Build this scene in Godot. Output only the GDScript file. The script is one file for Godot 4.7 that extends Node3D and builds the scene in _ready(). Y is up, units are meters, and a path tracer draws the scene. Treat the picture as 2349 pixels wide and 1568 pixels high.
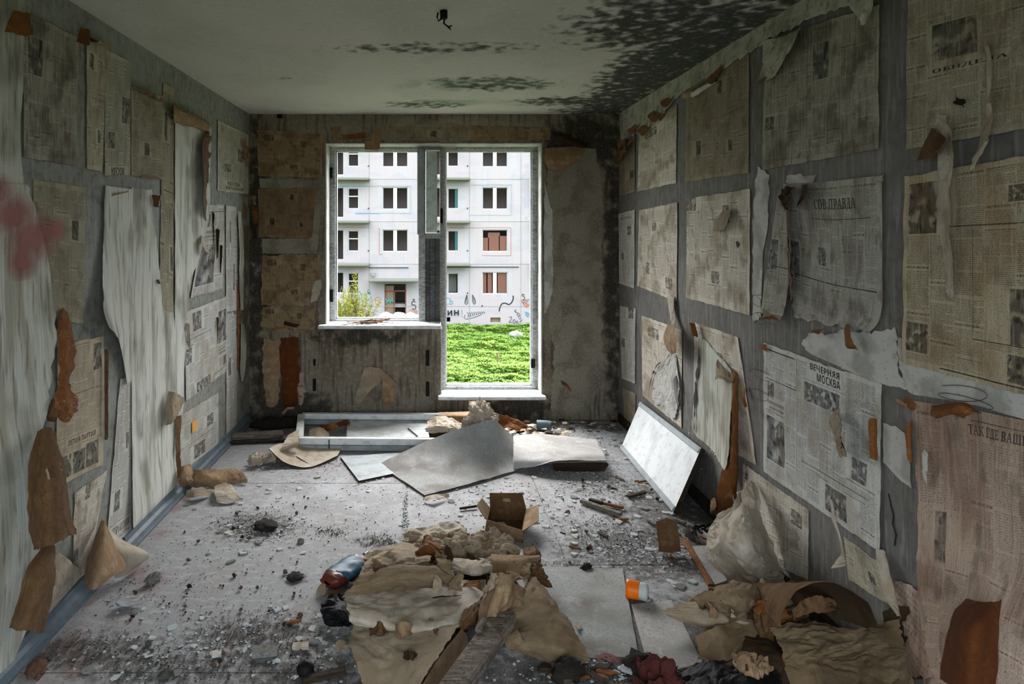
extends Node3D
# An emptied flat: newspaper-lined room looking to a balcony window, a derelict block across the grass.
const K := 1640.0     # focal length in pixels of the 2349 x 1568 frame
const VX := 991.0     # where the room's long axis meets the frame
const VY := 526.0
const EYE := 1.545
const XL := -1.482
const XR := 1.517
const ZB := -5.8
const TOP := 2.48
const ZF := 0.8       # the wall behind the camera
const DB := 46.0      # distance of the block across the grass
const GY := -4.74     # ground level outside

var T := {}           # textures
var M := {}           # materials
var rng := RandomNumberGenerator.new()
var noise := FastNoiseLite.new()
var cell := FastNoiseLite.new()
var crisp := FastNoiseLite.new()

func _ready() -> void:
	var cam := Camera3D.new()
	cam.name = "camera"
	cam.projection = Camera3D.PROJECTION_FRUSTUM
	cam.near = 0.05
	cam.far = 300.0
	cam.size = 1568.0 / K * 0.05
	cam.frustum_offset = Vector2((1174.5 - VX) / K, -(784.0 - VY) / K) * 0.05
	cam.position = Vector3(0, EYE, 0)
	add_child(cam)
	cam.current = true
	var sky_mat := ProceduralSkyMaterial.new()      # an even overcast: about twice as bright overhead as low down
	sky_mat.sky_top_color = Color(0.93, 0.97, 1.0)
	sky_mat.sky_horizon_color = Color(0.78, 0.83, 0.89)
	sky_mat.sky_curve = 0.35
	sky_mat.ground_bottom_color = Color(0.35, 0.38, 0.30)
	sky_mat.ground_horizon_color = Color(0.55, 0.57, 0.52)
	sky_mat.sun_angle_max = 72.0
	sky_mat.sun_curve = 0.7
	var added_sun := DirectionalLight3D.new()             # the sun, a bright sky patch added behind the opposite block to brighten the room
	added_sun.name = "added_sun_glow"
	added_sun.sky_mode = DirectionalLight3D.SKY_MODE_SKY_ONLY
	added_sun.light_color = Color(1.0, 1.0, 1.0)
	added_sun.light_energy = 4.8
	added_sun.shadow_enabled = true
	added_sun.rotation_degrees = Vector3(-42, 180, 0)
	add_child(added_sun)
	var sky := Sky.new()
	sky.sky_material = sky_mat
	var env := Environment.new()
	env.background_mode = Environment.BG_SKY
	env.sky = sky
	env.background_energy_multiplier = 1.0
	env.tonemap_mode = Environment.TONE_MAPPER_LINEAR
	env.tonemap_exposure = 9.3
	env.sdfgi_enabled = true
	env.ssao_enabled = true
	env.ssil_enabled = true
	var we := WorldEnvironment.new()
	we.name = "world_environment"
	we.environment = env
	add_child(we)

	rng.seed = 7
	noise.noise_type = FastNoiseLite.TYPE_SIMPLEX
	noise.frequency = 1.0
	noise.fractal_octaves = 3
	noise.seed = 11
	crisp.noise_type = FastNoiseLite.TYPE_SIMPLEX
	crisp.frequency = 1.0
	crisp.fractal_type = FastNoiseLite.FRACTAL_NONE
	crisp.seed = 23
	cell.noise_type = FastNoiseLite.TYPE_CELLULAR
	cell.frequency = 1.0
	cell.cellular_return_type = FastNoiseLite.RETURN_DISTANCE2_SUB
	cell.fractal_type = FastNoiseLite.FRACTAL_NONE
	cell.seed = 5
	make_textures()
	make_materials()
	build_room()
	build_window()
	build_outside()
	build_left_wall()
	build_right_wall()
	build_back_wall()
	build_far_floor()
	build_near_piles()
	build_small_things()
	build_debris()

# ---------------------------------------------------------------- places
func lw(p) -> Vector3:        # a point on or (third number: metres) off the left wall, given where it shows
	var o: float = p[2] if p.size() > 2 else 0.0
	var z: float = (XL + o) * K / (p[0] - VX)
	return Vector3(XL + o, EYE - (p[1] - VY) * z / K, -z)

func rw(p) -> Vector3:
	var o: float = p[2] if p.size() > 2 else 0.0
	var z: float = (XR - o) * K / (p[0] - VX)
	return Vector3(XR - o, EYE - (p[1] - VY) * z / K, -z)

func bw(p) -> Vector3:
	var o: float = p[2] if p.size() > 2 else 0.0
	var s := (-ZB - o) / K
	return Vector3((p[0] - VX) * s, EYE - (p[1] - VY) * s, ZB + o)

func fl(p) -> Vector3:        # a point at height p[2] over the floor; against a side wall if it would lie beyond it
	var h: float = p[2] if p.size() > 2 else 0.0
	var z: float = (EYE - h) * K / (p[1] - VY)
	var x: float = (p[0] - VX) * z / K
	if x > XR - 0.02:
		z = (XR - 0.02) * K / (p[0] - VX)
	elif x < XL + 0.02:
		z = (XL + 0.02) * K / (p[0] - VX)
	else:
		return Vector3(x, h, -z)
	return Vector3((p[0] - VX) * z / K, maxf(EYE - (p[1] - VY) * z / K, 0.0), -z)

func ce(p) -> Vector3:        # on the ceiling
	var z: float = (TOP - EYE) * K / (VY - p[1])
	return Vector3((p[0] - VX) * z / K, TOP - (p[2] if p.size() > 2 else 0.0), -z)

func far_at(x: float, y: float, d := DB) -> Vector3:
	return Vector3((x - VX) * d / K, EYE - (y - VY) * d / K, -d)

func grid(rows: Array, where: String) -> Array:
	var out := []
	for r in rows:
		var line := []
		for p in r:
			line.append(lw(p) if where == "l" else rw(p) if where == "r" else bw(p) if where == "b" else ce(p) if where == "c" else fl(p))
		out.append(line)
	return out

# ---------------------------------------------------------------- geometry
class Geo:
	var v := PackedVector3Array()
	var n := PackedVector3Array()
	var uv := PackedVector2Array()
	var ix := PackedInt32Array()

	func tri(a: Vector3, b: Vector3, c: Vector3, ua := Vector2.ZERO, ub := Vector2.ZERO, uc := Vector2.ZERO) -> void:
		var m := (b - a).cross(c - a).normalized()
		var k := v.size()
		v.append(a); v.append(c); v.append(b)
		uv.append(ua); uv.append(uc); uv.append(ub)
		for i in 3:
			n.append(m)
			ix.append(k + i)

	func quad(a: Vector3, b: Vector3, c: Vector3, d: Vector3, ua := Vector2.ZERO, ub := Vector2(1, 0), uc := Vector2(1, 1), ud := Vector2(0, 1)) -> void:
		tri(a, b, c, ua, ub, uc)
		tri(a, c, d, ua, uc, ud)

	# a box with chamfered edges
	func box(c: Vector3, s: Vector3, b := Basis(), ch := 0.0) -> void:
		var h := s / 2.0
		ch = minf(ch, minf(h.x, minf(h.y, h.z)) * 0.9)
		var p := func(sx: float, sy: float, sz: float, ax: int) -> Vector3:
			var q := Vector3(sx * (h.x - (ch if ax != 0 else 0.0)), sy * (h.y - (ch if ax != 1 else 0.0)), sz * (h.z - (ch if ax != 2 else 0.0)))
			return c + b * q
		for s1 in [-1.0, 1.0]:
			face(p.call(s1, -1, -1, 0), p.call(s1, 1, -1, 0), p.call(s1, 1, 1, 0), p.call(s1, -1, 1, 0), b.x * s1)
			face(p.call(-1, s1, -1, 1), p.call(1, s1, -1, 1), p.call(1, s1, 1, 1), p.call(-1, s1, 1, 1), b.y * s1)
			face(p.call(-1, -1, s1, 2), p.call(1, -1, s1, 2), p.call(1, 1, s1, 2), p.call(-1, 1, s1, 2), b.z * s1)
			if ch > 0.0:
				for s2 in [-1.0, 1.0]:
					face(p.call(s1, s2, -1, 0), p.call(s1, s2, 1, 0), p.call(s1, s2, 1, 1), p.call(s1, s2, -1, 1), b.x * s1 + b.y * s2)
					face(p.call(s1, -1, s2, 0), p.call(s1, 1, s2, 0), p.call(s1, 1, s2, 2), p.call(s1, -1, s2, 2), b.x * s1 + b.z * s2)
					face(p.call(-1, s1, s2, 1), p.call(1, s1, s2, 1), p.call(1, s1, s2, 2), p.call(-1, s1, s2, 2), b.y * s1 + b.z * s2)
					for s3 in [-1.0, 1.0]:
						face3(p.call(s1, s2, s3, 0), p.call(s1, s2, s3, 1), p.call(s1, s2, s3, 2), b.x * s1 + b.y * s2 + b.z * s3)

	func face(a: Vector3, b: Vector3, c: Vector3, d: Vector3, out: Vector3) -> void:
		if (b - a).cross(c - a).dot(out) < 0.0:
			quad(a, d, c, b)
		else:
			quad(a, b, c, d)

	func face3(a: Vector3, b: Vector3, c: Vector3, out: Vector3) -> void:
		if (b - a).cross(c - a).dot(out) < 0.0:
			tri(a, c, b)
		else:
			tri(a, b, c)

	# between two points, square section
	func bar(a: Vector3, b: Vector3, w: float, t: float, up := Vector3.UP, ch := 0.003) -> void:
		var z := (b - a).normalized()
		var x := up.cross(z).normalized()
		box((a + b) / 2.0, Vector3(w, t, a.distance_to(b)), Basis(x, z.cross(x), z), ch)

	func tube(pts: Array, r: float, sides := 6) -> void:
		var rings := []
		var side := Vector3.RIGHT
		for i in pts.size():
			var d: Vector3 = (pts[mini(i + 1, pts.size() - 1)] - pts[maxi(i - 1, 0)]).normalized()
			if absf(d.dot(side)) > 0.9:
				side = Vector3.UP if absf(d.y) < 0.9 else Vector3.FORWARD
			side = (side - d * d.dot(side)).normalized()
			var up := d.cross(side)
			var ring := []
			for k in sides:
				var a := TAU * k / sides
				ring.append(pts[i] + (side * cos(a) + up * sin(a)) * r)
			rings.append(ring)
		var turned := rings.duplicate()
		turned.reverse()
		shell(turned, true)
		for e in [0, pts.size() - 1]:
			var mid: Vector3 = pts[e]
			for k in sides:
				face3(mid, rings[e][k], rings[e][(k + 1) % sides], (pts[e] - pts[1 if e == 0 else e - 1]))

	# a smooth skin over rows of points; closed: each row is a ring
	func shell(rows: Array, closed := false, uvs := []) -> void:
		var k := v.size()
		var w: int = rows[0].size()
		for i in rows.size():
			for j in w:
				v.append(rows[i][j])
				n.append(Vector3.ZERO)
				uv.append(uvs[i][j] if uvs else Vector2(float(j) / w, float(i) / rows.size()))
		for i in rows.size() - 1:
			for j in (w if closed else w - 1):
				var a := k + i * w + j
				var b := k + i * w + (j + 1) % w
				var c := b + w
				var d := a + w
				for t in [[a, b, c], [a, c, d]]:
					var m := (v[t[2]] - v[t[0]]).cross(v[t[1]] - v[t[0]])
					for q in t:
						n[q] += m
						ix.append(q)
		for i in range(k, v.size()):
			n[i] = n[i].normalized() if n[i].length_squared() > 1e-16 else Vector3.UP

	# the same skin with every facet flat
	func facets(rows: Array, uvs: Array) -> void:
		for i in rows.size() - 1:
			for j in rows[0].size() - 1:
				var a: Vector3 = rows[i][j]
				var b: Vector3 = rows[i][j + 1]
				var c: Vector3 = rows[i + 1][j + 1]
				var d: Vector3 = rows[i + 1][j]
				if (i + j) % 2 == 0:
					tri(a, c, b, uvs[i][j], uvs[i + 1][j + 1], uvs[i][j + 1])
					tri(a, d, c, uvs[i][j], uvs[i + 1][j], uvs[i + 1][j + 1])
				else:
					tri(a, d, b, uvs[i][j], uvs[i + 1][j], uvs[i][j + 1])
					tri(b, d, c, uvs[i][j + 1], uvs[i + 1][j], uvs[i + 1][j + 1])

# one mesh out of [[Geo, material], ...], named and put under its parent
func put(called: String, geos: Array, parent: Node3D = self, at = null) -> MeshInstance3D:
	var lo := Vector3.INF
	var hi := -Vector3.INF
	for g in geos:
		for q in g[0].v:
			lo = lo.min(q)
			hi = hi.max(q)
	var origin := Vector3((lo.x + hi.x) / 2, lo.y, (lo.z + hi.z) / 2)
	if at != null:
		origin = at
	var above := Vector3.ZERO
	var up: Node = parent
	while up != self:
		above += up.position
		up = up.get_parent()
	if parent != self and at == null:
		origin = above
	var mesh := ArrayMesh.new()
	for g in geos:
		if g[0].v.is_empty():
			continue
		var a := []
		a.resize(Mesh.ARRAY_MAX)
		var vs: PackedVector3Array = g[0].v.duplicate()
		for i in vs.size():
			vs[i] -= origin
		a[Mesh.ARRAY_VERTEX] = vs
		a[Mesh.ARRAY_NORMAL] = g[0].n
		a[Mesh.ARRAY_TEX_UV] = g[0].uv
		a[Mesh.ARRAY_INDEX] = g[0].ix
		mesh.add_surface_from_arrays(Mesh.PRIMITIVE_TRIANGLES, a)
		mesh.surface_set_material(mesh.get_surface_count() - 1, g[1])
	var o := MeshInstance3D.new()
	o.name = numbered(called, parent)
	o.mesh = mesh
	o.position = origin - above
	parent.add_child(o, true)
	return o

var used := {}
func numbered(called: String, parent: Node) -> String:
	var key := str(parent.get_instance_id()) + called
	used[key] = used.get(key, -1) + 1
	return called if used[key] == 0 else "%s_%03d" % [called, used[key]]

func tag(o: Node3D, label: String, category: String, group := "") -> Node3D:
	o.set_meta("label", label)
	o.set_meta("category", category)
	if group:
		o.set_meta("group", group)
	return o

func struct(o: Node3D, label := "") -> Node3D:
	o.set_meta("kind", "structure")
	if label:
		o.set_meta("label", label)
	return o

func thing(called: String, label: String, category: String, at: Vector3, group := "") -> Node3D:
	var o := Node3D.new()
	o.name = numbered(called, self)
	o.position = at
	add_child(o, true)
	return tag(o, label, category, group)

func along(row: Array, s: float, lin: bool) -> Vector3:
	var k := row.size()
	if k == 1:
		return row[0]
	var f := clampf(s, 0.0, 1.0) * (k - 1)
	var i := mini(int(f), k - 2)
	var a: Vector3 = row[i]
	var b: Vector3 = row[i + 1]
	if lin:
		return a.lerp(b, f - i)
	var pa: Vector3 = row[i - 1] if i > 0 else 2.0 * a - b
	var pb: Vector3 = row[i + 2] if i + 2 < k else 2.0 * b - a
	return a.cubic_interpolate(b, pa, pb, f - i)

func surf(ctrl: Array, u: float, v: float, lin: bool) -> Vector3:
	var line := []
	for r in ctrl:
		line.append(along(r, u, lin))
	return along(line, v, lin)

# creased paper: heights on a triangle lattice, flat between
func facet(p: Vector2, sd: float) -> float:
	var k := (p.x + p.y) * 0.3660254
	var i := floorf(p.x + k)
	var j := floorf(p.y + k)
	var x := p.x + k - i
	var y := p.y + k - j
	var a := knot(i, j, sd)
	var c := knot(i + 1, j + 1, sd)
	if x > y:
		return a * (1.0 - x) + knot(i + 1, j, sd) * (x - y) + c * y
	return a * (1.0 - y) + knot(i, j + 1, sd) * (y - x) + c * x

func knot(i: float, j: float, sd: float) -> float:
	var h := sin(i * 127.1 + j * 311.7 + sd * 17.7) * 43758.5453
	return (h - floorf(h)) * 2.0 - 1.0

# A sheet through rows of control points. o: cell (grid size in metres), jag (torn edge depth, metres) on the sides named in tear ("t", "r", "b", "l"),
# bites [[side, centre, half width, depth in metres]], amp + freq (soft waves), crease + cfreq (sharp folds), th (thickness), uv (part of the print), turn (print upside down), lin (straight folds)
func sheet(ctrl: Array, o := {}) -> Array:
	var lin: bool = o.get("lin", false)
	var lu := 0.0
	var lv := 0.0
	for k in 4:
		lu = maxf(lu, surf(ctrl, k / 4.0, 0.5, lin).distance_to(surf(ctrl, (k + 1) / 4.0, 0.5, lin)) * 4)
		lv = maxf(lv, surf(ctrl, 0.5, k / 4.0, lin).distance_to(surf(ctrl, 0.5, (k + 1) / 4.0, lin)) * 4)
	var c: float = o.get("cell", 0.018)
	var nu := clampi(int(lu / c), 4, o.get("most", 64))
	var nv := clampi(int(lv / c), 4, o.get("most", 64))
	var jag: float = o.get("jag", 0.004)
	var tear: String = o.get("tear", "trbl")
	var sd: float = o.get("seed", 1) * 17.31
	var cut := func(side: String, s: float, size: float, across: float) -> float:
		var d := 0.0
		if tear.contains(side):
			var q := s * size
			var h: float = sd + side.unicode_at(0)
			d = jag * (0.5 + 0.8 * noise.get_noise_2d(q * 7.0, h) + 0.4 * noise.get_noise_2d(q * 26.0, h + 9.0))
			d = maxf(d, 0.0)
		for b in o.get("bites", []):
			if b[0] == side:
				var x: float = 1.0 - absf(s - b[1]) / b[2]
				if x > 0.0:
					d = maxf(d, b[3] * pow(x, 0.6) * (0.85 + 0.3 * noise.get_noise_2d(s * size * 60.0, sd + 3.0)))
		return minf(d / across, 0.9)
	var top := []
	var bot := []
	for j in nu + 1:
		top.append(cut.call("t", float(j) / nu, lu, lv))
		bot.append(cut.call("b", float(j) / nu, lu, lv))
	var area: Rect2 = o.get("uv", Rect2(0, 0, 1, 1))
	var pts := []
	var uvs := []
	for i in nv + 1:
		var s := float(i) / nv
		var l: float = cut.call("l", s, lv, lu)
		var r: float = cut.call("r", s, lv, lu)
		var row := []
		var ur := []
		for j in nu + 1:
			var q := float(j) / nu
			var u := l + (1.0 - l - r) * q
			var v: float = top[j] + (1.0 - top[j] - bot[j]) * s
			row.append(surf(ctrl, u, v, lin))
			if o.has("metric"):
				ur.append(Vector2(row[j].z + row[j].x, -row[j].y * 0.5) * o.metric + area.position)
			elif o.get("turn", false):
				ur.append(Vector2(1.0 - u, 1.0 - v) * area.size + area.position)
			elif o.get("side", false):
				ur.append(Vector2(v, 1.0 - u) * area.size + area.position)
			else:
				ur.append(Vector2(u, v) * area.size + area.position)
		pts.append(row)
		uvs.append(ur)
	var amp: float = o.get("amp", 0.0)
	var fq: float = o.get("freq", 5.0)
	var cr: float = o.get("crease", 0.0)
	var cf: float = o.get("cfreq", 9.0)
	var th: float = o.get("th", 0.0012)
	var norm := []
	for i in nv + 1:
		var row := []
		for j in nu + 1:
			var m: Vector3 = (pts[i][mini(j + 1, nu)] - pts[i][maxi(j - 1, 0)]).cross(pts[mini(i + 1, nv)][j] - pts[maxi(i - 1, 0)][j])
			row.append(-m.normalized())
		norm.append(row)
	var off := Vector3(sd, sd * 0.7, -sd)
	for i in nv + 1:
		for j in nu + 1:
			var p: Vector3 = pts[i][j]
			var d := 0.0
			if amp > 0.0:
				d += amp * (noise.get_noise_3dv(p * fq + off) + 0.4)
			if cr > 0.0:
				var m := Vector2(lu * j / nu, lv * i / nv) * cf
				m += Vector2(noise.get_noise_2d(m.x * 0.6 + sd, m.y * 0.6), noise.get_noise_2d(m.y * 0.6 - sd, m.x * 0.6)) * 0.5
				d += cr * (facet(m, sd) + 0.33 * facet(m * 2.3 + Vector2(sd, 0), sd + 5.0) + 0.16 * facet(m * 5.1, sd + 9.0))
			pts[i][j] = p + norm[i][j] * (maxf(d, o.get("least", -1.0)) + o.get("base", 0.0))
			pts[i][j].x = clampf(pts[i][j].x, XL + 0.004, XR - 0.004)
			if o.has("floor"):
				pts[i][j].y = maxf(pts[i][j].y, o.floor + 0.002)
	var front := Geo.new()
	if cr >= 0.005:
		front.facets(pts, uvs)
	else:
		front.shell(pts, false, uvs)
	var back := Geo.new()
	var under := []
	var m2 := []
	for i in nv + 1:
		var row := []
		var um := []
		for j in nu + 1:
			row.append(pts[i][nu - j] - norm[i][nu - j] * th)
			um.append(uvs[i][nu - j])
		under.append(row)
		m2.append(um)
	back.shell(under, false, m2)
	if th > 0.0:
		for i in nv:
			back.face(pts[i][0], pts[i + 1][0], under[i + 1][nu], under[i][nu], pts[i][0] - pts[i][1])
			back.face(pts[i][nu], pts[i + 1][nu], under[i + 1][0], under[i][0], pts[i][nu] - pts[i][nu - 1])
		for j in nu:
			back.face(pts[0][j], pts[0][j + 1], under[0][nu - j - 1], under[0][nu - j], pts[0][j] - pts[1][j])
			back.face(pts[nv][j], pts[nv][j + 1], under[nv][nu - j - 1], under[nv][nu - j], pts[nv][j] - pts[nv - 1][j])
	return [front, back]

func two(s: Array, front: Material, back: Material) -> Array:
	return [[s[0], front], [s[1], back]]

# a lump: a ball beaten out of shape
func lump(c: Vector3, r: Vector3, sd: float, rough := 0.35, rows := 7, cols := 10, turn := 0.0) -> Geo:
	var g := Geo.new()
	var rings := []
	var b := Basis(Vector3.UP, turn)
	for i in rows + 1:
		var a := PI * i / rows
		var ring := []
		for j in cols:
			var t := TAU * j / cols
			var d := Vector3(sin(a) * cos(t), cos(a), sin(a) * sin(t))
			var k := 1.0 + rough * (noise.get_noise_3dv(d * 1.3 + Vector3(sd, sd, sd)) * 1.2 + cell.get_noise_3dv(d * 1.5 + Vector3(sd, 0, sd)) * 0.7)
			ring.append(c + b * (d * k * r))
		rings.append(ring)
	rings.reverse()
	g.shell(rings, true)
	return g

# a broken flake: uneven polygon with thickness
func flake(r: float, th: float, sd: int, long := 1.0) -> Geo:
	var q := RandomNumberGenerator.new()
	q.seed = sd
	var g := Geo.new()
	var k := q.randi_range(4, 7)
	var up := []
	var dn := []
	for i in k:
		var a := TAU * (i + q.randf_range(-0.3, 0.3)) / k
		var d := Vector3(cos(a) * long, 0, sin(a)) * r * q.randf_range(0.6, 1.1)
		up.append(d + Vector3(0, th * q.randf_range(0.8, 1.3), 0))
		dn.append(d * 1.06)
	var m := Vector3(0, th * 1.1, 0)
	for i in k:
		var j := (i + 1) % k
		g.face3(m, up[i], up[j], Vector3.UP)
		g.face3(Vector3.ZERO, dn[i], dn[j], Vector3.DOWN)
		g.face(dn[i], dn[j], up[j], up[i], dn[i] + dn[j])
	return g

# a wall in the plane z = 0 with right-angled holes, t thick towards -z, moved to `at`
func pierced(r: Rect2, holes: Array, t: float, at: Vector3, uvr := Rect2()) -> Geo:
	var g := Geo.new()
	var xs := [r.position.x, r.end.x]
	var ys := [r.position.y, r.end.y]
	for h in holes:
		for x in [h.position.x, h.end.x]:
			if not xs.has(x): xs.append(x)
		for y in [h.position.y, h.end.y]:
			if not ys.has(y): ys.append(y)
	xs.sort()
	ys.sort()
	var solid := func(i: int, j: int) -> bool:
		if i < 0 or j < 0 or i >= xs.size() - 1 or j >= ys.size() - 1:
			return false
		var m := Vector2((xs[i] + xs[i + 1]) / 2, (ys[j] + ys[j + 1]) / 2)
		for h in holes:
			if h.has_point(m):
				return false
		return true
	var ur := uvr if uvr.size.x > 0 else r
	var uvof := func(x: float, y: float) -> Vector2:
		return Vector2((x - ur.position.x) / ur.size.x, 1.0 - (y - ur.position.y) / ur.size.y)
	for i in xs.size() - 1:
		for j in ys.size() - 1:
			if not solid.call(i, j):
				continue
			var a := Vector3(xs[i], ys[j], 0)
			var b := Vector3(xs[i + 1], ys[j], 0)
			var c := Vector3(xs[i + 1], ys[j + 1], 0)
			var d := Vector3(xs[i], ys[j + 1], 0)
			var z := Vector3(0, 0, -t)
			var ua: Vector2 = uvof.call(a.x, a.y)
			var ub: Vector2 = uvof.call(b.x, b.y)
			var uc: Vector2 = uvof.call(c.x, c.y)
			var ud: Vector2 = uvof.call(d.x, d.y)
			g.quad(a + at, b + at, c + at, d + at, ua, ub, uc, ud)
			g.quad(b + z + at, a + z + at, d + z + at, c + z + at, ub, ua, ud, uc)
			if not solid.call(i - 1, j): g.quad(a + z + at, a + at, d + at, d + z + at, ua, ua, ud, ud)
			if not solid.call(i + 1, j): g.quad(b + at, b + z + at, c + z + at, c + at, ub, ub, uc, uc)
			if not solid.call(i, j - 1): g.quad(a + z + at, b + z + at, b + at, a + at, ua, ub, ub, ua)
			if not solid.call(i, j + 1): g.quad(d + at, c + at, c + z + at, d + z + at, ud, uc, uc, ud)
	return g

# a painted line on a wall: strip of quads
func stroke(pts: Array, w: float, face: Vector3, g: Geo) -> void:
	for i in pts.size() - 1:
		var d: Vector3 = (pts[i + 1] - pts[i]).normalized()
		var s := face.cross(d).normalized() * w / 2
		var e := d * w * 0.25
		var up := face.normalized() * w * 0.12 * (i % 2)      # neighbours lie a hair apart
		g.face(pts[i] - s - e + up, pts[i] + s - e + up, pts[i + 1] + s + e + up, pts[i + 1] - s + e + up, face)

# ---------------------------------------------------------------- textures
func lut(col: Color, lo: float, hi: float, most: float) -> PackedInt32Array:
	var t := PackedInt32Array()
	t.resize(256)
	for i in 256:
		var a := smoothstep(lo, hi, i / 255.0) if hi > lo else 1.0 - smoothstep(hi, lo, i / 255.0)
		t[i] = (int(a * most * 255.0) << 24) | (int(col.b * 255) << 16) | (int(col.g * 255) << 8) | int(col.r * 255)
	return t

func mask(w: int, h: int, bytes: PackedByteArray, t: PackedInt32Array) -> Image:
	var out := PackedByteArray()
	out.resize(bytes.size() * 4)
	for i in bytes.size():
		out.encode_s32(i * 4, t[bytes[i]])
	return Image.create_from_data(w, h, false, Image.FORMAT_RGBA8, out)

# noise of one colour laid over the picture; fx, fy: spots across and down the whole picture
func stain(im: Image, sd: int, fx: float, fy: float, oct: int, lo: float, hi: float, col: Color, most: float, kind := FastNoiseLite.TYPE_SIMPLEX_SMOOTH) -> void:
	var w := im.get_width()
	var h := im.get_height()
	var k := pow(2.0, oct - 1) * 4.0
	var sw := clampi(int(fx * k), 8, w)
	var sh := clampi(int(fy * k), 8, h)
	var f := FastNoiseLite.new()
	f.noise_type = kind
	f.seed = sd
	f.fractal_octaves = oct
	f.frequency = fx / sw
	# the noise is even in both directions: take it on a grid that is stretched afterwards
	var gh := maxi(8, int(sw * fy / fx))
	var src := f.get_image(sw, gh)
	if gh != sh:
		src.resize(sw, sh, Image.INTERPOLATE_BILINEAR)
	var m := mask(sw, sh, src.get_data(), lut(col, lo, hi, most))
	if sw != w or sh != h:
		m.resize(w, h, Image.INTERPOLATE_BILINEAR)
	im.blend_rect(m, Rect2i(0, 0, w, h), Vector2i.ZERO)

# stains with places of their own: spots [u, v, ru, rv, strength], edges eaten by noise
func spots(im: Image, sd: int, list: Array, f: float, lo: float, hi: float, col: Color, most: float, grain := 0.0034) -> void:
	var w := im.get_width()
	var h := im.get_height()
	var sw := 300
	var sh := maxi(16, int(300.0 * h / w))
	var fn := FastNoiseLite.new()
	fn.seed = sd
	fn.fractal_octaves = 4
	fn.frequency = f / 300.0
	var src := fn.get_image(sw, sh).get_data()
	var out := PackedByteArray()
	out.resize(sw * sh)
	for s in list:
		var x0 := clampi(int((s[0] - s[2] * 1.6) * sw), 0, sw)
		var x1 := clampi(int((s[0] + s[2] * 1.6) * sw), 0, sw)
		var y0 := clampi(int((s[1] - s[3] * 1.6) * sh), 0, sh)
		var y1 := clampi(int((s[1] + s[3] * 1.6) * sh), 0, sh)
		for y in range(y0, y1):
			for x in range(x0, x1):
				var dx: float = (float(x) / sw - s[0]) / s[2]
				var dy: float = (float(y) / sh - s[1]) / s[3]
				var a: float = s[4] * clampf(1.35 - sqrt(dx * dx + dy * dy), 0.0, 1.0)
				if a > 0.0:
					var b := int(minf(255.0, a * (src[y * sw + x] + 60.0)))
					if b > out[y * sw + x]:
						out[y * sw + x] = b
	var m := mask(sw, sh, out, lut(col, lo, hi, 1.0))
	m.resize(w, h, Image.INTERPOLATE_BILINEAR)
	# break the soft mask up with fine grain
	var fine := FastNoiseLite.new()
	fine.seed = sd + 3
	fine.frequency = 0.11
	fine.fractal_octaves = 4
	fine.fractal_gain = 0.75
	var fd := fine.get_image(512, 512).get_data()
	var data := m.get_data()
	var size := w * h
	for i in size:
		var a := data[i * 4 + 3]
		if a > 6:
			var e := a / 255.0 + (fd[((i / w) & 511) * 512 + ((i % w) & 511)] - 128) * grain
			data[i * 4 + 3] = 0 if e < 0.12 else mini(255, int((e - 0.12) * 235.0 * most))
	im.blend_rect(Image.create_from_data(w, h, false, Image.FORMAT_RGBA8, data), Rect2i(0, 0, w, h), Vector2i.ZERO)

func canvas(w: int, h: int, c: Color) -> Image:
	var im := Image.create(w, h, false, Image.FORMAT_RGBA8)
	im.fill(c)
	return im

func done(im: Image) -> ImageTexture:
	im.convert(Image.FORMAT_RGB8)
	return ImageTexture.create_from_image(im)

# lettering drawn into a picture from the outlines of a TextMesh
func letter(im: Image, text: String, x: float, y: float, hgt: float, col: Color, wide := 0.0, bold := true, font := "Droid Sans") -> void:
	var f := SystemFont.new()
	f.font_names = PackedStringArray([font])
	f.font_weight = 700 if bold else 400
	var tm := TextMesh.new()
	tm.text = text
	tm.font = f
	tm.font_size = 64
	tm.pixel_size = 1.0
	tm.depth = 0.0
	tm.horizontal_alignment = HORIZONTAL_ALIGNMENT_LEFT
	if tm.get_surface_count() == 0:
		return
	var a := tm.surface_get_arrays(0)
	var vs: PackedVector3Array = a[Mesh.ARRAY_VERTEX]
	if vs.is_empty():
		return
	var ids: PackedInt32Array = a[Mesh.ARRAY_INDEX] if a[Mesh.ARRAY_INDEX] != null else PackedInt32Array(range(vs.size()))
	var lo := vs[0]
	var hi := vs[0]
	for q in vs:
		lo = lo.min(q)
		hi = hi.max(q)
	var sy := hgt / maxf(hi.y - lo.y, 0.001)
	var sx := wide / maxf(hi.x - lo.x, 0.001) if wide > 0.0 else sy
	var W := im.get_width()
	var Hh := im.get_height()
	for i in range(0, ids.size() - 2, 3):
		var p := []
		for k in 3:
			var q := vs[ids[i + k]]
			p.append(Vector2(x + (q.x - lo.x) * sx, y + (hi.y - q.y) * sy))
		var y0: int = maxi(0, int(floor(minf(p[0].y, minf(p[1].y, p[2].y)))))
		var y1: int = mini(Hh - 1, int(ceil(maxf(p[0].y, maxf(p[1].y, p[2].y)))))
		for yy in range(y0, y1 + 1):
			var yc := yy + 0.5
			var xa := INF
			var xb := -INF
			for k in 3:
				var q1: Vector2 = p[k]
				var q2: Vector2 = p[(k + 1) % 3]
				if (q1.y <= yc) != (q2.y <= yc):
					var xx := q1.x + (yc - q1.y) / (q2.y - q1.y) * (q2.x - q1.x)
					xa = minf(xa, xx)
					xb = maxf(xb, xx)
			if xb >= xa:
				var i0 := clampi(int(round(xa)), 0, W)
				var i1 := clampi(int(round(xb)), 0, W)
				if i1 > i0:
					im.fill_rect(Rect2i(i0, yy, i1 - i0, 1), col)

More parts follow.
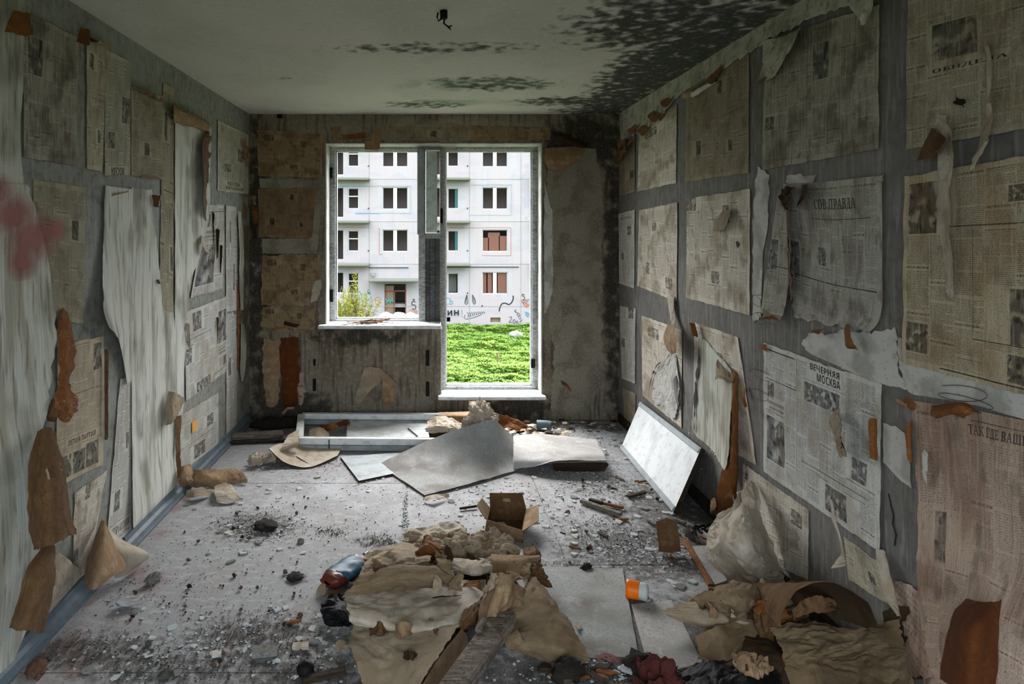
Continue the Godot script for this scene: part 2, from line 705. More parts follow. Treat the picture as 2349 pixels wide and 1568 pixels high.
func body(im: Image, r: Rect2i, q: RandomNumberGenerator, ink: Color, paper: Color, pitch := 9, lh := 5) -> void:
	var y := r.position.y
	while y + lh < r.end.y:
		var x := r.position.x + (q.randi_range(0, 10) if q.randf() < 0.12 else 0)
		var stop := r.end.x - (q.randi_range(0, r.size.x / 2) if q.randf() < 0.12 else 0)
		while x < stop:
			var word := q.randi_range(2, 9)
			for k in word:
				if x + 4 > stop:
					break
				match q.randi_range(0, 4):
					0:
						im.fill_rect(Rect2i(x, y, 3, lh), ink)
						im.fill_rect(Rect2i(x + 1, y + 1, 1, lh - 2), paper)
					1:
						im.fill_rect(Rect2i(x, y, 1, lh), ink)
						im.fill_rect(Rect2i(x + 2, y, 1, lh), ink)
						im.fill_rect(Rect2i(x + 1, y + 2, 1, 1), ink)
					2:
						im.fill_rect(Rect2i(x, y, 3, 1), ink)
						im.fill_rect(Rect2i(x + 1, y, 1, lh), ink)
					3:
						im.fill_rect(Rect2i(x, y, 1, lh), ink)
						im.fill_rect(Rect2i(x, y + lh - 1, 3, 1), ink)
					4:
						im.fill_rect(Rect2i(x, y + 1, 3, lh - 1), ink)
				x += 4
			x += 3
		y += pitch

func photo(im: Image, r: Rect2i, q: RandomNumberGenerator, ink: Color, paper: Color) -> void:
	im.fill_rect(r, ink.lerp(paper, 0.22))
	var f := FastNoiseLite.new()
	f.seed = q.randi()
	f.frequency = 1.7 / r.size.y
	f.fractal_octaves = 3
	f.fractal_gain = 0.4
	var n := f.get_image(r.size.x, r.size.y)
	im.blend_rect(mask(r.size.x, r.size.y, n.get_data(), lut(paper, 0.45, 0.85, 0.8)), Rect2i(Vector2i.ZERO, r.size), r.position)
	f.frequency = 3.0 / r.size.y
	f.seed += 1
	n = f.get_image(r.size.x, r.size.y)
	im.blend_rect(mask(r.size.x, r.size.y, n.get_data(), lut(ink.darkened(0.4), 0.5, 0.9, 0.8)), Rect2i(Vector2i.ZERO, r.size), r.position)

# a newspaper spread or page: columns of small print, rules, headings and photographs
func newsprint(sd: int, w: int, h: int, cols: int, paper: Color, ink: Color, o := {}) -> ImageTexture:
	var q := RandomNumberGenerator.new()
	q.seed = sd
	var im := canvas(w, h, paper)
	var mg := 34
	var cw := (w - mg * 2) / cols
	var taken: Array = []
	for p in o.get("photos", []):
		var r := Rect2i(int(p[0] * w), int(p[1] * h), int(p[2] * w), int(p[3] * h))
		taken.append(r)
	for p in o.get("heads", []):
		taken.append(Rect2i(int(p[1] * w), int(p[2] * h), int(p[3] * w), int(p[4] * h)))
	var c := 0
	while c < cols:
		var span := 1
		var y := mg
		while y < h - mg:
			var x := mg + c * cw
			var kind := q.randf()
			var bh := q.randi_range(60, 230)
			var r := Rect2i(x + 4, y, cw - 8, mini(bh, h - mg - y))
			for t in taken:
				if r.intersects(t):
					if t.position.y > y + 30:
						r.size.y = t.position.y - y - 8
					else:
						r = Rect2i()
						y = t.end.y + 10
						break
			if r.size.y < 24:
				if r.size.y > 0:
					y += 24
				continue
			if kind < 0.28:
				body(im, Rect2i(r.position, Vector2i(r.size.x, 16)), q, ink.darkened(0.35), paper, 16, 11)
				r.position.y += 24
				r.size.y -= 24
			elif kind < 0.36:
				im.fill_rect(Rect2i(r.position.x, r.position.y, r.size.x, 2), ink.darkened(0.3))
			body(im, r, q, ink.lerp(paper, q.randf_range(0.0, 0.3)), paper)
			y = r.end.y + q.randi_range(6, 16)
		if q.randf() < 0.45:
			im.fill_rect(Rect2i(mg + (c + 1) * cw, mg, 1, h - mg * 2), ink.lerp(paper, 0.25))
		c += span
	for p in o.get("photos", []):
		photo(im, Rect2i(int(p[0] * w), int(p[1] * h), int(p[2] * w), int(p[3] * h)), q, ink, paper)
	for p in o.get("rules", []):
		im.fill_rect(Rect2i(int(p[0] * w), int(p[1] * h), maxi(2, int(p[2] * w)), maxi(2, int(p[3] * h))), ink.darkened(0.35))
	for p in o.get("heads", []):
		im.fill_rect(Rect2i(int(p[1] * w), int(p[2] * h), int(p[3] * w), int(p[4] * h)), paper)
		letter(im, p[0], p[1] * w, p[2] * h + 3, p[4] * h - 6, ink.darkened(0.45), p[3] * w, true, p[5] if p.size() > 5 else "Droid Sans")
	# age: browning, damp, streaks, flyspecks
	var old: Color = o.get("age", Color(0.43, 0.36, 0.27))
	var much: float = o.get("much", 0.5)
	stain(im, sd + 1, 3, 2, 4, 0.45, 0.85, old, much * 0.8)
	stain(im, sd + 2, 60, 2.5, 3, 0.52, 0.9, old.darkened(0.3), much * 0.5)
	stain(im, sd + 3, 40, 4, 4, 0.55, 0.85, paper.lerp(Color(0.75, 0.75, 0.73), 0.5), 0.4)
	stain(im, sd + 4, 110, 80, 3, 0.72, 0.8, Color(0.2, 0.17, 0.14), 0.6)
	stain(im, sd + 5, 7, 5, 5, 0.6, 0.85, Color(0.3, 0.27, 0.23), much * 0.6)
	return done(im)

func bump_tex(sd: int, f: float, oct: int, w := 512, kind := FastNoiseLite.TYPE_SIMPLEX) -> ImageTexture:
	var n := FastNoiseLite.new()
	n.seed = sd
	n.noise_type = kind
	n.frequency = f
	n.fractal_octaves = oct
	return ImageTexture.create_from_image(n.get_seamless_image(w, w))

func tile(sd: int, base: Color, layers: Array, size := 768) -> ImageTexture:
	# layers: [fx, fy, octaves, lo, hi, colour, strength]; edges joined
	var im := canvas(size, size, base)
	var i := 0
	for l in layers:
		stain(im, sd + i * 7, l[0], l[1], l[2], l[3], l[4], l[5], l[6])
		i += 1
	# joined edges: the last strip is faded into the first, across and down
	var o := size / 8
	var n := size - o
	for way in 2:
		for k in o:
			var t := float(k) / o
			for j in size:
				var here := Vector2i(k, j) if way == 0 else Vector2i(j, k)
				var there := Vector2i(k + n, j) if way == 0 else Vector2i(j, k + n)
				im.set_pixelv(here, im.get_pixelv(there).lerp(im.get_pixelv(here), t))
	return done(im.get_region(Rect2i(0, 0, n, n)))

func make_textures() -> void:
	var tan_ := Color(0.70, 0.665, 0.58)
	var grey := Color(0.70, 0.68, 0.62)
	var ink := Color(0.30, 0.295, 0.28)
	# the evening paper with the two-line masthead, a whole spread
	T.masthead = newsprint(21, 1280, 900, 9, Color(0.72, 0.71, 0.68), Color(0.3, 0.3, 0.3), {"photos": [[0.04, 0.54, 0.19, 0.33], [0.42, 0.17, 0.29, 0.13], [0.05, 0.28, 0.07, 0.11], [0.8, 0.52, 0.11, 0.14], [0.6, 0.79, 0.17, 0.17]],
		"heads": [["ВЕЧЕРНЯЯ", 0.47, 0.025, 0.24, 0.05], ["МОСКВА", 0.53, 0.078, 0.185, 0.062], ["А ЭНЕРГИИ КОЛЛЕКТИВОВ", 0.05, 0.42, 0.17, 0.03], ["ИСКУССТВУ", 0.07, 0.46, 0.15, 0.026]],
		"rules": [[0.03, 0.04, 0.3, 0.008], [0.03, 0.26, 0.31, 0.006], [0.345, 0.03, 0.002, 0.9], [0.42, 0.15, 0.45, 0.003], [0.4, 0.73, 0.52, 0.005], [0.52, 0.77, 0.38, 0.003]], "much": 0.3})
	T.plain = newsprint(33, 1280, 900, 10, tan_, ink, {"photos": [[0.55, 0.12, 0.07, 0.12], [0.2, 0.6, 0.08, 0.14], [0.72, 0.68, 0.06, 0.1]], "rules": [[0.5, 0.03, 0.002, 0.92], [0.55, 0.45, 0.4, 0.004]], "much": 0.35})
	T.stained = newsprint(45, 1280, 900, 9, Color(0.78, 0.74, 0.68), ink.lerp(tan_, 0.25), {"photos": [[0.66, 0.2, 0.09, 0.14], [0.5, 0.72, 0.12, 0.1], [0.1, 0.1, 0.16, 0.12]], "much": 0.5})
	T.dark = newsprint(57, 1280, 900, 8, Color(0.60, 0.575, 0.515), Color(0.27, 0.27, 0.26), {"photos": [[0.50, 0.15, 0.13, 0.26], [0.03, 0.6, 0.1, 0.1]], "rules": [[0.45, 0.04, 0.003, 0.9], [0.2, 0.04, 0.002, 0.9]], "much": 0.6, "age": Color(0.27, 0.24, 0.19)})
	T.pravda = newsprint(69, 1024, 1024, 8, Color(0.62, 0.60, 0.56), Color(0.34, 0.335, 0.33), {"heads": [["СОВ.ПРАВДА", 0.35, 0.09, 0.42, 0.075, "Droid Serif"]], "photos": [[0.36, 0.36, 0.09, 0.1], [0.01, 0.36, 0.12, 0.22]], "rules": [[0.3, 0.2, 0.6, 0.004], [0.05, 0.55, 0.9, 0.006]], "much": 0.55, "age": Color(0.34, 0.32, 0.29)})
	T.columns = newsprint(81, 1280, 1024, 6, Color(0.67, 0.615, 0.515), Color(0.27, 0.25, 0.22), {"photos": [[0.04, 0.05, 0.19, 0.26], [0.62, 0.12, 0.14, 0.07], [0.63, 0.56, 0.13, 0.24], [0.03, 0.77, 0.14, 0.15], [0.62, 0.84, 0.13, 0.12]],
		"rules": [[0.79, 0.04, 0.004, 0.92], [0.24, 0.28, 0.54, 0.004], [0.44, 0.3, 0.003, 0.5], [0.25, 0.97, 0.55, 0.006], [0.44, 0.8, 0.35, 0.004], [0.9, 0.04, 0.003, 0.92]], "much": 0.35, "age": Color(0.42, 0.29, 0.16)})
	T.page = newsprint(93, 1024, 1024, 6, Color(0.63, 0.59, 0.50), Color(0.26, 0.26, 0.25), {"photos": [[0.22, 0.28, 0.26, 0.22]], "heads": [["ОБНДЕЛА", 0.22, 0.54, 0.42, 0.035, "Droid Serif"]], "much": 0.4})
	T.pink = newsprint(105, 1024, 1280, 6, Color(0.66, 0.57, 0.50), Color(0.42, 0.38, 0.35), {"heads": [["ТАК ГДЕ ВАШЕ ДЕЛО", 0.34, 0.04, 0.5, 0.04, "Droid Serif"]], "photos": [[0.13, 0.3, 0.07, 0.2]], "rules": [[0.36, 0.03, 0.4, 0.003]], "much": 0.55, "age": Color(0.42, 0.3, 0.25)})
	T.photos = newsprint(117, 1024, 1280, 6, Color(0.70, 0.645, 0.55), ink, {"photos": [[0.03, 0.8, 0.26, 0.16], [0.32, 0.8, 0.26, 0.16], [0.6, 0.78, 0.28, 0.18], [0.75, 0.05, 0.2, 0.2]], "heads": [["ЛЕТИЯ ПАРТИИ", 0.22, 0.7, 0.6, 0.045]], "rules": [[0.03, 0.38, 0.9, 0.004]], "much": 0.25})
	T.evening = newsprint(129, 800, 1024, 6, Color(0.66, 0.65, 0.58), ink, {"photos": [[0.12, 0.5, 0.26, 0.2], [0.6, 0.3, 0.2, 0.12]], "heads": [["ВЕЧЕРНЯЯ", 0.16, 0.04, 0.6, 0.055], ["МОСКВА", 0.3, 0.1, 0.42, 0.065]], "much": 0.3})
	T.side = newsprint(141, 800, 1280, 5, Color(0.74, 0.73, 0.70), ink, {"heads": [["МОСПРАВДА", 0.1, 0.06, 0.75, 0.06, "Droid Serif"]], "photos": [[0.55, 0.2, 0.25, 0.12], [0.15, 0.55, 0.2, 0.1]], "much": 0.25})
	# wallpapers
	var wall_img := func(sd: int, base: Color, grime: Color, much: float) -> ImageTexture:
		var im := canvas(768, 1536, base)
		stain(im, sd, 200, 5, 3, 0.45, 0.9, base.darkened(0.35), 0.4)
		stain(im, sd + 1, 90, 4, 3, 0.5, 0.85, base.lightened(0.4), 0.45)
		stain(im, sd + 2, 12, 3, 4, 0.45, 0.85, grime, much)
		stain(im, sd + 3, 3, 5, 4, 0.5, 0.9, grime.darkened(0.3), much * 0.8)
		stain(im, sd + 4, 110, 220, 3, 0.8, 0.86, Color(0.25, 0.24, 0.21), 0.5)
		stain(im, sd + 5, 30, 8, 4, 0.62, 0.85, grime.darkened(0.35), 0.4)
		return done(im)
	T.pale = wall_img.call(201, Color(0.755, 0.755, 0.715), Color(0.5, 0.49, 0.43), 0.6)
	T.dull = wall_img.call(221, Color(0.71, 0.71, 0.665), Color(0.5, 0.47, 0.4), 0.5)
	T.kraft = tile(241, Color(0.54, 0.445, 0.345), [[4, 3, 4, 0.4, 0.8, Color(0.46, 0.36, 0.26), 0.6], [9, 9, 4, 0.5, 0.85, Color(0.70, 0.62, 0.5), 0.5], [60, 60, 2, 0.6, 0.8, Color(0.3, 0.22, 0.15), 0.4]])
	T.crumple = tile(251, Color(0.55, 0.49, 0.41), [[3, 3, 4, 0.4, 0.8, Color(0.5, 0.43, 0.33), 0.6], [10, 8, 4, 0.5, 0.8, Color(0.68, 0.64, 0.56), 0.45], [90, 90, 2, 0.7, 0.85, Color(0.33, 0.28, 0.22), 0.35], [5, 4, 4, 0.6, 0.85, Color(0.4, 0.37, 0.31), 0.5]])
	T.white = tile(261, Color(0.68, 0.64, 0.585), [[4, 4, 4, 0.45, 0.8, Color(0.55, 0.49, 0.4), 0.6], [14, 10, 4, 0.55, 0.8, Color(0.45, 0.38, 0.3), 0.4], [110, 110, 2, 0.74, 0.85, Color(0.3, 0.27, 0.24), 0.4]])
	T.lino = tile(271, Color(0.55, 0.55, 0.54), [[3, 3, 4, 0.45, 0.8, Color(0.36, 0.32, 0.30), 0.7], [12, 12, 4, 0.5, 0.8, Color(0.62, 0.63, 0.62), 0.5], [80, 80, 2, 0.55, 0.8, Color(0.36, 0.35, 0.34), 0.4]])
	T.lino_pale = tile(276, Color(0.64, 0.625, 0.61), [[3, 3, 4, 0.45, 0.8, Color(0.52, 0.49, 0.47), 0.6], [12, 12, 4, 0.5, 0.8, Color(0.72, 0.72, 0.72), 0.5], [80, 80, 2, 0.6, 0.8, Color(0.42, 0.41, 0.4), 0.4]])
	T.wood = tile(281, Color(0.42, 0.38, 0.34), [[4, 70, 3, 0.4, 0.75, Color(0.25, 0.21, 0.18), 0.7], [6, 30, 3, 0.5, 0.8, Color(0.56, 0.53, 0.49), 0.6], [30, 40, 3, 0.65, 0.8, Color(0.15, 0.13, 0.12), 0.6]])
	T.paint = tile(291, Color(0.82, 0.83, 0.83), [[4, 4, 4, 0.5, 0.8, Color(0.7, 0.7, 0.68), 0.6], [70, 70, 3, 0.76, 0.84, Color(0.5, 0.5, 0.48), 0.4], [9, 14, 5, 0.6, 0.8, Color(0.6, 0.59, 0.57), 0.45]])
	T.worn = tile(296, Color(0.60, 0.61, 0.61), [[4, 4, 4, 0.45, 0.8, Color(0.44, 0.43, 0.42), 0.7], [9, 40, 4, 0.55, 0.7, Color(0.75, 0.76, 0.75), 0.7], [16, 40, 4, 0.64, 0.8, Color(0.3, 0.29, 0.28), 0.5]])
	T.stone = tile(301, Color(0.42, 0.41, 0.39), [[5, 5, 5, 0.4, 0.8, Color(0.27, 0.26, 0.25), 0.8], [20, 20, 4, 0.5, 0.8, Color(0.58, 0.58, 0.56), 0.5]], 384)
	T.grit = bump_tex(311, 0.03, 5)
	T.paper_relief = bump_tex(321, 0.012, 4)
	T.right_wall = right_wall_tex()
	T.left_wall = left_wall_tex()
	T.back_wall = back_wall_tex()
	T.ceiling = ceiling_tex()
	T.floor = floor_tex()

func u_of(z: float) -> float:      # side walls: 0 at the back wall, 1 near the camera
	return (z - ZB) / 4.2

func right_wall_tex() -> ImageTexture:
	var im := canvas(1792, 1056, Color(0.405, 0.39, 0.37))
	stain(im, 401, 60, 40, 4, 0.45, 0.8, Color(0.33, 0.32, 0.31), 0.5)
	stain(im, 402, 5, 4, 4, 0.45, 0.8, Color(0.48, 0.465, 0.445), 0.5)
	stain(im, 403, 140, 9, 3, 0.55, 0.8, Color(0.58, 0.58, 0.57), 0.4)
	stain(im, 404, 200, 6, 3, 0.62, 0.9, Color(0.3, 0.285, 0.26), 0.4)
	stain(im, 405, 170, 100, 3, 0.76, 0.82, Color(0.26, 0.25, 0.24), 0.3)
	spots(im, 406, [[0.05, 0.1, 0.1, 0.2, 0.7]], 20, 0.3, 0.8, Color(0.3, 0.28, 0.25), 0.6)
	return done(im)

func left_wall_tex() -> ImageTexture:
	var im := canvas(1792, 1056, Color(0.50, 0.50, 0.47))
	stain(im, 421, 60, 40, 4, 0.45, 0.8, Color(0.36, 0.36, 0.35), 0.5)
	stain(im, 422, 5, 4, 4, 0.45, 0.8, Color(0.58, 0.59, 0.57), 0.5)
	stain(im, 423, 120, 9, 3, 0.55, 0.8, Color(0.62, 0.63, 0.62), 0.4)
	stain(im, 425, 170, 110, 3, 0.72, 0.8, Color(0.3, 0.3, 0.3), 0.3)
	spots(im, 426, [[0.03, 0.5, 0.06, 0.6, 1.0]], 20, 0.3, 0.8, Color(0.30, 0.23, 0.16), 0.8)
	return done(im)

func back_wall_tex() -> ImageTexture:
	var im := canvas(1280, 1056, Color(0.46, 0.425, 0.37))
	stain(im, 441, 5, 4, 4, 0.4, 0.8, Color(0.37, 0.33, 0.28), 0.7)
	stain(im, 442, 60, 50, 4, 0.5, 0.8, Color(0.6, 0.57, 0.52), 0.4)
	stain(im, 443, 70, 5, 3, 0.55, 0.85, Color(0.22, 0.2, 0.17), 0.5)
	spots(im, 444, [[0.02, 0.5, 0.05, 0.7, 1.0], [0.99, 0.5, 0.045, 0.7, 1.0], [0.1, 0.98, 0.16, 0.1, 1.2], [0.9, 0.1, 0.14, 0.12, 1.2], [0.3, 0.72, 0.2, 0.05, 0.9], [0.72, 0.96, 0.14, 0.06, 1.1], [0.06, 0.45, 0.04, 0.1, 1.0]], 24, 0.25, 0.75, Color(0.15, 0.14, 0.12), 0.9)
	spots(im, 445, [[0.35, 0.97, 0.1, 0.06, 1.0], [0.45, 0.95, 0.06, 0.05, 0.9]], 60, 0.4, 0.6, Color(0.5, 0.48, 0.43), 0.6)
	spots(im, 446, [[0.5, 0.05, 0.5, 0.05, 1.0]], 10, 0.2, 0.8, Color(0.62, 0.58, 0.53), 0.6)
	return done(im)

func ceiling_tex() -> ImageTexture:      # u: left to right, v: from the back wall towards the camera, 3.4 m
	var im := canvas(1400, 1400, Color(0.72, 0.71, 0.67))
	stain(im, 461, 4, 3, 4, 0.4, 0.8, Color(0.66, 0.66, 0.61), 0.6)
	stain(im, 462, 50, 40, 5, 0.5, 0.75, Color(0.72, 0.72, 0.67), 0.4)
	stain(im, 463, 40, 90, 4, 0.72, 0.82, Color(0.55, 0.55, 0.5), 0.3)
	spots(im, 464, [[0.97, 0.2, 0.16, 0.5, 1.2], [0.95, 0.5, 0.14, 0.5, 1.3], [0.62, 0.35, 0.2, 0.1, 0.85], [0.48, 0.13, 0.16, 0.07, 0.8], [0.82, 0.17, 0.16, 0.08, 1.0], [0.85, 0.75, 0.2, 0.2, 1.0], [0.5, 0.62, 0.3, 0.06, 0.7], [0.9, 0.05, 0.15, 0.06, 0.9], [0.2, 0.4, 0.06, 0.05, 0.5]], 30, 0.3, 0.8, Color(0.12, 0.122, 0.115), 0.98, 0.0009)
	spots(im, 465, [[0.6, 0.35, 0.22, 0.08, 0.9], [0.5, 0.15, 0.16, 0.06, 0.8], [0.72, 0.15, 0.1, 0.05, 0.9]], 8, 0.2, 0.8, Color(0.42, 0.48, 0.42), 0.6, 0.001)
	stain(im, 466, 90, 90, 3, 0.72, 0.8, Color(0.84, 0.84, 0.8), 0.35)
	return done(im)

func floor_uv(p: Vector3) -> Vector2:
	return Vector2((p.x - XL) / (XR - XL), (p.z - ZB) / 3.6)

func floor_tex() -> ImageTexture:
	var im := canvas(2048, 2048, Color(0.575, 0.57, 0.575))
	stain(im, 481, 6, 6, 4, 0.4, 0.8, Color(0.56, 0.54, 0.53), 0.5)
	stain(im, 482, 30, 70, 4, 0.5, 0.8, Color(0.71, 0.705, 0.71), 0.45)
	stain(im, 483, 160, 180, 3, 0.64, 0.78, Color(0.38, 0.36, 0.34), 0.45)
	var spot := func(x: float, y: float, rx: float, ry: float, s: float) -> Array:
		var a := floor_uv(fl([x, y]))
		return [a.x, a.y, rx, ry, s]
	spots(im, 484, [spot.call(230, 1330, 0.16, 0.1, 0.8), spot.call(400, 1150, 0.05, 0.1, 0.9), spot.call(130, 1480, 0.14, 0.1, 0.9), spot.call(330, 1210, 0.08, 0.1, 0.7)], 16, 0.3, 0.9, Color(0.45, 0.31, 0.285), 0.6)
	spots(im, 485, [spot.call(590, 1205, 0.11, 0.07, 1.0), spot.call(760, 1220, 0.05, 0.03, 0.7), spot.call(860, 1240, 0.06, 0.03, 1.0), spot.call(600, 1460, 0.16, 0.07, 1.0), spot.call(200, 1490, 0.15, 0.05, 1.0), spot.call(400, 1530, 0.2, 0.06, 0.9), spot.call(1480, 1260, 0.2, 0.12, 1.2), spot.call(1350, 1220, 0.1, 0.08, 0.8), spot.call(1600, 1180, 0.2, 0.14, 1.3),
		spot.call(1400, 1120, 0.16, 0.08, 0.8), spot.call(1450, 1390, 0.08, 0.05, 1.1), spot.call(1400, 1540, 0.3, 0.05, 1.4), spot.call(1700, 1450, 0.4, 0.1, 1.3), spot.call(700, 1540, 0.14, 0.06, 1.1), spot.call(1000, 1530, 0.2, 0.06, 1.1), spot.call(560, 985, 0.16, 0.08, 1.4), spot.call(700, 1065, 0.1, 0.03, 1.0), spot.call(880, 1065, 0.16, 0.03, 0.8), spot.call(1300, 975, 0.3, 0.04, 0.8), spot.call(800, 1330, 0.06, 0.06, 0.9), spot.call(680, 1325, 0.03, 0.02, 1.0), spot.call(1250, 1170, 0.05, 0.05, 0.6)], 60, 0.3, 0.9, Color(0.25, 0.235, 0.22), 0.85)
	spots(im, 487, [spot.call(1150, 1180, 0.4, 0.25, 0.9), spot.call(700, 1150, 0.3, 0.2, 0.8)], 12, 0.3, 0.9, Color(0.73, 0.735, 0.75), 0.5)
	return done(im)

# ---------------------------------------------------------------- materials
func mat(called: String, c: Color, rough := 0.9, tex: Texture2D = null, o := {}) -> StandardMaterial3D:
	var m := StandardMaterial3D.new()
	m.resource_name = called
	m.albedo_color = c
	m.roughness = rough
	m.metallic_specular = o.get("spec", 0.3)
	m.albedo_texture = tex
	if o.has("tri"):
		m.uv1_triplanar = true
		m.uv1_scale = Vector3.ONE * o.tri
	if o.has("metal"):
		m.metallic = o.metal
	if o.has("bump"):
		m.heightmap_enabled = true
		m.heightmap_texture = o.get("relief", T.grit)
		m.heightmap_scale = o.bump
	if o.has("back"):
		m.backlight_enabled = true
		m.backlight = o.back
	M[called] = m
	return m

func make_materials() -> void:
	var W := Color.WHITE
	for k in ["masthead", "plain", "stained", "dark", "pravda", "columns", "page", "pink", "photos", "evening", "side"]:
		mat(k, W, 0.95, T[k])
	mat("plain_grey", Color(0.86, 0.86, 0.84), 0.95, T.plain)
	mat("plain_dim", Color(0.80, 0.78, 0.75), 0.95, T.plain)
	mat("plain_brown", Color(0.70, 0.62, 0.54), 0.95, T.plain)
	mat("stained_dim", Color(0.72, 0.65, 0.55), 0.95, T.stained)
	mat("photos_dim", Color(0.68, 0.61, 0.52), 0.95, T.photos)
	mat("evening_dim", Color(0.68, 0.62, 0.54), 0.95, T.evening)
	mat("white_print", Color(1, 1, 1), 0.95, T.masthead)
	mat("pale", W, 0.9, T.pale)
	mat("dull", W, 0.9, T.dull)
	mat("kraft", W, 0.95, T.kraft, {"tri": 1.3})
	mat("kraft_dark", Color(0.70, 0.64, 0.57), 0.95, T.kraft, {"tri": 1.6})
	mat("rust", Color(0.84, 0.66, 0.48), 0.9, T.kraft, {"tri": 1.6})
	mat("crumple", W, 0.95, T.crumple, {"tri": 1.1})
	mat("crumple_pale", Color(1.1, 1.12, 1.12).clamp(), 0.95, T.white, {"tri": 1.1})
	mat("olive", Color(0.80, 0.765, 0.70), 0.95, T.crumple, {"tri": 1.2})
	mat("rust_dark", Color(0.62, 0.42, 0.27), 0.95, T.kraft, {"tri": 1.6})
	mat("umber", Color(0.42, 0.36, 0.30), 0.95, T.crumple, {"tri": 1.2})
	mat("white_paper", W, 0.95, T.white, {"tri": 1.2})
	mat("lino", W, 0.8, T.lino, {"tri": 0.8})
	mat("lino_pale", Color(1, 1, 1), 0.85, T.lino_pale, {"tri": 0.8})
	mat("lino_back", Color(0.46, 0.34, 0.27), 0.9, T.lino, {"tri": 1.0})
	mat("wood", W, 0.9, T.wood, {"tri": 1.4, "bump": 0.4})
	mat("wood_dark", Color(0.5, 0.46, 0.42), 0.9, T.wood, {"tri": 1.4})
	mat("paint", W, 0.6, T.paint, {"tri": 1.5})
	mat("paint_grey", Color(0.72, 0.74, 0.75), 0.65, T.paint, {"tri": 1.5})
	mat("worn", W, 0.7, T.worn, {"tri": 1.5})
	mat("worn_dark", Color(0.62, 0.62, 0.63), 0.7, T.worn, {"tri": 1.5})
	mat("stone", W, 0.95, T.stone, {"tri": 3.0})
	mat("stone_pale", Color(1, 1, 1), 0.95, T.lino_pale, {"tri": 3.0})
	mat("dirt", Color(0.38, 0.35, 0.32), 1.0, T.stone, {"tri": 4.0})
	mat("black", Color(0.035, 0.035, 0.035), 0.7)
	mat("chip", Color(0.66, 0.68, 0.68), 0.9)
	mat("chip_grey", Color(0.43, 0.43, 0.42), 0.9)
	mat("chip_dark", Color(0.27, 0.255, 0.235), 0.95)
	mat("chip_brown", Color(0.33, 0.24, 0.18), 0.95)
	mat("skirting", Color(0.45, 0.505, 0.54), 0.55, T.paint, {"tri": 1.5})
	mat("right_wall", W, 0.92, T.right_wall, {"bump": 0.3})
	mat("left_wall", W, 0.92, T.left_wall)
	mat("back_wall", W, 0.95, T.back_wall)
	mat("ceiling", W, 0.95, T.ceiling)
	mat("floor", W, 0.9, T.floor)
	mat("skim", W, 0.95, tile(331, Color(0.50, 0.475, 0.42), [[6, 6, 5, 0.45, 0.8, Color(0.36, 0.33, 0.28), 0.6], [60, 60, 3, 0.5, 0.8, Color(0.60, 0.57, 0.51), 0.5], [90, 90, 3, 0.7, 0.8, Color(0.3, 0.275, 0.24), 0.5]]), {"tri": 0.8})
	mat("plaster", W, 0.95, tile(341, Color(0.70, 0.69, 0.66), [[6, 6, 5, 0.45, 0.8, Color(0.5, 0.49, 0.46), 0.6], [30, 50, 4, 0.62, 0.85, Color(0.5, 0.48, 0.45), 0.4]]), {"tri": 1.0})
	mat("plaster_mould", W, 0.95, tile(351, Color(0.66, 0.655, 0.59), [[6, 6, 5, 0.5, 0.8, Color(0.5, 0.49, 0.43), 0.7], [20, 20, 5, 0.6, 0.85, Color(0.34, 0.335, 0.29), 0.6]]), {"tri": 1.0})

# ---------------------------------------------------------------- the room
func slab(lo: Vector3, hi: Vector3, g: Geo, inner: Vector3, uvf: Callable) -> void:
	# a plain box whose faces all take their texture coordinates from the place
	var c := [Vector3(lo.x, lo.y, lo.z), Vector3(hi.x, lo.y, lo.z), Vector3(hi.x, hi.y, lo.z), Vector3(lo.x, hi.y, lo.z), Vector3(lo.x, lo.y, hi.z), Vector3(hi.x, lo.y, hi.z), Vector3(hi.x, hi.y, hi.z), Vector3(lo.x, hi.y, hi.z)]
	for f in [[0, 1, 2, 3, Vector3(0, 0, -1)], [4, 5, 6, 7, Vector3(0, 0, 1)], [0, 4, 7, 3, Vector3(-1, 0, 0)], [1, 5, 6, 2, Vector3(1, 0, 0)], [0, 1, 5, 4, Vector3(0, -1, 0)], [3, 2, 6, 7, Vector3(0, 1, 0)]]:
		var q := [c[f[0]], c[f[1]], c[f[2]], c[f[3]]]
		if (q[1] - q[0]).cross(q[2] - q[0]).dot(f[4]) < 0.0:
			q = [q[0], q[3], q[2], q[1]]
		g.quad(q[0], q[1], q[2], q[3], uvf.call(q[0]), uvf.call(q[1]), uvf.call(q[2]), uvf.call(q[3]))

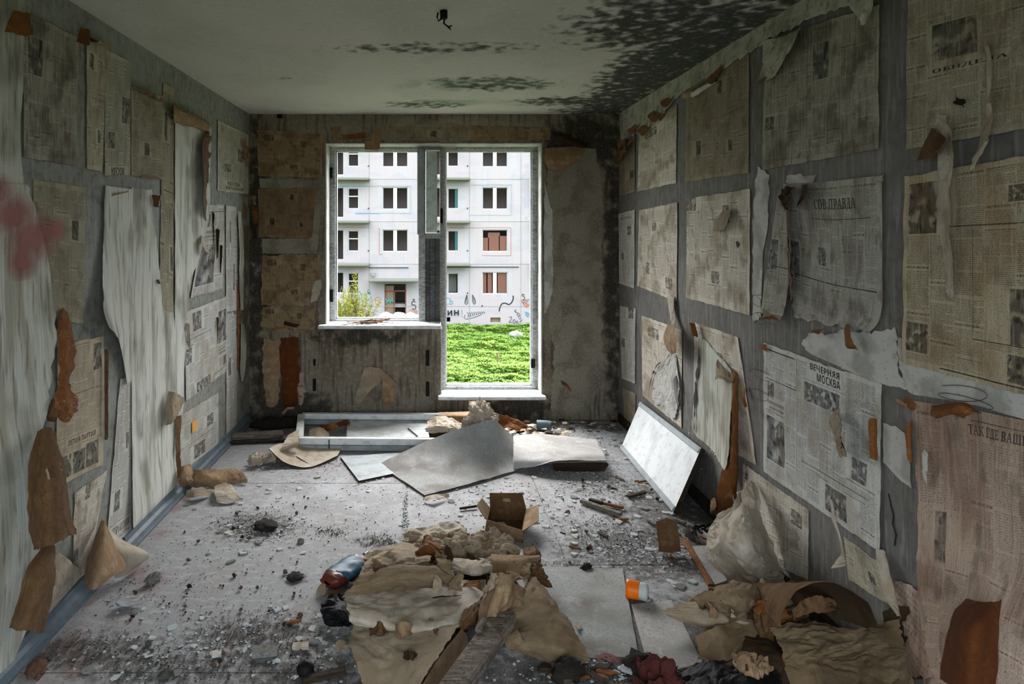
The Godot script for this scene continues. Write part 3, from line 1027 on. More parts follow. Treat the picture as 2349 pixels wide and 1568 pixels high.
func build_room() -> void:
	var zb := ZB - 0.34
	var g := Geo.new()
	slab(Vector3(XL - 0.2, -0.2, zb), Vector3(XL, TOP + 0.2, ZF), g, Vector3.RIGHT, func(p): return Vector2(u_of(p.z), (TOP - p.y) / TOP))
	struct(put("wall_left", [[g, M.left_wall]]))
	g = Geo.new()
	slab(Vector3(XR, -0.2, zb), Vector3(XR + 0.2, TOP + 0.2, ZF), g, Vector3.LEFT, func(p): return Vector2(u_of(p.z), (TOP - p.y) / TOP))
	struct(put("wall_right", [[g, M.right_wall]]))
	var s := -ZB / K
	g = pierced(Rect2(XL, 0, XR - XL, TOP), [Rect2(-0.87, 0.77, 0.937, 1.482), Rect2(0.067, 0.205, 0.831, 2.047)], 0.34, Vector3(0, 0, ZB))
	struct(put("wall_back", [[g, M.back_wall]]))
	g = Geo.new()
	slab(Vector3(XL - 0.2, TOP, zb), Vector3(XR + 0.2, TOP + 0.2, ZF), g, Vector3.DOWN, func(p): return Vector2((p.x - XL) / (XR - XL), (p.z - ZB) / 3.4))
	struct(put("ceiling", [[g, M.ceiling]]))
	g = Geo.new()
	slab(Vector3(XL - 0.2, -0.2, zb), Vector3(XR + 0.2, -0.006, ZF), g, Vector3.UP, floor_uv)
	var fo := struct(put("floor", [[g, M.floor]]))
	# fibreboard sheets laid on it, a few millimetres apart
	for r in [[XL + 0.02, -0.152, -5.78, -4.36], [-0.138, XR - 0.02, -5.78, -4.72], [XL + 0.02, -0.157, -4.352, -2.5], [-0.148, 0.62, -4.71, -3.55], [0.626, XR - 0.02, -4.71, -3.3], [-0.15, 0.62, -3.543, -2.3], [0.626, XR - 0.02, -3.29, -1.6], [XL + 0.02, -0.157, -2.49, 0.6], [-0.15, 0.62, -2.29, 0.6]]:
		g = Geo.new()
		slab(Vector3(r[0], -0.006, r[2]), Vector3(r[1], 0.0, r[3]), g, Vector3.UP, floor_uv)
		put("fibreboard_panel", [[g, M.floor]], fo)
	# the rear of the room, behind the camera: a wide opening added to let in sky light as fill
	g = pierced(Rect2(XL - 0.2, -0.2, XR - XL + 0.4, TOP + 0.4), [Rect2(-1.3, 0.0, 2.6, 2.3)], 0.12, Vector3(0, 0, ZF + 0.12))
	struct(put("wall_rear", [[g, M.skim]]))
	# skirting along the left wall
	g = Geo.new()
	var face := func(z0: float, z1: float, to: Geo) -> void:
		var prof := [Vector2(0, 0.075), Vector2(0.012, 0.073), Vector2(0.016, 0.045), Vector2(0.03, 0.032), Vector2(0.034, 0.014), Vector2(0.046, 0.010), Vector2(0.046, 0.0)]
		for i in prof.size() - 1:
			var a: Vector2 = prof[i]
			var b: Vector2 = prof[i + 1]
			to.face(Vector3(XL + a.x, a.y, z0), Vector3(XL + b.x, b.y, z0), Vector3(XL + b.x, b.y, z1), Vector3(XL + a.x, a.y, z1), Vector3(1, 1, 0))
		for z in [z0, z1]:
			for i in prof.size() - 1:
				var a: Vector2 = prof[i]
				var b: Vector2 = prof[i + 1]
				to.face3(Vector3(XL, 0, z), Vector3(XL + a.x, a.y, z), Vector3(XL + b.x, b.y, z), Vector3(0, 0, z - (z0 + z1) / 2))
	face.call(-5.75, -3.42, g)
	face.call(-3.40, 0.6, g)
	struct(put("baseboard_left", [[g, M.skirting]]), "blue grey painted skirting board along the left wall")
	g = Geo.new()
	g.box(Vector3(XR - 0.012, 0.035, -3.6), Vector3(0.024, 0.07, 4.3), Basis(), 0.004)
	struct(put("baseboard_right", [[g, M.wood_dark]]))
	# the ceiling hook with its wires
	var h := thing("ceiling_hook", "black lamp hook and cut wires hanging from the stained ceiling", "hook", ce([1018, 20]))
	var p := ce([1018, 24])
	g = Geo.new()
	g.tube([p + Vector3(0, 0.0, 0), p + Vector3(0, -0.035, 0)], 0.016, 10)
	put("socket", [[g, M.black]], h)
	g = Geo.new()
	g.tube([p + Vector3(0.0, -0.03, 0), p + Vector3(-0.025, -0.045, 0), p + Vector3(-0.028, -0.028, 0.0), p + Vector3(-0.024, -0.012, 0.01)], 0.004)
	put("wire", [[g, M.black]], h)
	g = Geo.new()
	g.tube([p + Vector3(0.004, -0.03, 0), p + Vector3(0.0, -0.055, 0), p + Vector3(0.015, -0.07, 0.01), p + Vector3(0.03, -0.085, 0.01), p + Vector3(0.022, -0.07, 0.01), p + Vector3(0.034, -0.07, 0.015)], 0.004)
	put("wire", [[g, M.black]], h)
	# plaster coming away under the ceiling, right wall
	var rows := grid([[[1422, 258], [1520, 196], [1620, 135], [1720, 74], [1830, 6], [1990, -95]], [[1428, 330, 0.004], [1500, 290, 0.008], [1560, 222, 0.006], [1680, 150, 0.012], [1800, 78, 0.01], [1990, 2, 0.008]]], "r")
	var sh := sheet(rows, {"jag": 0.05, "tear": "b", "seed": 61, "base": 0.008, "amp": 0.004, "crease": 0.003, "th": 0.004, "most": 90})
	tag(put("wallpaper_border", two(sh, M.plaster_mould, M.plaster), self), "mouldy whitish border strip peeling under the ceiling on the right wall", "wallpaper")

func build_window() -> void:
	var s := 5.99 / K
	var at := func(x: float, y: float) -> Vector3: return Vector3((x - VX) * s, EYE - (y - VY) * s, -5.99)
	var plate := func(x0: float, y0: float, x1: float, y1: float, front: float, deep: float, g: Geo, ch := 0.004) -> void:
		var a: Vector3 = at.call(x0, y0)
		var b: Vector3 = at.call(x1, y1)
		g.box(Vector3((a.x + b.x) / 2, (a.y + b.y) / 2, -5.99 + front - deep / 2), Vector3(absf(b.x - a.x), absf(a.y - b.y), deep), Basis(), ch)
	var w := Node3D.new()
	w.name = "window_1"
	w.position = Vector3(0, 0.2, -6.0)
	add_child(w)
	struct(w, "tall balcony window frame without glass in the far wall")
	var g := Geo.new()
	plate.call(752.5, 330, 769, 747, 0.0, 0.1, g)
	put("jamb", [[g, M.worn]], w)
	g = Geo.new()
	plate.call(1221, 330, 1238, 900, 0.0, 0.1, g)
	put("jamb", [[g, M.worn]], w)
	g = Geo.new()
	plate.call(752, 328, 1238, 344, 0.001, 0.1, g)
	put("head_rail", [[g, M.worn]], w)
	g = Geo.new()
	plate.call(766, 732, 966, 746, 0.004, 0.09, g)
	put("bottom_rail", [[g, M.worn]], w)
	g = Geo.new()
	plate.call(1012, 885.5, 1232, 900, 0.004, 0.09, g)
	put("bottom_rail", [[g, M.worn]], w)
	g = Geo.new()
	plate.call(960, 343, 976, 746, 0.02, 0.11, g)
	put("mullion", [[g, M.worn]], w)
	g = Geo.new()
	plate.call(1009, 343, 1022, 900, 0.012, 0.1, g)
	put("mullion", [[g, M.worn]], w)
	g = Geo.new()
	plate.call(975, 546, 985.5, 746, -0.008, 0.05, g, 0.002)
	plate.call(986.3, 546, 998.3, 746, -0.006, 0.05, g, 0.002)
	plate.call(999, 546, 1010, 746, -0.008, 0.05, g, 0.002)
	plate.call(974, 545, 1011, 746, -0.03, 0.02, g, 0.002)
	put("panel", [[g, M.worn_dark]], w)
	g = Geo.new()
	plate.call(973, 534, 1011, 547, 0.005, 0.08, g)
	put("cross_rail", [[g, M.worn]], w)
	# the narrow vent leaf, pale and flyspecked
	g = Geo.new()
	plate.call(977.5, 347, 1003, 533, 0.03, 0.03, g)
	put("vent_leaf", [[g, mat("vent_white", Color(0.95, 1.0, 0.97), 0.6, T.paint, {"tri": 3.0})]], w)
	g = Geo.new()
	plate.call(957.5, 343, 973, 538, 0.06, 0.04, g)
	put("vent_edge", [[g, M.paint_grey]], w)
	for r in [[769.5, 345, 772.5, 731], [769.5, 345, 960, 348], [769.5, 729, 962, 732.5], [960.5, 540, 964.5, 732], [1022, 345, 1025, 886], [1022, 345, 1221, 348], [1022, 883, 1221, 886], [1217.5, 345, 1221.5, 886]]:
		g = Geo.new()
		plate.call(r[0], r[1], r[2], r[3], -0.03, 0.03, g, 0.002)
		put("glazing_bead", [[g, M.paint]], w)
	for r in [[757, 664, 764, 692, 0.015], [757, 384, 763, 408, 0.015], [1224, 597, 1232, 620, 0.02], [1218, 822, 1227, 843, 0.02], [1010, 478, 1016, 512, 0.03]]:
		g = Geo.new()
		plate.call(r[0], r[1], r[2], r[3], r[4], 0.02, g, 0.003)
		put("hinge", [[g, M.black if r[0] != 1224 else M.paint_grey]], w)
	# plastered reveals and the two sills
	for r in [[-0.869, 0.775, -0.856, 2.25], [0.885, 0.21, 0.897, 2.25], [0.0675, 0.21, 0.079, 0.742]]:
		g = Geo.new()
		g.box(Vector3((r[0] + r[2]) / 2, (r[1] + r[3]) / 2, -5.895), Vector3(r[2] - r[0], r[3] - r[1], 0.19), Basis(), 0.004)
		struct(put("trim_1", [[g, M.plaster]]))
	g = Geo.new()
	g.box(Vector3(0.014, 2.243, -5.895), Vector3(1.766, 0.014, 0.19), Basis(), 0.004)
	struct(put("trim_2", [[g, M.plaster]]))
	g = Geo.new()
	g.box(Vector3(-0.42, 0.764, -5.85), Vector3(0.985, 0.028, 0.28), Basis(), 0.005)
	struct(put("window_sill", [[g, M.paint]]), "white painted window sill strewn with flakes")
	g = Geo.new()
	g.box(Vector3(0.482, 0.192, -5.86), Vector3(0.87, 0.03, 0.27), Basis(), 0.006)
	struct(put("door_sill", [[g, M.paint]]), "chipped white threshold under the balcony door opening")

# ---------------------------------------------------------------- outside
func build_outside() -> void:
	mat("facade", Color.WHITE, 0.95, facade_tex())
	mat("frame_white", Color(0.626, 0.626, 0.626), 0.8)
	mat("slab_grey", Color(0.461, 0.461, 0.435), 0.95)
	mat("slab_old", Color(0.374, 0.374, 0.339), 0.95)
	mat("inside", Color(0.539, 0.496, 0.487), 0.95)
	mat("brick_fill", Color(0.365, 0.252, 0.209), 0.95)
	mat("teal", Color(0.174, 0.348, 0.348), 0.9)
	mat("ground", Color(0.217, 0.287, 0.113), 1.0)
	mat("ink_black", Color(0.096, 0.122, 0.131), 0.9)
	mat("ink_blue", Color(0.252, 0.452, 0.539), 0.9)
	mat("ink_pale", Color(0.452, 0.513, 0.531), 0.9)
	mat("ink_red", Color(0.557, 0.313, 0.261), 0.9)
	mat("ink_teal", Color(0.244, 0.470, 0.452), 0.9)
	mat("ink_orange", Color(0.583, 0.374, 0.244), 0.9)
	mat("door_tan", Color(0.435, 0.365, 0.296), 0.9)
	mat("door_red", Color(0.418, 0.261, 0.226), 0.9)
	# ground
	var g := Geo.new()
	var rows := []
	for i in 25:
		var row := []
		for j in 25:
			var p := Vector3(-40.0 + 80.0 * j / 24, GY, -60.0 + 52.0 * i / 24)
			p.y += 0.18 * noise.get_noise_2d(p.x * 0.2, p.z * 0.2)
			row.append(p)
		rows.append(row)
	g.shell(rows)
	struct(put("ground", [[g, M.ground]]))
	# this block's own outer wall round the opening
	g = pierced(Rect2(-15, GY - 0.4, 30, 17.2), [Rect2(-0.88, 0.77, 0.95, 1.49), Rect2(0.06, 0.2, 0.845, 2.06)], 0.14, Vector3(0, 0, ZB - 0.345))
	struct(put("wall_outside", [[g, M.slab_grey]]))
	building()
	greenery()

func facade_tex() -> ImageTexture:
	var im := canvas(1400, 900, Color(0.545, 0.513, 0.513))
	stain(im, 501, 20, 6, 4, 0.5, 0.8, Color(0.539, 0.526, 0.539), 0.6)
	stain(im, 502, 9, 16, 4, 0.62, 0.68, Color(0.492, 0.479, 0.500), 0.35)
	stain(im, 503, 90, 4, 3, 0.6, 0.85, Color(0.505, 0.492, 0.500), 0.4)
	spots(im, 504, [[0.755, 0.5, 0.05, 0.14, 1.1], [0.82, 0.62, 0.03, 0.1, 1.0]], 40, 0.4, 0.5, Color(0.470, 0.461, 0.483), 0.6)
	return done(im)

func building() -> void:
	var s := DB / K
	var X := func(x: float) -> float: return (x - VX) * s
	var Y := func(y: float) -> float: return EYE - (y - VY) * s
	var b := thing("apartment_building", "long white panel block of flats, empty windows and graffiti, across the grass", "building", Vector3(0, GY, -DB))
	var holes := []
	var windows := []      # [x0, y0, x1, y1, mullion]
	for bay in range(-2, 3):
		var o := 229.0 * bay
		for r in 6:
			var t := 138.0 + 97.3 * r
			var last := r == 5
			windows.append([771 + o, t - 1, 789 + o, t + (69 if not last else 48), 0])
			windows.append([798 + o, t + 1, 823 + o, t + 49, 3])
			if last and bay == 0:
				continue
			windows.append([877 + o, t - 1, 936 + o, t + 50, 2 if not (bay == 1 and r == 4) else 1])
	for w in windows:
		holes.append(Rect2(X.call(w[0]), Y.call(w[3]), (w[2] - w[0]) * s, (w[3] - w[1]) * s))
	holes.append(Rect2(X.call(882), GY + 0.25, 50 * s, Y.call(651) - GY - 0.25))
	for v in [[1023, 727, 1033, 738], [1125, 728, 1148, 739]]:
		holes.append(Rect2(X.call(v[0]), Y.call(v[3]), (v[2] - v[0]) * s, (v[3] - v[1]) * s))
	var r := Rect2(X.call(480), GY - 0.5, 1000 * s, Y.call(108) - GY + 0.5)
	var g := pierced(r, holes, 0.3, Vector3(0, 0, -DB))
	var facade := put("wall", [[g, M.facade]], b)
	# joints between the wall panels
	g = Geo.new()
	for x in [618, 695, 847, 924 + 153, 1195, 1306]:
		g.box(Vector3(X.call(x), 3.9, -DB + 0.004), Vector3(0.035, 17.0, 0.02))
	for k in 6:
		g.box(Vector3(0, Y.call(216 + 97.3 * k), -DB + 0.004), Vector3(28, 0.03, 0.02))
	put("panel_joints", [[g, M.slab_grey]], b)
	# rooms behind: slabs, partitions, a rear wall
	g = Geo.new()
	for k in 7:
		g.box(Vector3(0, Y.call(118 + 97.3 * k), -DB - 3.3), Vector3(28, 0.22, 6.0))
	for x in [480, 618, 733, 847, 962, 1077, 1195, 1306, 1480]:
		g.box(Vector3(X.call(x), 3.8, -DB - 3.3), Vector3(0.16, 17.5, 5.9))
	g.box(Vector3(0, 3.8, -DB - 2.6), Vector3(28, 17.6, 0.2))
	put("inner_wall", [[g, M.inside]], b)
	g = Geo.new()
	g.box(Vector3(0, Y.call(100), -DB - 3.0), Vector3(28.6, 0.3, 7.0))
	put("roof", [[g, M.slab_grey]], b)
	# frames
	for w in windows:
		g = Geo.new()
		var a := Vector3(X.call(w[0]), Y.call(w[1]), -DB - 0.12)
		var c := Vector3(X.call(w[2]), Y.call(w[3]), -DB - 0.12)
		var t := 0.055
		var box := func(x0: float, y0: float, x1: float, y1: float) -> void:
			g.box(Vector3((x0 + x1) / 2, (y0 + y1) / 2, -DB - 0.12), Vector3(absf(x1 - x0) - 0.002, absf(y1 - y0) - 0.002, 0.1 if absf(x1 - x0) < absf(y1 - y0) else 0.09))
		box.call(a.x, a.y, a.x + t, c.y)
		box.call(c.x - t, a.y, c.x, c.y)
		box.call(a.x, a.y, c.x, a.y - t)
		box.call(a.x, c.y + t, c.x, c.y)
		if w[4] == 2:
			box.call(a.x + 25 * s, a.y, a.x + 33.5 * s, c.y)
		if w[4] == 3 and int(w[0]) % 3 == 0:
			box.call(a.x, a.y - 0.5, c.x, a.y - 0.57)
		put("window_frame", [[g, M.frame_white]], b)
	# odd fillings seen through the openings
	var fill := func(called: String, x0: float, y0: float, x1: float, y1: float, m: Material, deep := 0.2) -> void:
		var h := Geo.new()
		h.box(Vector3(X.call((x0 + x1) / 2), Y.call((y0 + y1) / 2), -DB - deep), Vector3((x1 - x0) * s, (y1 - y0) * s, 0.06))
		put(called, [[h, m]], b)
	fill.call("brick_infill", 1107, 545, 1122, 577, M.brick_fill)
	fill.call("brick_infill", 1120, 533, 1147, 577, M.brick_fill)
	fill.call("brick_infill", 1145, 541, 1164, 577, M.brick_fill)
	fill.call("infill", 1126, 728, 1148, 739, M.door_tan)
	fill.call("shutter", 1108, 626, 1116, 672, M.brick_fill)
	fill.call("shutter", 1119, 626, 1129, 672, M.brick_fill)
	fill.call("shutter", 1142, 626, 1163, 672, M.brick_fill)
	fill.call("curtain_board", 1027, 626, 1048, 672, M.slab_grey, 0.9)
	fill.call("inner_frame", 1044, 432, 1049, 480, M.teal)
	fill.call("inner_frame", 1044, 529, 1049, 576, M.teal)
	# balcony slabs
	for bay in range(-2, 3):
		for k in 6:
			var y := 217.0 + 97.3 * k - 97.3
			if k == 0:
				continue
			g = Geo.new()
			g.box(Vector3(X.call(805 + 229.0 * bay), Y.call(y + 97.3 - 97.3), -DB + 0.42), Vector3(88 * s, 0.2, 0.84), Basis(Vector3.FORWARD, 0.004), 0.05)
			put("balcony_slab", [[g, M.slab_old]], b)
	# entrance
	g = Geo.new()
	g.box(Vector3(X.call(905), Y.call(641), -DB + 0.6), Vector3(112 * s, 0.16, 1.2), Basis(), 0.04)
	put("canopy", [[g, M.slab_old]], b)
	g = Geo.new()
	g.box(Vector3(X.call(893), Y.call(690), -DB - 0.15), Vector3(20 * s, 70 * s, 0.07))
	put("door", [[g, M.door_tan]], b)
	g = Geo.new()
	for q in [[881.5, 652, 884, 724], [929.5, 652, 932.5, 724], [881, 666, 932, 668.5], [904, 667, 906, 724]]:
		g.box(Vector3(X.call((q[0] + q[2]) / 2), Y.call((q[1] + q[3]) / 2), -DB - 0.08), Vector3((q[2] - q[0]) * s, (q[3] - q[1]) * s, 0.12))
	put("door_frame", [[g, M.door_red]], b)
	for k in 6:
		g = Geo.new()
		g.box(Vector3(X.call(918), GY + 0.4 + 0.17 * k, -DB - 1.2 - 0.28 * k), Vector3(0.8, 0.17, 0.3))
		put("step", [[g, M.slab_grey]], b)
	for q in [[846, 613.5, 937, 614.5], [1023, 612, 1190, 613.3]]:
		g = Geo.new()
		g.tube([Vector3(X.call(q[0]), Y.call(q[1]), -DB + 0.06), Vector3(X.call(q[2]), Y.call(q[1]), -DB + 0.06)], 0.025)
		put("pipe", [[g, M.ink_black]], b)
	g = Geo.new()
	g.box(Vector3(X.call(856.5), Y.call(629), -DB + 0.08), Vector3(8 * s, 8 * s, 0.16))
	put("lamp_box", [[g, M.slab_grey]], b)
	for x in [845.5, 1072.5]:
		for k in 4:
			g = Geo.new()
			g.box(Vector3(X.call(x), Y.call(380.5 + 97.0 * k), -DB + 0.02), Vector3(0.07, 0.07, 0.06))
			put("vent_hole", [[g, M.ink_black]], b)
	# graffiti, painted strokes
	var paint := func(m: Material, w: float, lines: Array) -> void:
		var h := Geo.new()
		var lift := 0.010
		for l in lines:
			var raw := []
			for p in l:
				raw.append(Vector3(X.call(p[0]), Y.call(p[1]), -DB + lift))
			var pts := []
			for i in (raw.size() - 1) * 4 + 1:      # rounded through the points, except for straight strokes
				pts.append(along(raw, i / (4.0 * (raw.size() - 1)), raw.size() < 4))
			stroke(pts, w * 0.8, Vector3.BACK, h)
			lift += w * 0.12
		put("graffiti", [[h, m]], b)
	var drop := func(x: float, y: float) -> Array:
		return [[x + 1, y - 11], [x - 3, y + 2], [x - 3.5, y + 8], [x, y + 10.5], [x + 3, y + 7], [x + 2.5, y - 2], [x + 1, y - 11]]
	paint.call(M.ink_black, 0.045, [drop.call(1070, 687), [[1070, 680], [1069, 694]]])
	paint.call(M.ink_black, 0.045, [[[1084, 676], [1084, 690], [1087, 697], [1090.5, 695], [1090, 688], [1084, 676]], [[1086, 682], [1088, 694]]])
	paint.call(M.ink_black, 0.085, [[[1145, 713], [1147, 704], [1152, 696], [1160, 695], [1167, 698], [1173, 694], [1177, 686], [1177, 678]]])
	var teeth := [[[1067, 722], [1065, 727], [1068, 731], [1075, 731], [1090, 727], [1105, 721]]]
	for k in 9:
		teeth.append([[1072.0 + 4.6 * k, 716 - 0.3 * k], [1075.0 + 4.6 * k, 721 - 0.5 * k], [1073.0 + 4.6 * k, 728 - 1.4 * k]])
	paint.call(M.ink_black, 0.035, teeth)
	var eye := [[[1104, 703], [1107, 700]]]
	paint.call(M.ink_black, 0.07, eye)
	# И Н ! and the fainter С Ь above
	paint.call(M.ink_black, 0.1, [[[1028, 712], [1028, 723]], [[1028, 722], [1036, 712]], [[1036, 712], [1036, 723]], [[1043, 711], [1043, 722]], [[1043, 716.5], [1051, 716.5]], [[1051, 711], [1051, 722]]])
	paint.call(M.ink_blue, 0.05, [[[1059, 710], [1060, 720]], [[1060.5, 725], [1060.5, 726.5]]])
	paint.call(M.ink_blue, 0.05, [[[1029, 685], [1025, 683], [1022, 690], [1024, 697], [1029, 697]], [[1032, 683], [1032, 697]], [[1032, 690], [1037, 690], [1038, 694], [1036, 697], [1032, 697]]])
	# the figures by the right jamb
	paint.call(M.ink_black, 0.05, [[[1203, 677], [1199, 674], [1198, 678], [1203, 681], [1203, 686], [1199, 687]]])
	paint.call(M.ink_red, 0.1, [[[1197, 689], [1218, 688], [1208, 704], [1197, 689]], [[1204, 690], [1211, 701]]])
	paint.call(M.ink_blue, 0.09, [[[1200, 694], [1209, 692], [1212, 686]], [[1205, 715], [1212, 718], [1214, 722]], [[1206, 719], [1212, 726]]])
	paint.call(M.ink_black, 0.035, [[[1180, 711], [1183, 717]], [[1184, 709], [1181, 714], [1188, 717]], [[1186, 720], [1190, 718], [1192, 722], [1188, 724], [1186, 720]], [[1188, 728], [1194, 724]], [[1190, 732], [1195, 729]], [[1192, 738], [1198, 733]], [[1168, 727], [1173, 726], [1172, 733], [1168, 738], [1175, 739]], [[1177, 733], [1181, 733], [1182, 739], [1178, 740], [1177, 733]], [[1184, 742], [1186, 735], [1190, 743]]])
	# by the entrance: 5, an orange scrawl, a face, a tag on the door
	paint.call(M.ink_black, 0.06, [[[953, 692], [946, 692], [945, 699], [951, 699], [954, 704], [951, 709], [945, 708]]])
	paint.call(M.ink_black, 0.05, [[[948, 686], [950.5, 686], [950.5, 688.5], [948, 688.5], [948, 686]]])
	paint.call(M.ink_orange, 0.045, [[[938, 712], [941, 710], [943, 714], [939, 719], [945, 718]], [[948, 711], [946, 715], [949, 718], [951, 714], [948, 711]], [[954, 711], [952, 715], [955, 718], [958, 714], [954, 711]]])
	paint.call(M.ink_teal, 0.07, [[[885, 684], [889, 693], [892, 684], [895, 694], [899, 684], [902, 692]], [[884, 688], [903, 690]], [[885, 694], [902, 684]]])
	paint.call(M.ink_orange, 0.05, [[[861, 684], [866, 681], [872, 684], [874, 692], [868, 699], [862, 695], [861, 684]], [[864, 688], [867, 689]], [[870, 688], [872, 689]]])
	paint.call(M.ink_teal, 0.06, [[[815, 680], [825, 668], [835, 690], [845, 664], [853, 690]], [[820, 700], [840, 694], [856, 702]], [[828, 708], [834, 690]]])
	# survey lines in blue and red
	var wob := func(x0: float, x1: float, y: float) -> Array:
		var l := []
		for k in 9:
			var x := lerpf(x0, x1, k / 8.0)
			l.append([x, y + 0.7 * noise.get_noise_2d(x * 0.07, y)])
		return l
	paint.call(M.ink_blue, 0.055, [wob.call(770, 846, 427), wob.call(815, 870, 489)])
	paint.call(M.ink_pale, 0.045, [wob.call(1020, 1075, 426), wob.call(1075, 1172, 493), wob.call(847, 942, 488), [[942, 426], [942, 488]], [[1173, 424], [1173, 492]], wob.call(848, 942, 426), wob.call(1082, 1173, 423), [[1216, 424], [1216, 490]]])
	paint.call(M.ink_red, 0.03, [wob.call(770, 846, 522), wob.call(1020, 1172, 522), [[1172, 522], [1172, 585]], wob.call(1106, 1172, 586), [[870, 522], [870, 584]], [[871, 584], [878, 582]], wob.call(1030, 1064, 523), [[1216, 522], [1216, 584]]])

func greenery() -> void:
	mat("leaf_green", Color(0.40, 0.49, 0.235), 0.8, null, {"back": Color(0.42, 0.5, 0.22)})
	M.leaf_green.vertex_color_use_as_albedo = true
	mat("leaf_yellow", Color(0.505, 0.496, 0.217), 0.8, null, {"back": Color(0.5, 0.5, 0.2)})
	M.leaf_yellow.vertex_color_use_as_albedo = true
	mat("twig", Color(0.392, 0.348, 0.244), 0.9)
	var q := RandomNumberGenerator.new()
	q.seed = 91
	# a tuft of broad weeds
	var g := Geo.new()
	for k in 9:
		var a := TAU * k / 9.0 + q.randf()
		var d := Vector3(cos(a), 0, sin(a))
		var sd := Vector3(-sin(a), 0, cos(a)) * q.randf_range(0.03, 0.06)
		var h := q.randf_range(0.12, 0.3)
		var p0 := d * 0.02
		var p1 := d * q.randf_range(0.06, 0.14) + Vector3(0, h * 0.7, 0)
		var p2 := d * q.randf_range(0.16, 0.3) + Vector3(0, h, 0)
		g.quad(p0 - sd * 0.4, p0 + sd * 0.4, p1 + sd, p1 - sd)
		g.tri(p1 - sd, p1 + sd, p2)
	var mesh := ArrayMesh.new()
	var ar := []
	ar.resize(Mesh.ARRAY_MAX)
	ar[Mesh.ARRAY_VERTEX] = g.v
	ar[Mesh.ARRAY_NORMAL] = g.n
	ar[Mesh.ARRAY_INDEX] = g.ix
	mesh.add_surface_from_arrays(Mesh.PRIMITIVE_TRIANGLES, ar)
	mesh.surface_set_material(0, M.leaf_green)
	var mm := MultiMesh.new()
	mm.transform_format = MultiMesh.TRANSFORM_3D
	mm.use_colors = true
	mm.mesh = mesh
	var n := 36000
	mm.instance_count = n
	for i in n:
		var z := -lerpf(26.0, 45.8, sqrt(q.randf()))
		var x := q.randf_range(-2.0, 9.0) if i < 29000 else q.randf_range(-14.0, 14.0)
		var y := GY + 0.18 * noise.get_noise_2d(x * 0.2, z * 0.2)
		var lumpy := noise.get_noise_2d(x * 0.55, z * 0.55 + 40.0)
		var k := q.randf_range(0.35, 0.75) * (1.0 + 0.6 * lumpy)
		if z < -44.8:
			k *= 1.35
		var b := Basis(Vector3.UP, q.randf() * TAU).scaled(Vector3(k, k * q.randf_range(0.7, 1.2), k))
		mm.set_instance_transform(i, Transform3D(b, Vector3(x, y, z)))
		var c := Color(0.85, 0.95, 0.7).lerp(Color(1.08, 1.1, 0.85), clampf(lumpy + 0.4, 0, 1)) * q.randf_range(0.6, 1.15)
		if q.randf() < 0.04:
			c = Color(1.8, 1.5, 1.6)
		mm.set_instance_color(i, c)
	var grass := MultiMeshInstance3D.new()
	grass.name = "grass"
	grass.multimesh = mm
	add_child(grass)
	grass.set_meta("kind", "stuff")
	grass.set_meta("label", "bright green weeds and grass between the two blocks")
	grass.set_meta("category", "grass")
	# the sprouting bush beside the entrance
	var base := Vector3((812 - VX) * 40.0 / K, GY, -40.0)
	var bush := thing("shrub", "yellow green shrub in young leaf beside the building entrance", "shrub", base)
	g = Geo.new()
	var tips := []
	for k in 46:
		var a := q.randf() * TAU
		var out := q.randf_range(0.1, 1.5)
		var h := q.randf_range(2.2, 3.5) - out * 0.65
		var tip := base + Vector3(cos(a) * out, h, sin(a) * out * 0.7)
		if k == 0:
			tip = base + Vector3(0.05, 3.9, 0)
		var mid := base.lerp(tip, 0.5) + Vector3(cos(a) * out * 0.18, 0.1, 0)
		g.tube([base + Vector3(cos(a), 0, sin(a)) * 0.15, mid, tip], 0.012, 4)
		tips.append([mid, tip])
	put("stem", [[g, M.twig]], bush)
	var leaf := Geo.new()
	leaf.quad(Vector3(0, 0, 0), Vector3(0.025, 0.04, 0.008), Vector3(0, 0.09, 0), Vector3(-0.025, 0.04, 0.008))
	mesh = ArrayMesh.new()
	ar[Mesh.ARRAY_VERTEX] = leaf.v
	ar[Mesh.ARRAY_NORMAL] = leaf.n
	ar[Mesh.ARRAY_INDEX] = leaf.ix
	mesh.add_surface_from_arrays(Mesh.PRIMITIVE_TRIANGLES, ar)
	mesh.surface_set_material(0, M.leaf_yellow)
	mm = MultiMesh.new()
	mm.transform_format = MultiMesh.TRANSFORM_3D
	mm.use_colors = true
	mm.mesh = mesh
	mm.instance_count = 5200
	for i in 5200:
		var t: Array = tips[q.randi() % tips.size()]
		var p: Vector3 = t[0].lerp(t[1], pow(q.randf(), 0.8)) + Vector3(q.randf_range(-1, 1), q.randf_range(-1, 1), q.randf_range(-1, 1)) * 0.14
		var b := Basis.from_euler(Vector3(q.randf_range(-1.3, 1.3), q.randf() * TAU, q.randf_range(-1.3, 1.3))) * q.randf_range(0.7, 1.4)
		mm.set_instance_transform(i, Transform3D(b, p - base))
		mm.set_instance_color(i, Color(1, 1, 0.9) * q.randf_range(0.7, 1.25))
	var fo := MultiMeshInstance3D.new()
	fo.name = "foliage"
	fo.multimesh = mm
	fo.set_meta("kind", "stuff")
	bush.add_child(fo)
	var st := Geo.new()
	var sp := Vector3((1183 - VX) * 41.0 / K, GY + 0.25, -41.0)
	st = lump(sp, Vector3(0.46, 0.26, 0.36), 4.0, 0.16, 12, 18)
	tag(put("boulder", [[st, M.slab_grey]]), "pale boulder lying in the grass outside the balcony door", "rock")
	g = Geo.new()
	sp = Vector3((1141 - VX) * 33.0 / K, GY, -33.0)
	g.tube([sp, sp + Vector3(0.02, 0.35, 0), sp + Vector3(-0.03, 0.62, 0.03)], 0.05, 7)
	tag(put("stump", [[g, M.twig]]), "short brown wooden stake standing in the grass outside", "stake")

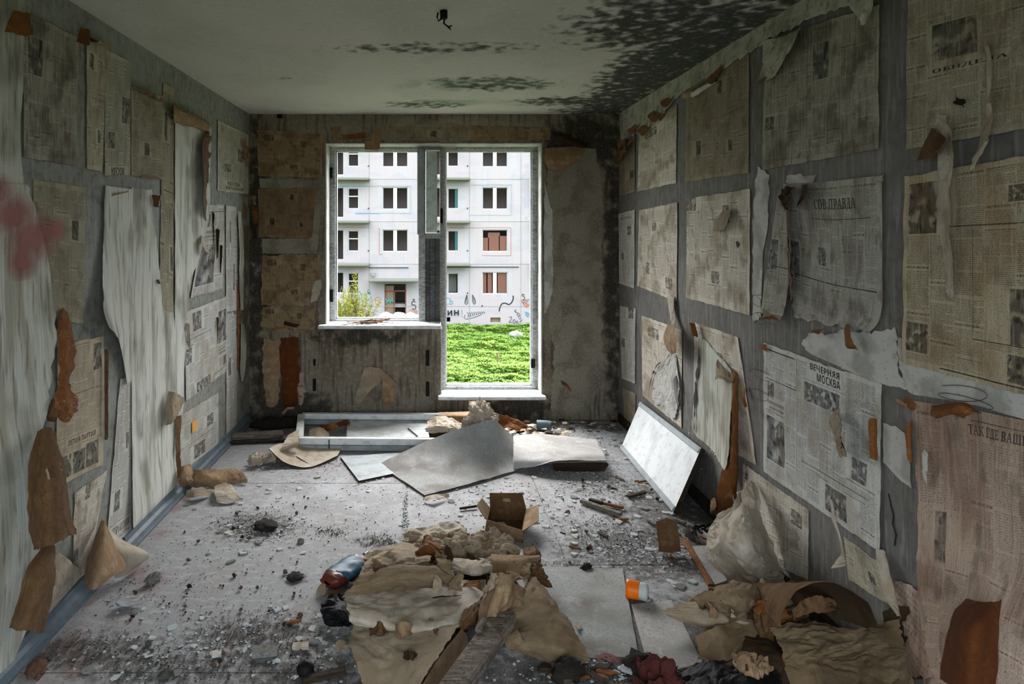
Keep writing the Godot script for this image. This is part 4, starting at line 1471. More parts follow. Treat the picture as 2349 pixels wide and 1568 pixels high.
# ---------------------------------------------------------------- papers on the walls
# a level line of points on a side wall through [x0, y0]
func level(x0: float, y0: float, xs: Array, offs := []) -> Array:
	var out := []
	for i in xs.size():
		out.append([xs[i], VY + (y0 - VY) * (VX - xs[i]) / (VX - x0), offs[i] if i < offs.size() else 0.0])
	return out

func wp(wall: String, rows: Array, front: Material, back: Material, o: Dictionary, called: String, label: String, category: String, group := "") -> MeshInstance3D:
	var d := {"amp": 0.003, "freq": 5.0, "least": -0.001, "base": 0.006, "th": 0.001, "jag": 0.005, "cell": 0.022}
	if called == "wallpaper_length" or called == "wallpaper_strip":
		d.metric = 0.8
	d.merge(o, true)
	return tag(put(called, two(sheet(grid(rows, wall), d), front, back)), label, category, group)

# four corners: top left, top right, bottom right, bottom left
func pasted(wall: String, c: Array, front: Material, o: Dictionary, label: String, back: Material = null) -> MeshInstance3D:
	return wp(wall, [[c[0], c[1]], [c[3], c[2]]], front, back if back else M.kraft, o, "newspaper", label, "newspaper", o.get("group", ""))

# a strip of paper rolling away from the surface: from the edge a-b, the roll goes towards dir and out along n
func curl(parent: Node3D, a: Vector3, b: Vector3, n: Vector3, dir: Vector3, r: float, turns: float, m: Material, back: Material, taper := 0.6, sd := 1, called := "torn_flap") -> MeshInstance3D:
	var rows := []
	for k in 8:
		var t := turns * TAU * k / 7.0
		var row := []
		for j in 4:
			var s := j / 3.0
			var rr := r * lerpf(1.0, taper, s) * (1.0 - 0.04 * k)
			var p := a.lerp(b, s) + dir * rr * sin(t) + n * (rr * (1.0 - cos(t)) + 0.012)
			if k > 3:
				p = p.lerp(a.lerp(b, 0.5) + dir * rr * sin(t) + n * (rr * (1.0 - cos(t))), 0.06 * (k - 3))
			row.append(p)
		rows.append(row)
	var s := sheet(rows, {"jag": 0.008, "tear": "brl", "seed": sd, "amp": r * 0.12, "freq": 14.0, "cell": 0.008, "th": 0.001, "most": 26})
	return put(called, two(s, m, back), parent)

# a freely modelled scrap: rows of control points already in the room
func scrap(called: String, rows: Array, m: Material, back: Material, o: Dictionary, parent: Node3D = self) -> MeshInstance3D:
	var d := {"jag": 0.008, "amp": 0.003, "freq": 9.0, "base": 0.003, "least": -0.006, "crease": 0.005, "cfreq": 12.0, "cell": 0.014, "th": 0.0012}
	d.merge(o, true)
	return put(called, two(sheet(rows, d), m, back), parent)

func build_left_wall() -> void:
	var R := Vector3.RIGHT
	var back := Vector3(0, 0, -1)
	# newspapers, from the camera inwards
	var n := pasted("l", [[46, 22], [176, 84], [171, 381], [50, 363]], M.dark, {"seed": 1, "uv": Rect2(0.45, 0, 0.55, 1)}, "dim newspaper sheet with one square photo, topmost beside the camera on the left wall")
	curl(n, lw([168, 100]), lw([178, 62]), R, back, 0.035, 0.6, M.rust, M.kraft_dark, 0.7, 2)
	curl(n, lw([0, 75]), lw([22, 20]), R, back, 0.06, 0.5, M.rust, M.kraft_dark, 0.7, 3)
	pasted("l", [[73, 410], [197, 428], [193, 746], [74, 722]], M.plain_grey, {"seed": 4, "turn": true, "base": 0.004, "uv": Rect2(0.1, 0, 0.6, 1)}, "greyish newspaper sheet with green headline, middle row of the left wall beside red spray paint")
	n = pasted("l", [[194, 80], [243, 104], [232, 396], [195, 389]], M.plain, {"seed": 5, "uv": Rect2(0.5, 0, 0.35, 1)}, "narrow tan newspaper strip reaching up to the ceiling on the left wall")
	curl(n, lw([196, 84]), lw([240, 104]), R, Vector3(0, -1, 0), 0.03, 0.45, M.kraft_dark, M.kraft, 0.8, 5)
	pasted("l", [[237, 110], [297, 140], [296, 402], [237, 404]], M.evening, {"seed": 6, "turn": true, "uv": Rect2(0.1, 0.1, 0.8, 0.9)}, "narrow upside down newspaper whose masthead hangs at its lower edge, left wall")
	n = pasted("l", [[297, 196], [371, 220], [369, 412], [297, 404]], M.plain_grey, {"seed": 7, "uv": Rect2(0, 0, 0.5, 1), "base": 0.007}, "pale newspaper piece with curled brown top above the left wall's long bare strip")
	for k in 4:
		curl(n, lw([298 + 16 * k, 196 + 8 * k]), lw([312 + 16 * k, 204 + 8 * k]), R, Vector3(0, -1, 0), 0.028, 0.55, M.white_paper, M.rust, 0.6, 7 + k)
	curl(n, lw([318, 408]), lw([368, 412]), R, Vector3(0, 1, 0), 0.02, 0.4, M.white_paper, M.kraft, 0.5, 12)
	pasted("l", [[372, 190], [398, 202], [397, 742], [362, 730]], M.plain_grey, {"seed": 8, "uv": Rect2(0.5, 0, 0.3, 1), "base": 0.004}, "long narrow newsprint strip left of the tall pale wallpaper length")
	n = pasted("l", [[128, 793], [236, 767], [234, 1066], [126, 1120]], M.photos, {"seed": 9, "base": 0.004}, "tan newspaper page with a row of portrait photos at its lower edge, left wall")
	curl(n, lw([234, 800]), lw([234, 1010]), R, back, 0.012, 0.5, M.rust, M.kraft_dark, 0.9, 13)
	pasted("l", [[-70, 806], [48, 786], [44, 1032], [-70, 1066]], M.dark, {"seed": 10, "uv": Rect2(0.4, 0, 0.4, 0.8), "base": 0.009}, "grey newspaper fragment with a dark photo at the left frame edge")
	pasted("l", [[168, 1128], [243, 1077], [200, 1312], [163, 1338]], M.stained, {"seed": 11, "uv": Rect2(0.5, 0.2, 0.5, 0.8), "base": 0.004}, "yellowed newspaper corner just above the left baseboard behind the brown flaps")
	pasted("l", [[272, 868], [299, 862], [299, 1216], [240, 1268]], M.side, {"seed": 12, "turn": true, "base": 0.005}, "whitish newsprint strip running down to the baseboard on the left wall")
	pasted("l", [[497, 274], [568, 309], [567, 446], [497, 438]], M.evening, {"seed": 13, "turn": true}, "small upside down newspaper near the far left corner under the ceiling")
	n = pasted("l", [[471, 470], [512, 468], [509, 662], [434, 684]], M.white_print, {"seed": 14, "uv": Rect2(0.02, 0.2, 0.32, 0.75)}, "torn newspaper with brown gashes, middle of the left wall near the far corner", M.rust)
	for k in 3:
		curl(n, lw([482 + 9 * k, 486 + 38 * k]), lw([485 + 8 * k, 560 + 34 * k]), R, back, 0.014 + 0.004 * (k % 2), 0.4 + 0.1 * k, M.kraft_dark, M.umber, 0.3, 20 + k)
	pasted("l", [[516, 470], [541, 474], [541, 712], [516, 716]], M.side, {"seed": 15, "side": true}, "newspaper turned on its side with a masthead running downwards, near the far left corner")
	n = pasted("l", [[420, 716], [518, 678], [519, 850], [424, 922]], M.white_print, {"seed": 16, "uv": Rect2(0.02, 0.2, 0.9, 0.8), "turn": true}, "wide pale newspaper spread low on the left wall near the far corner")
	curl(n, lw([492, 726]), lw([495, 790]), R, back, 0.012, 0.5, M.white_paper, M.kraft_dark, 0.3, 31)
	curl(n, lw([420, 740]), lw([430, 800]), R, back, 0.02, 0.4, M.kraft, M.white_paper, 0.3, 32)
	pasted("l", [[518, 720], [542, 712], [542, 985], [517, 1014]], M.side, {"seed": 17, "uv": Rect2(0, 0.3, 0.8, 0.7), "base": 0.004}, "narrow newsprint strip beside the far left corner, lower half")
	n = pasted("l", [[411, 952], [499, 898], [499, 1020], [409, 1086]], M.white_print, {"seed": 18, "uv": Rect2(0.4, 0.3, 0.6, 0.7)}, "grey newspaper with an orange patch, lowest on the left wall near the corner")
	var g := Geo.new()
	mat("orange_print", Color(0.83, 0.60, 0.28), 0.95)
	g.face(lw([441, 968, 0.012]), lw([452, 960, 0.012]), lw([452, 984, 0.012]), lw([441, 992, 0.012]), R)
	put("colour_print", [[g, M.orange_print]], n)
	# wallpaper lengths
	var w := wp("l", [level(52, -60, [-420, -180, 52]), level(50, 380, [-420, -170, 48]), level(78, 440, [-420, -160, 66], [0, 0, 0.004]), level(118, 620, [-420, -140, 112], [0, 0, 0.006]), level(126, 760, [-420, -120, 122], [0, 0.002, 0.012]), level(112, 900, [-420, -120, 108], [0, 0.003, 0.02]),
		level(95, 1010, [-420, -120, 92], [0, 0.004, 0.035]), level(88, 1130, [-420, -130, 84], [0, 0.004, 0.045]), level(96, 1230, [-420, -130, 88], [0, 0.004, 0.045]), level(100, 1320, [-420, -140, 78], [0, 0.004, 0.03]), level(60, 1420, [-420, -140, 62], [0, 0.003, 0.02]), level(10, 1548, [-420, -150, 20], [0, 0, 0.008])],
		M.dull, M.kraft_dark, {"seed": 41, "amp": 0.006, "freq": 3.0, "jag": 0.02, "base": 0.011, "tear": "r", "most": 80}, "wallpaper_length", "greenish wallpaper length peeling outward nearest the camera on the left wall", "wallpaper")
	# its brown underside folded out, low down
	scrap("torn_flap", [[lw([92, 990, 0.05]), lw([112, 985, 0.09]), lw([132, 1020, 0.06])], [lw([74, 1070, 0.06]), lw([118, 1075, 0.15]), lw([152, 1120, 0.10])], [lw([72, 1160, 0.07]), lw([122, 1165, 0.17]), lw([168, 1195, 0.12])], [lw([80, 1262, 0.06]), lw([126, 1244, 0.16]), lw([174, 1224, 0.12])]], M.kraft_dark, M.kraft, {"seed": 42, "tear": "rb", "jag": 0.012, "amp": 0.012, "freq": 4.0}, w)
	scrap("torn_flap", [[lw([106, 1000, 0.06]), lw([128, 1010, 0.1])], [lw([112, 1060, 0.1]), lw([140, 1090, 0.11])], [lw([98, 1080, 0.16]), lw([104, 1102, 0.17])]], M.white_paper, M.kraft, {"seed": 43, "jag": 0.003}, w)
	scrap("torn_flap", [[lw([100, 1246, 0.04]), lw([118, 1252, 0.09]), lw([122, 1290, 0.06])], [lw([60, 1320, 0.05]), lw([100, 1330, 0.12]), lw([118, 1360, 0.08])], [lw([20, 1440, 0.02]), lw([60, 1450, 0.1]), lw([96, 1452, 0.06])]], M.kraft_dark, M.kraft, {"seed": 44, "amp": 0.01, "freq": 4.0}, w)
	scrap("torn_flap", [[lw([108, 1250, 0.03]), lw([150, 1278, 0.035]), lw([191, 1311, 0.02])], [lw([112, 1320, 0.03]), lw([140, 1340, 0.03]), lw([172, 1336, 0.02])], [lw([100, 1420, 0.03]), lw([112, 1405, 0.03]), lw([120, 1395, 0.03])]], M.white_paper, M.kraft, {"seed": 45, "jag": 0.002, "amp": 0.004}, w)
	# a fibrous strip of torn backing hanging off it
	scrap("torn_flap", [[lw([138, 708, 0.01]), lw([146, 706, 0.012]), lw([150, 712, 0.01])], [lw([128, 748, 0.015]), lw([145, 745, 0.03]), lw([164, 752, 0.02])], [lw([128, 820, 0.02]), lw([148, 820, 0.04]), lw([170, 822, 0.03])], [lw([132, 880, 0.03]), lw([150, 880, 0.05]), lw([158, 878, 0.05])], [lw([112, 930, 0.04]), lw([148, 925, 0.06]), lw([182, 932, 0.05])], [lw([136, 952, 0.05]), lw([150, 970, 0.06]), lw([156, 958, 0.05])]], M.rust, M.kraft, {"seed": 46, "jag": 0.02, "amp": 0.012, "freq": 12.0}, w)
	scrap("torn_flap", [[lw([128, 900, 0.02]), lw([142, 890, 0.05])], [lw([105, 945, 0.02]), lw([135, 950, 0.06])], [lw([106, 968, 0.015]), lw([128, 965, 0.03])]], M.kraft_dark, M.kraft, {"seed": 47}, w)
	# red spray on it
	mat("red_spray", Color(1, 1, 1), 0.95, spray_tex(), {})
	M.red_spray.transparency = BaseMaterial3D.TRANSPARENCY_ALPHA
	M.red_spray.roughness = 0.95
	g = Geo.new()
	var sp := []
	var su := []
	for i in 7:
		var row := []
		var ur := []
		for j in 7:
			var q := level(0, 330 + 320 * i / 6.0, [-60 + 215 * j / 6.0], [0.021])
			row.append(lw(q[0]))
			ur.append(Vector2(j / 6.0, i / 6.0))
		sp.append(row)
		su.append(ur)
	g.shell(sp, false, su)
	put("spray_paint", [[g, M.red_spray]], w)
	w = wp("l", [level(233, 425, [234, 266, 297]), level(230, 560, [230, 264, 297], [0.004, 0, 0]), level(229, 680, [229, 262, 297], [0.03, 0.006, 0]), level(236, 740, [237, 266, 297], [0.05, 0.012, 0]), level(262, 772, [262, 280, 297], [0.035, 0.012, 0]), level(274, 810, [274, 286, 297], [0.02, 0.008, 0]), level(284, 880, [285, 291, 298], [0.008, 0.003, 0])],
		M.pale, M.kraft_dark, {"seed": 48, "tear": "l", "jag": 0.014, "base": 0.010}, "wallpaper_length", "pale wallpaper piece with a long torn edge curling off the left wall", "wallpaper")
	curl(w, lw([250, 450]), lw([290, 440]), R, Vector3(0, 1, 0), 0.012, 0.4, M.white_paper, M.kraft, 0.5, 48)
	w = wp("l", [level(297, 428, [297, 325, 345]), level(297, 520, [297, 330, 352]), level(297, 650, [297, 335, 364]), level(297, 735, [297, 345, 372]), level(297, 760, [297, 350, 397]), level(297, 900, [297, 350, 399]), level(299, 1080, [299, 350, 402], [0.006, 0, 0]), level(300, 1190, [300, 350, 404], [0.02, 0.012, 0.01]), level(301, 1212, [302, 352, 405], [0.014, 0.01, 0.008])],
		M.pale, M.kraft, {"seed": 49, "jag": 0.012, "tear": "trb", "base": 0.009, "bites": [["r", 0.1, 0.05, 0.05]]}, "wallpaper_length", "broad pale streaked wallpaper length falling to the baseboard, middle of the left wall", "wallpaper")
	curl(w, lw([344, 445]), lw([348, 475]), R, back, 0.03, 0.55, M.white_paper, M.kraft_dark, 0.6, 50)
	curl(w, lw([352, 640]), lw([360, 652]), R, back, 0.012, 0.6, M.white_paper, M.kraft_dark, 0.6, 51)
	w = wp("l", [level(397, 252, [397, 440, 482], [0, 0, 0.006]), level(397, 330, [397, 440, 481], [0, 0, 0.012]), level(397, 480, [397, 440, 478], [0, 0, 0.03]), level(397, 590, [397, 430, 456], [0, 0, 0.008]), level(397, 650, [397, 420, 436]), level(397, 740, [397, 410, 424]), level(397, 900, [397, 408, 418]), level(397, 1010, [397, 406, 414], [0, 0.004, 0.02]), level(397, 1116, [398, 405, 410], [0.004, 0.01, 0.02])],
		M.pale, M.kraft_dark, {"seed": 52, "jag": 0.012, "tear": "r", "base": 0.010}, "wallpaper_length", "tall clean pale wallpaper length with rolled down brown top, left wall", "wallpaper")
	# its top rolled over, and the right edge turned back
	scrap("rolled_top", [[lw([398, 238, 0.02]), lw([440, 262, 0.03]), lw([481, 284, 0.02])], [lw([398, 248, 0.05]), lw([440, 268, 0.055]), lw([480, 288, 0.05])], [lw([398, 272, 0.045]), lw([440, 284, 0.05]), lw([478, 300, 0.04])], [lw([399, 280, 0.012]), lw([440, 290, 0.014]), lw([476, 302, 0.012])]], M.kraft, M.white_paper, {"seed": 53, "jag": 0.004}, w)
	scrap("torn_flap", [[lw([476, 300, 0.02]), lw([484, 306, 0.01])], [lw([464, 330, 0.05]), lw([482, 350, 0.01])], [lw([466, 400, 0.05]), lw([481, 410, 0.01])], [lw([466, 470, 0.05]), lw([478, 490, 0.012])], [lw([470, 505, 0.03]), lw([474, 520, 0.014])]], M.kraft_dark, M.pale, {"seed": 54, "jag": 0.004}, w)
	scrap("torn_flap", [[lw([462, 534, 0.012]), lw([466, 538, 0.02])], [lw([460, 556, 0.04]), lw([474, 562, 0.05])], [lw([470, 578, 0.05]), lw([482, 582, 0.045])]], M.white_paper, M.kraft, {"seed": 55, "jag": 0.003}, w)
	curl(w, lw([378, 262]), lw([396, 270]), R, back, 0.028, 0.8, M.kraft, M.kraft_dark, 0.9, 56)
	scrap("torn_flap", [[lw([386, 896, 0.03]), lw([404, 902, 0.05]), lw([420, 912, 0.03])], [lw([380, 930, 0.03]), lw([398, 935, 0.06]), lw([412, 940, 0.03])], [lw([381, 975, 0.02]), lw([392, 972, 0.05]), lw([402, 955, 0.03])]], M.crumple, M.kraft, {"seed": 57, "jag": 0.004, "amp": 0.01}, w)
	scrap("torn_flap", [[lw([400, 955, 0.012]), lw([414, 950, 0.02])], [lw([402, 1040, 0.02]), lw([412, 1030, 0.03])], [lw([405, 1098, 0.03]), lw([416, 1090, 0.05])]], M.kraft_dark, M.kraft, {"seed": 58, "jag": 0.004}, w)
	w = wp("l", [level(541, 482, [541, 549]), level(541, 560, [545, 556]), level(541, 640, [545, 556]), level(541, 716, [548, 556])], M.pale, M.rust, {"seed": 59, "jag": 0.012, "base": 0.011}, "wallpaper_strip", "narrow pale wallpaper shred hanging in the far left corner, upper one", "wallpaper")
	w = wp("l", [level(550, 742, [549, 556]), level(550, 800, [548, 562]), level(550, 850, [547, 560]), level(550, 876, [550, 555])], M.pale, M.rust, {"seed": 60, "jag": 0.012, "base": 0.012}, "wallpaper_strip", "narrow pale wallpaper shred hanging in the far left corner, lower one", "wallpaper")
	for k in 3:
		tag(curl(self, lw([548 + 5 * k, 318 + 14 * k]), lw([552 + 5 * k, 340 + 22 * k]), R, back, 0.03, 0.5, M.rust, M.kraft, 0.6, 62 + k, "paper_curl"), "brown paper curl sticking out of the far left corner under the ceiling", "paper scrap", "paper curls in the far left corner")
	tag(scrap("wallpaper_strip", [[lw([541, 640, 0.004]), lw([546, 640, 0.006])], [lw([542, 780, 0.004]), lw([548, 780, 0.008])], [lw([543, 850, 0.004]), lw([547, 850, 0.008])]], M.rust, M.kraft_dark, {"seed": 66, "jag": 0.01}), "rust brown strip of bare backing paper near the far left corner", "wallpaper")
	# the flaps standing off at the foot of the wall
	tag(scrap("paper_flap", [[lw([233, 1196, 0.02]), lw([237, 1194, 0.06]), lw([244, 1206, 0.08])], [lw([212, 1258, 0.03]), lw([236, 1250, 0.12]), lw([264, 1252, 0.12])], [lw([196, 1318, 0.04]), lw([230, 1316, 0.16]), lw([286, 1298, 0.16])], [lw([200, 1345, 0.09]), lw([216, 1352, 0.15]), lw([250, 1330, 0.18])]], M.kraft, M.white_paper, {"seed": 67, "jag": 0.004, "tear": "r", "crease": 0.001}), "brown triangular kraft paper flap leaning on the left baseboard", "paper scrap")
	tag(scrap("paper_flap", [[lw([240, 1208, 0.03]), lw([262, 1226, 0.03]), lw([280, 1242, 0.05])], [lw([262, 1252, 0.11]), lw([290, 1262, 0.13]), lw([340, 1270, 0.19])], [fl([262, 1326, 0.02]), fl([286, 1318, 0.012]), fl([318, 1296, 0.012])]], M.white_paper, M.crumple, {"seed": 68, "jag": 0.003, "tear": "b", "crease": 0.001}), "white wallpaper flap resting on the floor by the left baseboard", "paper scrap")

func spray_tex() -> ImageTexture:
	var im := Image.create(256, 256, false, Image.FORMAT_RGBA8)
	var f := FastNoiseLite.new()
	f.seed = 77
	f.frequency = 0.03
	f.fractal_octaves = 4
	for y in 256:
		for x in 256:
			var a := 0.0
			for s in [[0.10, 0.18, 0.2, 0.14], [0.25, 0.34, 0.24, 0.16], [0.42, 0.5, 0.34, 0.2], [0.62, 0.68, 0.36, 0.24], [0.52, 0.84, 0.2, 0.2], [0.86, 0.62, 0.16, 0.12]]:
				var dx: float = (x / 256.0 - s[0]) / s[2]
				var dy: float = (y / 256.0 - s[1]) / s[3]
				a = maxf(a, 1.0 - sqrt(dx * dx + dy * dy))
			a = clampf(a * 0.9 + 0.25 * a * f.get_noise_2d(x, y), 0.0, 0.62)
			im.set_pixel(x, y, Color(0.64, 0.38, 0.375, a))
	return ImageTexture.create_from_image(im)

func build_right_wall() -> void:
	var Lf := Vector3.LEFT
	var near := Vector3(0, 0, 1)
	var dn := Vector3.DOWN
	# top row
	var n := pasted("r", [[1468, 300], [1556, 238], [1553, 420], [1464, 440]], M.stained, {"seed": 101, "uv": Rect2(0, 0, 0.5, 1)}, "pale newspaper sheet, top row of the right wall, second from the window wall")
	pasted("r", [[1425, 330], [1459, 308], [1458, 440], [1424, 450]], M.plain_dim, {"seed": 102, "uv": Rect2(0, 0, 0.3, 1)}, "narrow dim newspaper in the far right corner, top row")
	n = pasted("r", [[1577, 206], [1722, 108], [1721, 398], [1575, 418]], M.plain_dim, {"seed": 103}, "brown newspaper sheet, top row of the right wall, above the two plain stained sheets")
	curl(n, rw([1600, 215]), rw([1655, 180]), Lf, dn, 0.03, 0.5, M.kraft_dark, M.plaster, 0.6, 103)
	curl(n, rw([1590, 214]), rw([1612, 206]), Lf, dn, 0.04, 0.6, M.kraft_dark, M.kraft, 0.6, 104)
	curl(n, rw([1648, 178]), rw([1672, 140]), Lf, dn, 0.05, 0.4, M.plaster_mould, M.kraft_dark, 0.4, 105)
	pasted("r", [[1757, 92], [2022, 8], [2021, 343], [1752, 391]], M.dark, {"seed": 106}, "large dark newspaper spread with a grey photo, top row of the right wall")
	var page_sheet := pasted("r", [[2086, -30], [2520, -160], [2520, 268], [2083, 345]], M.page, {"seed": 107, "uv": Rect2(0.05, 0, 0.95, 1)}, "brownish newspaper page with a group photo and spaced heading, top right of the room")
	# flaps of the ceiling border over them
	var fl_ := tag(scrap("paper_flap", [[rw([1752, 92, 0.012]), rw([1800, 82, 0.03]), rw([1845, 62, 0.02])], [rw([1750, 140, 0.012]), rw([1790, 130, 0.05]), rw([1812, 118, 0.07])], [rw([1740, 190, 0.012]), rw([1764, 184, 0.03]), rw([1782, 172, 0.05])]], M.plaster_mould, M.kraft_dark, {"seed": 108, "jag": 0.008}), "torn border flap hanging over the top row newspapers at mid right wall", "paper scrap")
	curl(fl_, rw([1756, 184]), rw([1784, 166]), Lf, dn, 0.02, 0.5, M.plaster_mould, M.kraft_dark, 0.5, 109)
	tag(scrap("paper_flap", [[rw([1930, -10, 0.012]), rw([1980, -20, 0.05]), rw([2012, -40, 0.03])], [rw([1955, 20, 0.02]), rw([1975, 30, 0.08]), rw([2000, 10, 0.05])], [rw([1975, 40, 0.02]), rw([1980, 56, 0.06]), rw([1986, 40, 0.05])]], M.plaster_mould, M.kraft_dark, {"seed": 110}), "torn border flap hanging from the ceiling, nearest the camera on the right wall", "paper scrap")
	for k in 9:
		var x := 1436.0 + 13.0 * k
		var y := 330.0 - 10.5 * k + 14.0 * sin(k * 2.1)
		tag(curl(self, rw([x, y, 0.012]), rw([x + 12, y - 16, 0.012]), Lf, dn, 0.045 if k % 2 == 0 else 0.03, 0.5, M.kraft if k % 3 != 1 else M.white_paper, M.kraft_dark, 0.5, 111 + k, "paper_curl"), "ragged paper curl along the torn border by the far right corner", "paper scrap", "paper curls under the right wall's border")
	tag(scrap("paper_flap", [[rw([1420, 340, 0.015]), rw([1440, 318, 0.04])], [rw([1418, 362, 0.03]), rw([1436, 350, 0.07])], [rw([1412, 380, 0.02]), rw([1428, 366, 0.04])]], M.kraft_dark, M.kraft, {"seed": 122, "amp": 0.02, "crease": 0.01}), "crumpled brown rag of paper in the upper far right corner", "paper scrap")
	# middle row
	pasted("r", [[1421, 490], [1458, 480], [1457, 662], [1422, 650]], M.side, {"seed": 123}, "narrow whitish newsprint with a torn out middle, far right corner, middle row")
	n = pasted("r", [[1468, 482], [1557, 463], [1555, 692], [1464, 656]], M.stained, {"seed": 124, "turn": true, "much": 0.5}, "cream stained newspaper, middle row of the right wall, nearest the window wall")
	scrap("torn_flap", [[rw([1532, 676, 0.01]), rw([1550, 680, 0.012])], [rw([1538, 730, 0.03]), rw([1549, 720, 0.02])], [rw([1542, 752, 0.05]), rw([1548, 748, 0.04])]], M.white_paper, M.kraft, {"seed": 125, "jag": 0.003}, n)
	n = pasted("r", [[1578, 454], [1724, 432], [1723, 724], [1576, 683]], M.stained, {"seed": 126, "uv": Rect2(0.1, 0.1, 0.9, 0.9)}, "square cream stained newspaper with a small round hole, middle row of the right wall")
	var g := Geo.new()
	g.face(rw([1687, 556, 0.012]), rw([1691, 552, 0.012]), rw([1696, 560, 0.012]), rw([1692, 570, 0.012]), Lf)
	put("hole", [[g, M.black]], n)
	scrap("torn_flap", [[rw([1654, 488, 0.012]), rw([1678, 476, 0.02])], [rw([1640, 516, 0.02]), rw([1672, 506, 0.05])], [rw([1636, 532, 0.03]), rw([1660, 528, 0.03])]], M.crumple, M.kraft, {"seed": 126}, n)
	n = wp("r", [[[1797, 422], [1900, 416], [2028, 402]], [[1812, 540], [1910, 560], [2028, 560]], [[1818, 660], [1910, 690], [2026, 720]], [[1822, 728], [1905, 752], [1985, 775], [2024, 738]]].map(func(r): return r if r.size() == 3 else [r[0], r[1], r[2]]), M.pravda, M.rust, {"seed": 127, "tear": "lb", "jag": 0.02, "bites": [["b", 0.35, 0.12, 0.05], ["b", 0.62, 0.1, 0.08], ["b", 0.93, 0.12, 0.1]]}, "newspaper", "grey newspaper page with faded serif masthead and ragged lower edge", "newspaper")
	scrap("torn_flap", [[rw([1862, 758, 0.01]), rw([1900, 752, 0.015])], [rw([1860, 766, 0.04]), rw([1882, 770, 0.03])]], M.rust, M.crumple, {"seed": 128}, n)
	scrap("torn_flap", [[rw([1942, 745, 0.01]), rw([1950, 742, 0.02])], [rw([1940, 790, 0.03]), rw([1958, 782, 0.05])], [rw([1966, 800, 0.012]), rw([1972, 802, 0.016])]], M.rust, M.crumple, {"seed": 129}, n)
	scrap("torn_flap", [[rw([2000, 412, 0.01]), rw([2030, 402, 0.01])], [rw([2014, 420, 0.03]), rw([2030, 418, 0.02])]], M.white_paper, M.kraft, {"seed": 130}, n)
	n = wp("r", [[[1790, 440], [1812, 440, 0.01]], [[1775, 540], [1814, 545, 0.03]], [[1758, 640], [1815, 650, 0.02]], [[1748, 720, 0.01], [1800, 728, 0.03]]], M.pravda, M.rust, {"seed": 131, "uv": Rect2(0, 0, 0.28, 1), "jag": 0.01, "base": 0.008}, "newspaper", "split off newspaper strip curling away left of the serif masthead page, right wall", "newspaper")
	scrap("torn_flap", [[rw([1806, 470, 0.01]), rw([1812, 470, 0.03])], [rw([1808, 600, 0.015]), rw([1814, 600, 0.05])], [rw([1812, 690, 0.012]), rw([1818, 690, 0.03])]], M.kraft_dark, M.kraft, {"seed": 132, "jag": 0.01}, n)
	scrap("torn_flap", [[rw([1750, 705, 0.01]), rw([1796, 720, 0.012])], [rw([1752, 728, 0.05]), rw([1790, 736, 0.04])], [rw([1738, 732, 0.07]), rw([1770, 724, 0.07])]], M.crumple, M.rust, {"seed": 133}, n)
	scrap("torn_flap", [[rw([1790, 432, 0.012]), rw([1826, 430, 0.02])], [rw([1792, 460, 0.05]), rw([1818, 458, 0.06])], [rw([1800, 482, 0.03]), rw([1810, 480, 0.04])]], M.umber, M.kraft_dark, {"seed": 134, "amp": 0.02, "crease": 0.012}, n)
	scrap("torn_flap", [[rw([1842, 424, 0.012]), rw([1858, 422, 0.03])], [rw([1838, 452, 0.03]), rw([1850, 450, 0.05])], [rw([1828, 476, 0.01]), rw([1834, 474, 0.02])]], M.umber, M.kraft_dark, {"seed": 135}, n)
	n = pasted("r", [[2078, 404], [2520, 326], [2520, 950], [2074, 834]], M.columns, {"seed": 136, "amp": 0.005, "uv": Rect2(0, 0, 0.98, 1)}, "big tan newspaper with four ruled columns and a portrait photo, right wall nearest the camera")
	scrap("torn_flap", [[rw([2150, 262, 0.006]), rw([2168, 260, 0.012])], [rw([2158, 340, 0.02]), rw([2190, 334, 0.05])], [rw([2150, 460, 0.012]), rw([2180, 470, 0.04])], [rw([2168, 620, 0.012]), rw([2190, 600, 0.03])], [rw([2182, 690, 0.008]), rw([2192, 680, 0.012])]], M.white_paper, M.kraft, {"seed": 137, "jag": 0.012}, n)
	scrap("torn_flap", [[rw([2262, 100, 0.006]), rw([2274, 96, 0.01])], [rw([2266, 220, 0.01]), rw([2278, 216, 0.02])], [rw([2244, 330, 0.012]), rw([2274, 310, 0.03])], [rw([2228, 395, 0.01]), rw([2240, 385, 0.015])]], M.white_paper, M.kraft, {"seed": 138, "jag": 0.01}, n)
	scrap("torn_flap", [[rw([2140, 290, 0.006]), rw([2172, 318, 0.06])], [rw([2118, 340, 0.02]), rw([2160, 340, 0.1])], [rw([2100, 372, 0.01]), rw([2150, 356, 0.05])]], M.kraft_dark, M.rust, {"seed": 139, "jag": 0.006}, n)
	# lower row
	pasted("r", [[1423, 700], [1460, 707], [1459, 880], [1428, 868]], M.side, {"seed": 140, "uv": Rect2(0.1, 0.2, 0.8, 0.8)}, "narrow newsprint with teal lettering in the far right corner, lower row")
	pasted("r", [[1431, 888], [1460, 902], [1459, 985], [1434, 968]], M.plain_grey, {"seed": 141, "uv": Rect2(0, 0, 0.3, 0.4)}, "small grey newspaper remnant lowest in the far right corner")
	n = pasted("r", [[1474, 722], [1567, 756], [1566, 982], [1476, 908]], M.stained, {"seed": 142, "uv": Rect2(0, 0, 0.55, 1)}, "newspaper with charred tear marks above the leaning white board, right wall")
	var charred: Node3D = n
	scrap("torn_patch", [[rw([1536, 812, 0.010]), rw([1552, 812, 0.010])], [rw([1508, 850, 0.012]), rw([1558, 860, 0.014])], [rw([1498, 890, 0.012]), rw([1560, 920, 0.016])], [rw([1492, 915, 0.012]), rw([1552, 968, 0.012])]], M.plaster, M.black, {"seed": 143, "jag": 0.03, "tear": "lrb"}, n)
